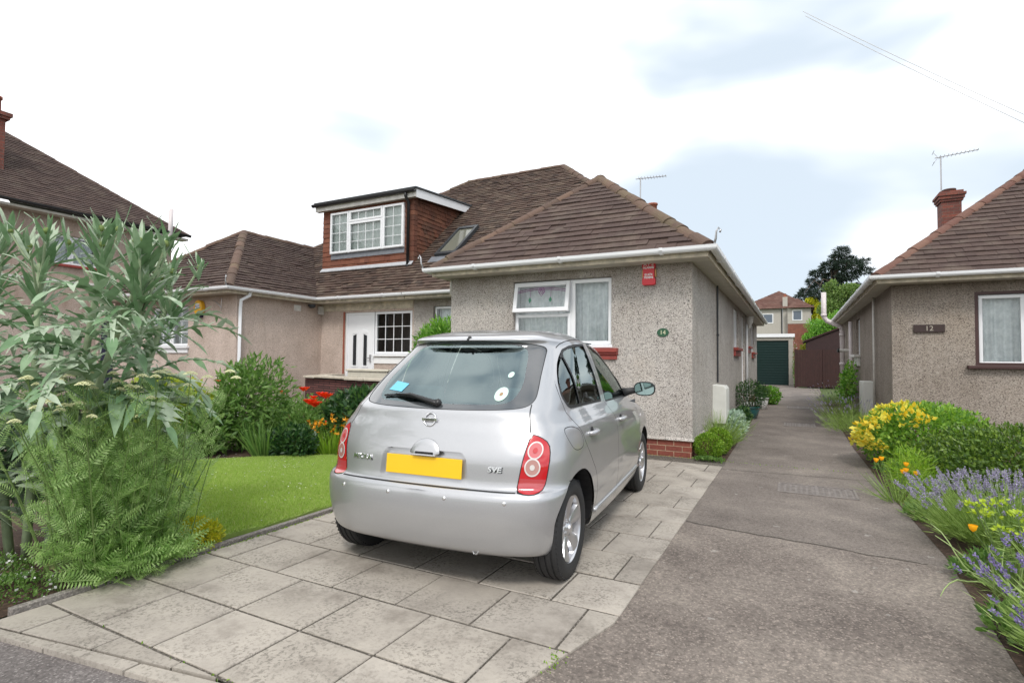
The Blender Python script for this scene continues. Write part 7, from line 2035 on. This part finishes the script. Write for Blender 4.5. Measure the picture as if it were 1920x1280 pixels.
def poppies():
    g = np.random.default_rng(31)
    hp = [((531, 738), (-5.864, -1.8, .747), .075), (0, (-5.408, -1.8, .813), .080), (0, (-5.20, -1.8, .70), .06), (0, (-5.03, -1.8, .745), .085), (0, (-4.96, -1.78, .72), .095), (0, (-5.16, -1.9, .63), .10), (0, (-5.06, -1.9, .60), .095), (0, (-4.98, -1.92, .63), .06), (0, (-6.75, -2.3, .92), .05)]
    lab = ['red poppy standing alone at the left of the poppy group, against the pink wall', 'red poppy held highest, just left of the low stone wall', 'small half-open red poppy between the tallest poppy and the dense red cluster', 'large red poppy at the top of the dense cluster', 'largest red poppy at the upper right of the dense cluster',
           'wide red poppy at the lower left of the dense cluster', 'wide red poppy at the bottom centre of the dense cluster', 'small red poppy at the lower right of the dense cluster', 'orange red poppy among the cream yarrow heads further left']
    for (_, p, R), l in zip(hp, lab):
        t = thing('poppy', l, 'poppy', (p[0], p[1], 0), 'red poppies in the flower bed')
        m = MB(); m.tube([(p[0]+g.normal()*.03, p[1]+.03, 0), (p[0]+g.normal()*.01, p[1], p[2]*.6), p], .0045, 5); m.build('stem', M['stem'], t, fixn=False)
        R *= 1.25; n = 6; mb = MB()
        for k in range(n):
            a0 = 2*PI*k/n+g.random()*.3; vs = []; 
            for i in range(5):
                for j in range(5):
                    rr = R*(.12+.88*i/4)*.85; aa = a0+(j-2)/2*.62*(.3+.7*i/4); z = R*(.62*(i/4)**1.2) + (.08*R*math.sin(j*3+k) if i == 4 else 0)
                    vs.append((p[0]+rr*math.cos(aa), p[1]+rr*math.sin(aa), p[2]+z-R*.1))
            mb.add(vs, [(i*5+j, i*5+j+1, (i+1)*5+j+1, (i+1)*5+j) for i in range(4) for j in range(4)])
        mb.build('petals', M['fl_red'], t, smooth=True, fixn=False)
        c = MB(); c.lathe([(0, 0), (R*.2, .1*R), (R*.2, .3*R), (0, .35*R)], p, 8); c.build('seed_head', M['lf_dark'], t, fixn=False)
poppies()
def daylily():
    t, g = blades('daylily_clump', 'clump of small orange daylilies beside the rear left corner of the car', 'daylily', (-4.45, -2.12), .26, .42, 260, 'lf_lime', 33, .010)
    n = 38; a = g.random(n)*2*PI; q = g.random(n)**.5*.34; P = np.stack([-4.45+np.cos(a)*q, -2.12+np.sin(a)*q, g.uniform(.28, .50, n)], 1)
    for p in P: inst('flower', LEAF_V, LEAF_F, np.tile(p, (6, 1)), g.normal(size=(6, 3))*.7+np.array([0, 0, .7]), np.stack([np.full(6, .026)]*2+[np.full(6, .055)], 1), M['fl_orange'], parent=t)
daylily()
G('lf_bright', [(.06, .16, .02), (.10, .24, .03), (.16, .32, .05), (.22, .36, .07)])
bush('bamboo_shrub', 'bright green feathery shrub in the recess between the white door window and bungalow 14', 'shrub', (-5.0, 1.2, 1.28), (.85, .55, .98), 11000, .10, .024, 'lf_bright', 37, shell=.3, lump=.3, stemm='stem', nst=20)

# ---------------------------------------------------------------- bed along the side of bungalow 14
bush('box_ball', 'nearer clipped yellow green box ball at the brick corner of bungalow 14', 'box ball', (.20, .10, .17), (.19, .19, .18), 4200, .020, .013, 'lf_box', 41, group='clipped box balls', shell=.7, lump=.05, up=.1)
bush('box_ball', 'farther clipped box ball half hidden behind the nearer one, by the lavender', 'box ball', (.27, .52, .19), (.18, .18, .19), 3800, .020, .013, 'lf_box', 42, group='clipped box balls', shell=.7, lump=.05, up=.1)
bush('ground_cover', 'low scalloped green leaves spreading at the foot of the box balls', 'ground cover plant', (.20, -.12, .0), (.26, .14, .06), 900, .03, .026, 'lf_green', 43, nst=0, lump=.3)
lavender('lavender', 'green lavender without flowers in front of the tall white meter box', (.17, 1.30), .34, .50, 2600, 44, fl=0, group=None)
bush('silver_leaf_plant', 'silvery white edged leafy plants beyond the white meter box', 'silver plant', (.24, 2.6, .18), (.22, .85, .26), 3000, .06, .04, 'lf_silver', 45, lump=.35, shell=.3, nst=0)
bush('herbaceous_plant', 'dark green leafy plant between the silvery plants and the teal pot', 'plant', (.24, 4.6, .15), (.2, .9, .22), 1800, .06, .04, 'lf_dark', 46, lump=.35, shell=.3, nst=0)
def pot(c, R, H, m, label, plab, pr, pm, seed):
    t = thing('plant_pot', label, 'plant pot', (c[0], c[1], 0))
    mb = MB(); mb.lathe([(0, 0), (R*.72, 0), (R*.95, H*.7), (R*.98, H*.88), (R*1.06, H*.89), (R*1.06, H), (R*.92, H), (R*.9, H*.88), (0, H*.86)], (c[0], c[1], .0), 22); mb.build('pot', m, t, smooth=True)
    bush('potted_plant', plab, 'potted plant', (c[0], c[1], H+pr[2]*.8), pr, 3000, .045, .018, pm, seed, lump=.25, shell=.35)
pot((.30, 6.3), .22, .28, plain('teal_glaze', (.01, .10, .10), .15, coat=1), 'teal glazed pot standing beside the side door of bungalow 14', 'dark spiky evergreen growing in the teal glazed pot', (.38, .38, .32), 'lf_dark', 47)
pot((.42, 9.2), .17, .34, M['white'], 'white plant pot farther along the side of bungalow 14', 'small pale green plant growing in the white pot', (.20, .20, .18), 'lf_green', 48)
bush('herbaceous_plant', 'bright green leafy plant past the white pot near the end of bungalow 14', 'plant', (.55, 11.5, .25), (.32, .5, .30), 1500, .07, .04, 'lf_bright', 49, shell=.3)
def doorstep():
    t = thing('door_step', 'white painted step under the side door of bungalow 14', 'step')
    m = MB(); m.box((.0, 7.9, 0), (.30, 8.9, .22)); m.build('step', M['white'], t, bevel=.01)
doorstep()
def dog_bin():
    t = thing('outside_tap', 'small white pipe with a black cap low on the side wall near the garage end', 'pipe')
    m = MB(); m.tube([(.14, 12.0, 0), (.14, 12.0, .55)], .05, 10); m.build('pipe', M['upvc'], t)
    m = MB(); m.tube([(.14, 12.0, .55), (.14, 12.0, .68)], .075, 10); m.build('cap', M['blackpl'], t)
dog_bin()

# ---------------------------------------------------------------- right bed
lavender('lavender', 'rounded grey green lavender farthest along the right bed, by the soil pipe', (2.42, 11.8), .62, .70, 2600, 51, nf=50)
lavender('lavender', 'grey green lavender behind the yellow shrub, below the white meter box', (2.30, 6.4), .60, .62, 2600, 52, nf=60)
lavender('lavender', 'green lavender spilling over the drive just behind the yellow flowered shrub', (2.25, 4.2), .60, .60, 2800, 53, nf=60)
G('lf_azalea', [(.06, .14, .02), (.10, .21, .03), (.17, .30, .04), (.24, .36, .06)])
bush('azalea', 'bushy green shrub covered with orange yellow blossom beside the drive', 'azalea', (2.70, 1.05, .36), (.80, 1.15, .54), 13000, .050, .024, 'lf_azalea', 54, shell=.45, lump=.25,
     flowers=[dict(n=6000, L=.055, W=.036, m='lf_yellow', clump=15, cr=.19, sel=lambda P: ((P[:, 0] < 2.75) & (P[:, 1] < 1.5) & (P[:, 2] > .25) & (P[:, 2] < .82)) | (P[:, 2] > .84))])
bush('box_hedge', 'broad dark green evergreen bush at the right edge in front of bungalow 12', 'evergreen bush', (3.72, -.55, .24), (1.34, 1.0, .48), 30000, .038, .019, 'lf_hedge', 55, shell=.55, lump=.26, up=.45)
bush('feathery_plant', 'feathery light green plant between the yellow shrub and the large lavender', 'plant', (2.28, -.95, .16), (.20, .40, .28), 2600, .06, .006, 'lf_lime', 56, shell=.2, lump=.3, nst=0)
def calpoppies(c, n, seed, label, h=.33, r=.25):
    t, g = blades('californian_poppy', label, 'poppy', c, r*.5, h*1.1, 110, 'lf_lav', seed, .006, lean=1.1)
    for i in range(n):
        a = g.random()*2*PI; q = g.uniform(.3, 1)*r; p = Vector((c[0]+q*math.cos(a)-.04, c[1]+q*math.sin(a), h*g.uniform(.7, 1.1)))
        m = MB(); m.tube([(c[0], c[1], 0), (c[0]*.4+p.x*.6, c[1]*.4+p.y*.6, p.z*.7), p], .0022, 4); m.build('stalk', M['stem'], t, fixn=False)
        m = MB(); R = .024; m.lathe([(.004, 0), (R*.7, R*.5), (R, R*1.5), (R*.95, R*1.6)], tuple(p), 9); m.build('flower', M['fl_orangey'], t, smooth=True, fixn=False)
M['fl_orangey'] = leafmat('poppy_orange', [(.88, .42, .01), (.92, .50, .02)], trans=.3)
calpoppies((2.10, -1.35), 6, 57, 'orange californian poppies sprawling over the drive beside the feathery plant')
lavender('lavender', 'large lavender clump with pale purple spikes beside the drive, behind the lime euphorbia', (2.60, -2.55), .54, .46, 17000, 58, nf=460, lean=.85, L=.045, wd=.0042)
lavender('lavender', 'nearest lavender clump with deep purple flowers in the bottom right corner', (2.56, -4.66), .50, .50, 17000, 59, fm='fl_lavdeep', nf=300, lean=.85, fl=.95, L=.045, wd=.0042)
def euphorbia():
    t = thing('euphorbia', 'lime yellow topped euphorbia between the two big lavender clumps', 'euphorbia', (2.38, -3.65, 0)); g = np.random.default_rng(61); P = []; D = []; m = MB(); Pl = []; Dl = []
    for i in range(15):
        a = g.random()*2*PI; q = g.random()**.5*.24; b = (2.40+.08*math.cos(a), -3.62+.08*math.sin(a), 0); tp = Vector((2.34+q*math.cos(a), -3.62+q*math.sin(a), g.uniform(.36, .50)))
        m.tube([b, tp], .004, 5)
        d = g.normal(size=(22, 3)); d[:, 2] = np.abs(d[:, 2])*.5
        inst('bract_head', LEAF_V, LEAF_F, np.array(tuple(tp))+d*.022, d+np.array([0, 0, .4]), np.stack([np.full(22, .018)]*2+[np.full(22, .026)], 1), M['lf_bract'], parent=t)
        for k in range(22): q2 = g.uniform(.2, .95); a2 = g.random()*6.3; Pl.append(tuple(Vector(b).lerp(tp, q2))); Dl.append((math.cos(a2), math.sin(a2), .25))
    inst('leaves', BLADE_V, BLADE_F, np.array(Pl), np.array(Dl), np.stack([np.full(len(Pl), .007)]*2+[np.full(len(Pl), .06)], 1), M['lf_lav'], parent=t)
    m.build('stems', M['stem'], t, fixn=False)
euphorbia()
def strappy():
    t = thing('trailing_stems', 'pale green bare curving stems trailing onto the drive below the euphorbia', 'plant', (2.25, -3.9, 0)); g = np.random.default_rng(63); m = MB()
    for i in range(26):
        a = PI+g.normal()*1.0 if i < 12 else g.random()*6.3; L = g.uniform(.18, .42); p = Vector((2.30+g.normal()*.05, -3.85+g.normal()*.12, .02)); pts = [p.copy()]; el = g.uniform(.3, 1.2)
        for k in range(7):
            el += g.normal()*.18-.02; a += g.normal()*.15; p = p + Vector((math.cos(a)*math.cos(el), math.sin(a)*math.cos(el), math.sin(el)))*(L/6); p.z = max(p.z, .012); pts.append(p.copy())
        m.tube(pts, [.0045]*4+[.004, .0035, .003, .002], 5)
    m.build('stems', M['stem_trail'], t, smooth=True, fixn=False)
M['stem_trail'] = plain('trailing_stem', (.30, .40, .15), .6, noise=.15)
strappy()
calpoppies((2.34, -3.60), 2, 64, 'few orange californian poppies among the trailing stems below the euphorbia', .30, .2)
blades('grass_tuft', 'fine grassy green tuft behind the nearest lavender at the right edge', 'grass tuft', (2.75, -3.75), .25, .50, 420, 'lf_lav', 65, .007)

# ---------------------------------------------------------------- background trees and shrubs
def tree(name, label, cat, c, trunk_h, blobs, n, L, W, m, seed, group=None, r0=.18, V=LEAF_V, F=LEAF_F, up=.3):
    t = thing(name, label, cat, (c[0], c[1], 0), group); g = np.random.default_rng(seed)
    mb = MB(); mb.tube([(c[0], c[1], -.1), (c[0]+.1, c[1], trunk_h*.6), (c[0], c[1], trunk_h)], [r0, r0*.75, r0*.4], 8)
    for b in blobs: mb.tube([(c[0], c[1], trunk_h*g.uniform(.45, .85)), tuple((np.array(b[0])*.6+np.array([c[0], c[1], trunk_h])*.4)), tuple(b[0])], [r0*.35, r0*.22, r0*.08], 5)
    mb.build('trunk', M['bark'], t, fixn=False)
    vol = [b[1][0]*b[1][1]*b[1][2] for b in blobs]; tot = sum(v**.67 for v in vol); Ps, Ds = [], []
    for b, v in zip(blobs, vol):
        P, D, g2 = blob_pts(int(n*v**.67/tot), b[0], b[1], .35, .35, seed+len(Ps)+1); Ps.append(P); Ds.append(D)
    foliage('crown', np.concatenate(Ps), np.concatenate(Ds), g, L, W, M[m], t, up=up, rnd=.7, V=V, F=F)
    return t
def pine():
    g = np.random.default_rng(71); bl = []
    Y = 55
    for (x, z, rx, rz) in ((5.6, 12.4, .75, .55), (5.0, 11.8, .8, .5), (6.3, 11.6, .8, .5), (4.3, 11.0, .9, .55), (5.5, 11.0, 1.0, .6), (6.6, 10.7, .8, .5), (7.3, 11.3, .7, .35), (3.4, 10.5, .8, .45), (4.6, 10.0, 1.1, .6), (5.8, 9.8, 1.1, .6), (7.4, 10.2, .8, .3), (2.9, 9.7, .7, .45), (3.7, 9.2, 1.0, .5), (2.3, 8.6, .8, .45), (5.0, 8.8, 1.3, .6), (6.6, 8.8, 1.0, .4), (7.4, 8.6, .6, .25), (1.9, 8.0, .7, .35), (3.2, 8.1, 1.0, .5), (4.5, 7.6, 1.2, .6), (6, 7.6, 1.2, .6), (3.5, 6.8, 1.2, .6), (5, 6.4, 1.4, .7)):
        bl.append(((x, Y+g.normal()*.9, z), (rx*g.uniform(.65, .95), rx*.8, rz*g.uniform(.65, .95))))
    tree('pine_tree', 'tall dark pine rising behind the light green trees beyond the garages', 'pine tree', (4.9, Y), 12.2, bl, 20000, .32, .05, 'lf_pine', 72, r0=.3, up=.2)
pine()
tree('broadleaf_tree', 'light green tree in front of the dark pine, left of the bungalow 12 eaves', 'tree', (5.3, 46), 6.5, [((4.6, 46, 7.0), (.8, .9, .9)), ((5.7, 46, 7.4), (.9, .9, .8)), ((3.9, 45.6, 6.0), (.9, .9, .7)), ((5.0, 46, 5.8), (1.2, 1.1, .9)), ((6.2, 46, 6.1), (1.2, 1.1, 1.0)), ((4.0, 46, 7.9), (.45, .5, .5)), ((5.5, 46, 4.8), (1.6, 1.2, .9))], 14000, .16, .10, 'lf_tree', 73)
tree('broadleaf_tree', 'green leafy tree right of the distant house, behind the brown shed', 'tree', (4.0, 38), 3.6, [((3.1, 38, 3.9), (1.0, .9, .75)), ((4.2, 38, 4.3), (1.1, 1, .8)), ((2.6, 38, 3.2), (1.0, .9, .7)), ((3.8, 38, 3.2), (1.4, 1, .8)), ((5.4, 38, 4.6), (1.2, 1, .9))], 12000, .12, .08, 'lf_bright', 74)
G('lf_yelgreen', [(.34, .40, .03), (.46, .48, .04), (.55, .52, .06)])
tree('yellow_leaved_tree', 'small yellow leaved tree peeping over the right end of the distant house roof', 'tree', (3.1, 54), 6.3, [((2.75, 54, 7.5), (.6, .5, .5)), ((3.5, 54, 6.7), (.6, .5, .6)), ((3.2, 54, 5.9), (.5, .5, .5))], 2600, .15, .11, 'lf_yelgreen', 76)
G('lf_autumn', [(.10, .17, .03), (.20, .24, .04), (.34, .26, .05), (.14, .22, .03)])
bush('garden_shrub', 'orange tinged green shrub between the green garage and the brown shed', 'shrub', (2.05, 30.5, 1.9), (.62, .6, .85), 3200, .09, .06, 'lf_autumn', 77)
bush('climbing_rose', 'thin pale climbing rose on the corner of the green garage', 'rose', (1.30, 26.4, .9), (.13, .16, .95), 700, .06, .04, 'lf_green', 78, flowers=[dict(n=60, L=.05, W=.05, m='fl_white')], lump=.4)
bush('climber', 'leafy climber on the side wall of bungalow 12 beside the white pipes', 'climber', (2.50, 9.6, .75), (.16, .8, .55), 1100, .07, .045, 'lf_bright', 79, shell=.2, lump=.5)
tree('broadleaf_tree', 'dark green tree tops just showing beyond the far left roofs', 'tree', (-24, 22), 5.8, [((-24, 22, 7.2), (1.2, 1, .7)), ((-22.6, 22, 7.4), (1.0, 1, .7))], 3000, .18, .12, 'lf_dark', 80)
tree('background_tree', 'dark hedge trees filling the gap behind the gate and shed', 'tree', (7.5, 60), 5, [((7.5, 60, 5.0), (2.6, 1.5, 2.2)), ((3.5, 60, 4), (2.6, 1.5, 2.0)), ((-5, 62, 3), (3, 1.5, 2.2))], 9000, .22, .15, 'lf_dark', 81)

for k_, (x_, y_, rx_, ry_) in enumerate(((2.22, -1.9, .16, .30), (2.25, -3.35, .18, .20), (2.35, .15, .22, .35), (2.2, -4.25, .14, .25))):
    bush('ground_cover', ['low green weeds at the drive edge between the orange poppies and the large lavender', 'low green weeds at the drive edge under the lime euphorbia', 'low green leaves at the foot of the yellow flowered shrub', 'low green weeds at the drive edge beside the nearest lavender'][k_], 'ground cover plant', (x_, y_, .0), (rx_, ry_, .12), 700, .05, .02, 'lf_green', 90+k_, nst=0, lump=.4)

def moss():
    g = np.random.default_rng(95)
    P = []
    for (cx, cy, sx, sy, k) in ((.30, -5.50, .02, .05, 50), (-2.24, -5.0, .006, .35, 160), (-2.24, -3.9, .006, .5, 160), (-.3, -.02, 1.6, .012, 260), (-1.1, -6.25, .3, .004, 20)):
        P.append(np.stack([cx+g.normal(size=k)*sx, cy+g.normal(size=k)*sy, np.full(k, .004)], 1))
    P = np.concatenate(P); n = len(P)
    o = inst('moss', LEAF_V, LEAF_F, P, g.normal(size=(n, 3))*.5+np.array([0, 0, .7]), np.stack([np.full(n, .009)]*2+[g.uniform(.008, .018, n)], 1), M['lf_box'])
    tag(o, 'tiny moss and weed tufts growing in the joints of the paving slabs', 'moss', kind='stuff')
moss()
def litter():
    g = np.random.default_rng(97); k = 260
    P = np.stack([g.uniform(-3.6, -2.35, k), g.uniform(-6.45, -5.3, k), np.full(k, -.004)], 1)
    o = inst('bark_chips', LEAF_V, LEAF_F, P, g.normal(size=(k, 3))*np.array([1, 1, .25]), np.stack([np.full(k, .018)]*2+[g.uniform(.02, .05, k)], 1), M['lf_dead'])
    tag(o, 'dry brown leaves and bark chips lying on the soil under the thistle', 'leaf litter', kind='stuff')
M['lf_dead'] = leafmat('dead_leaf', [(.10, .05, .03), (.17, .09, .055), (.24, .15, .10)], trans=.05)
litter()

GRP = {'overhead cable': 'thin overhead cables', 'aerial': 'television aerials on the roofs', 'meter box': 'white meter boxes on side walls', 'manhole cover': 'iron manhole covers in the drive', 'alarm box': 'alarm boxes under the eaves', 'hip iron': 'curled hip irons at the roof corners',
       'ground cover plant': 'low ground cover plants', 'bungalow': 'bungalows in the street', 'number plate': 'house number plates', 'alyssum': 'low flowering mats by the pavement', 'plant pot': 'plant pots beside the side wall', 'garage': 'garages'}
for o_ in list(sc.objects):
    if o_.parent is None and 'category' in o_ and 'group' not in o_ and o_['category'] in GRP: o_['group'] = GRP[o_['category']]
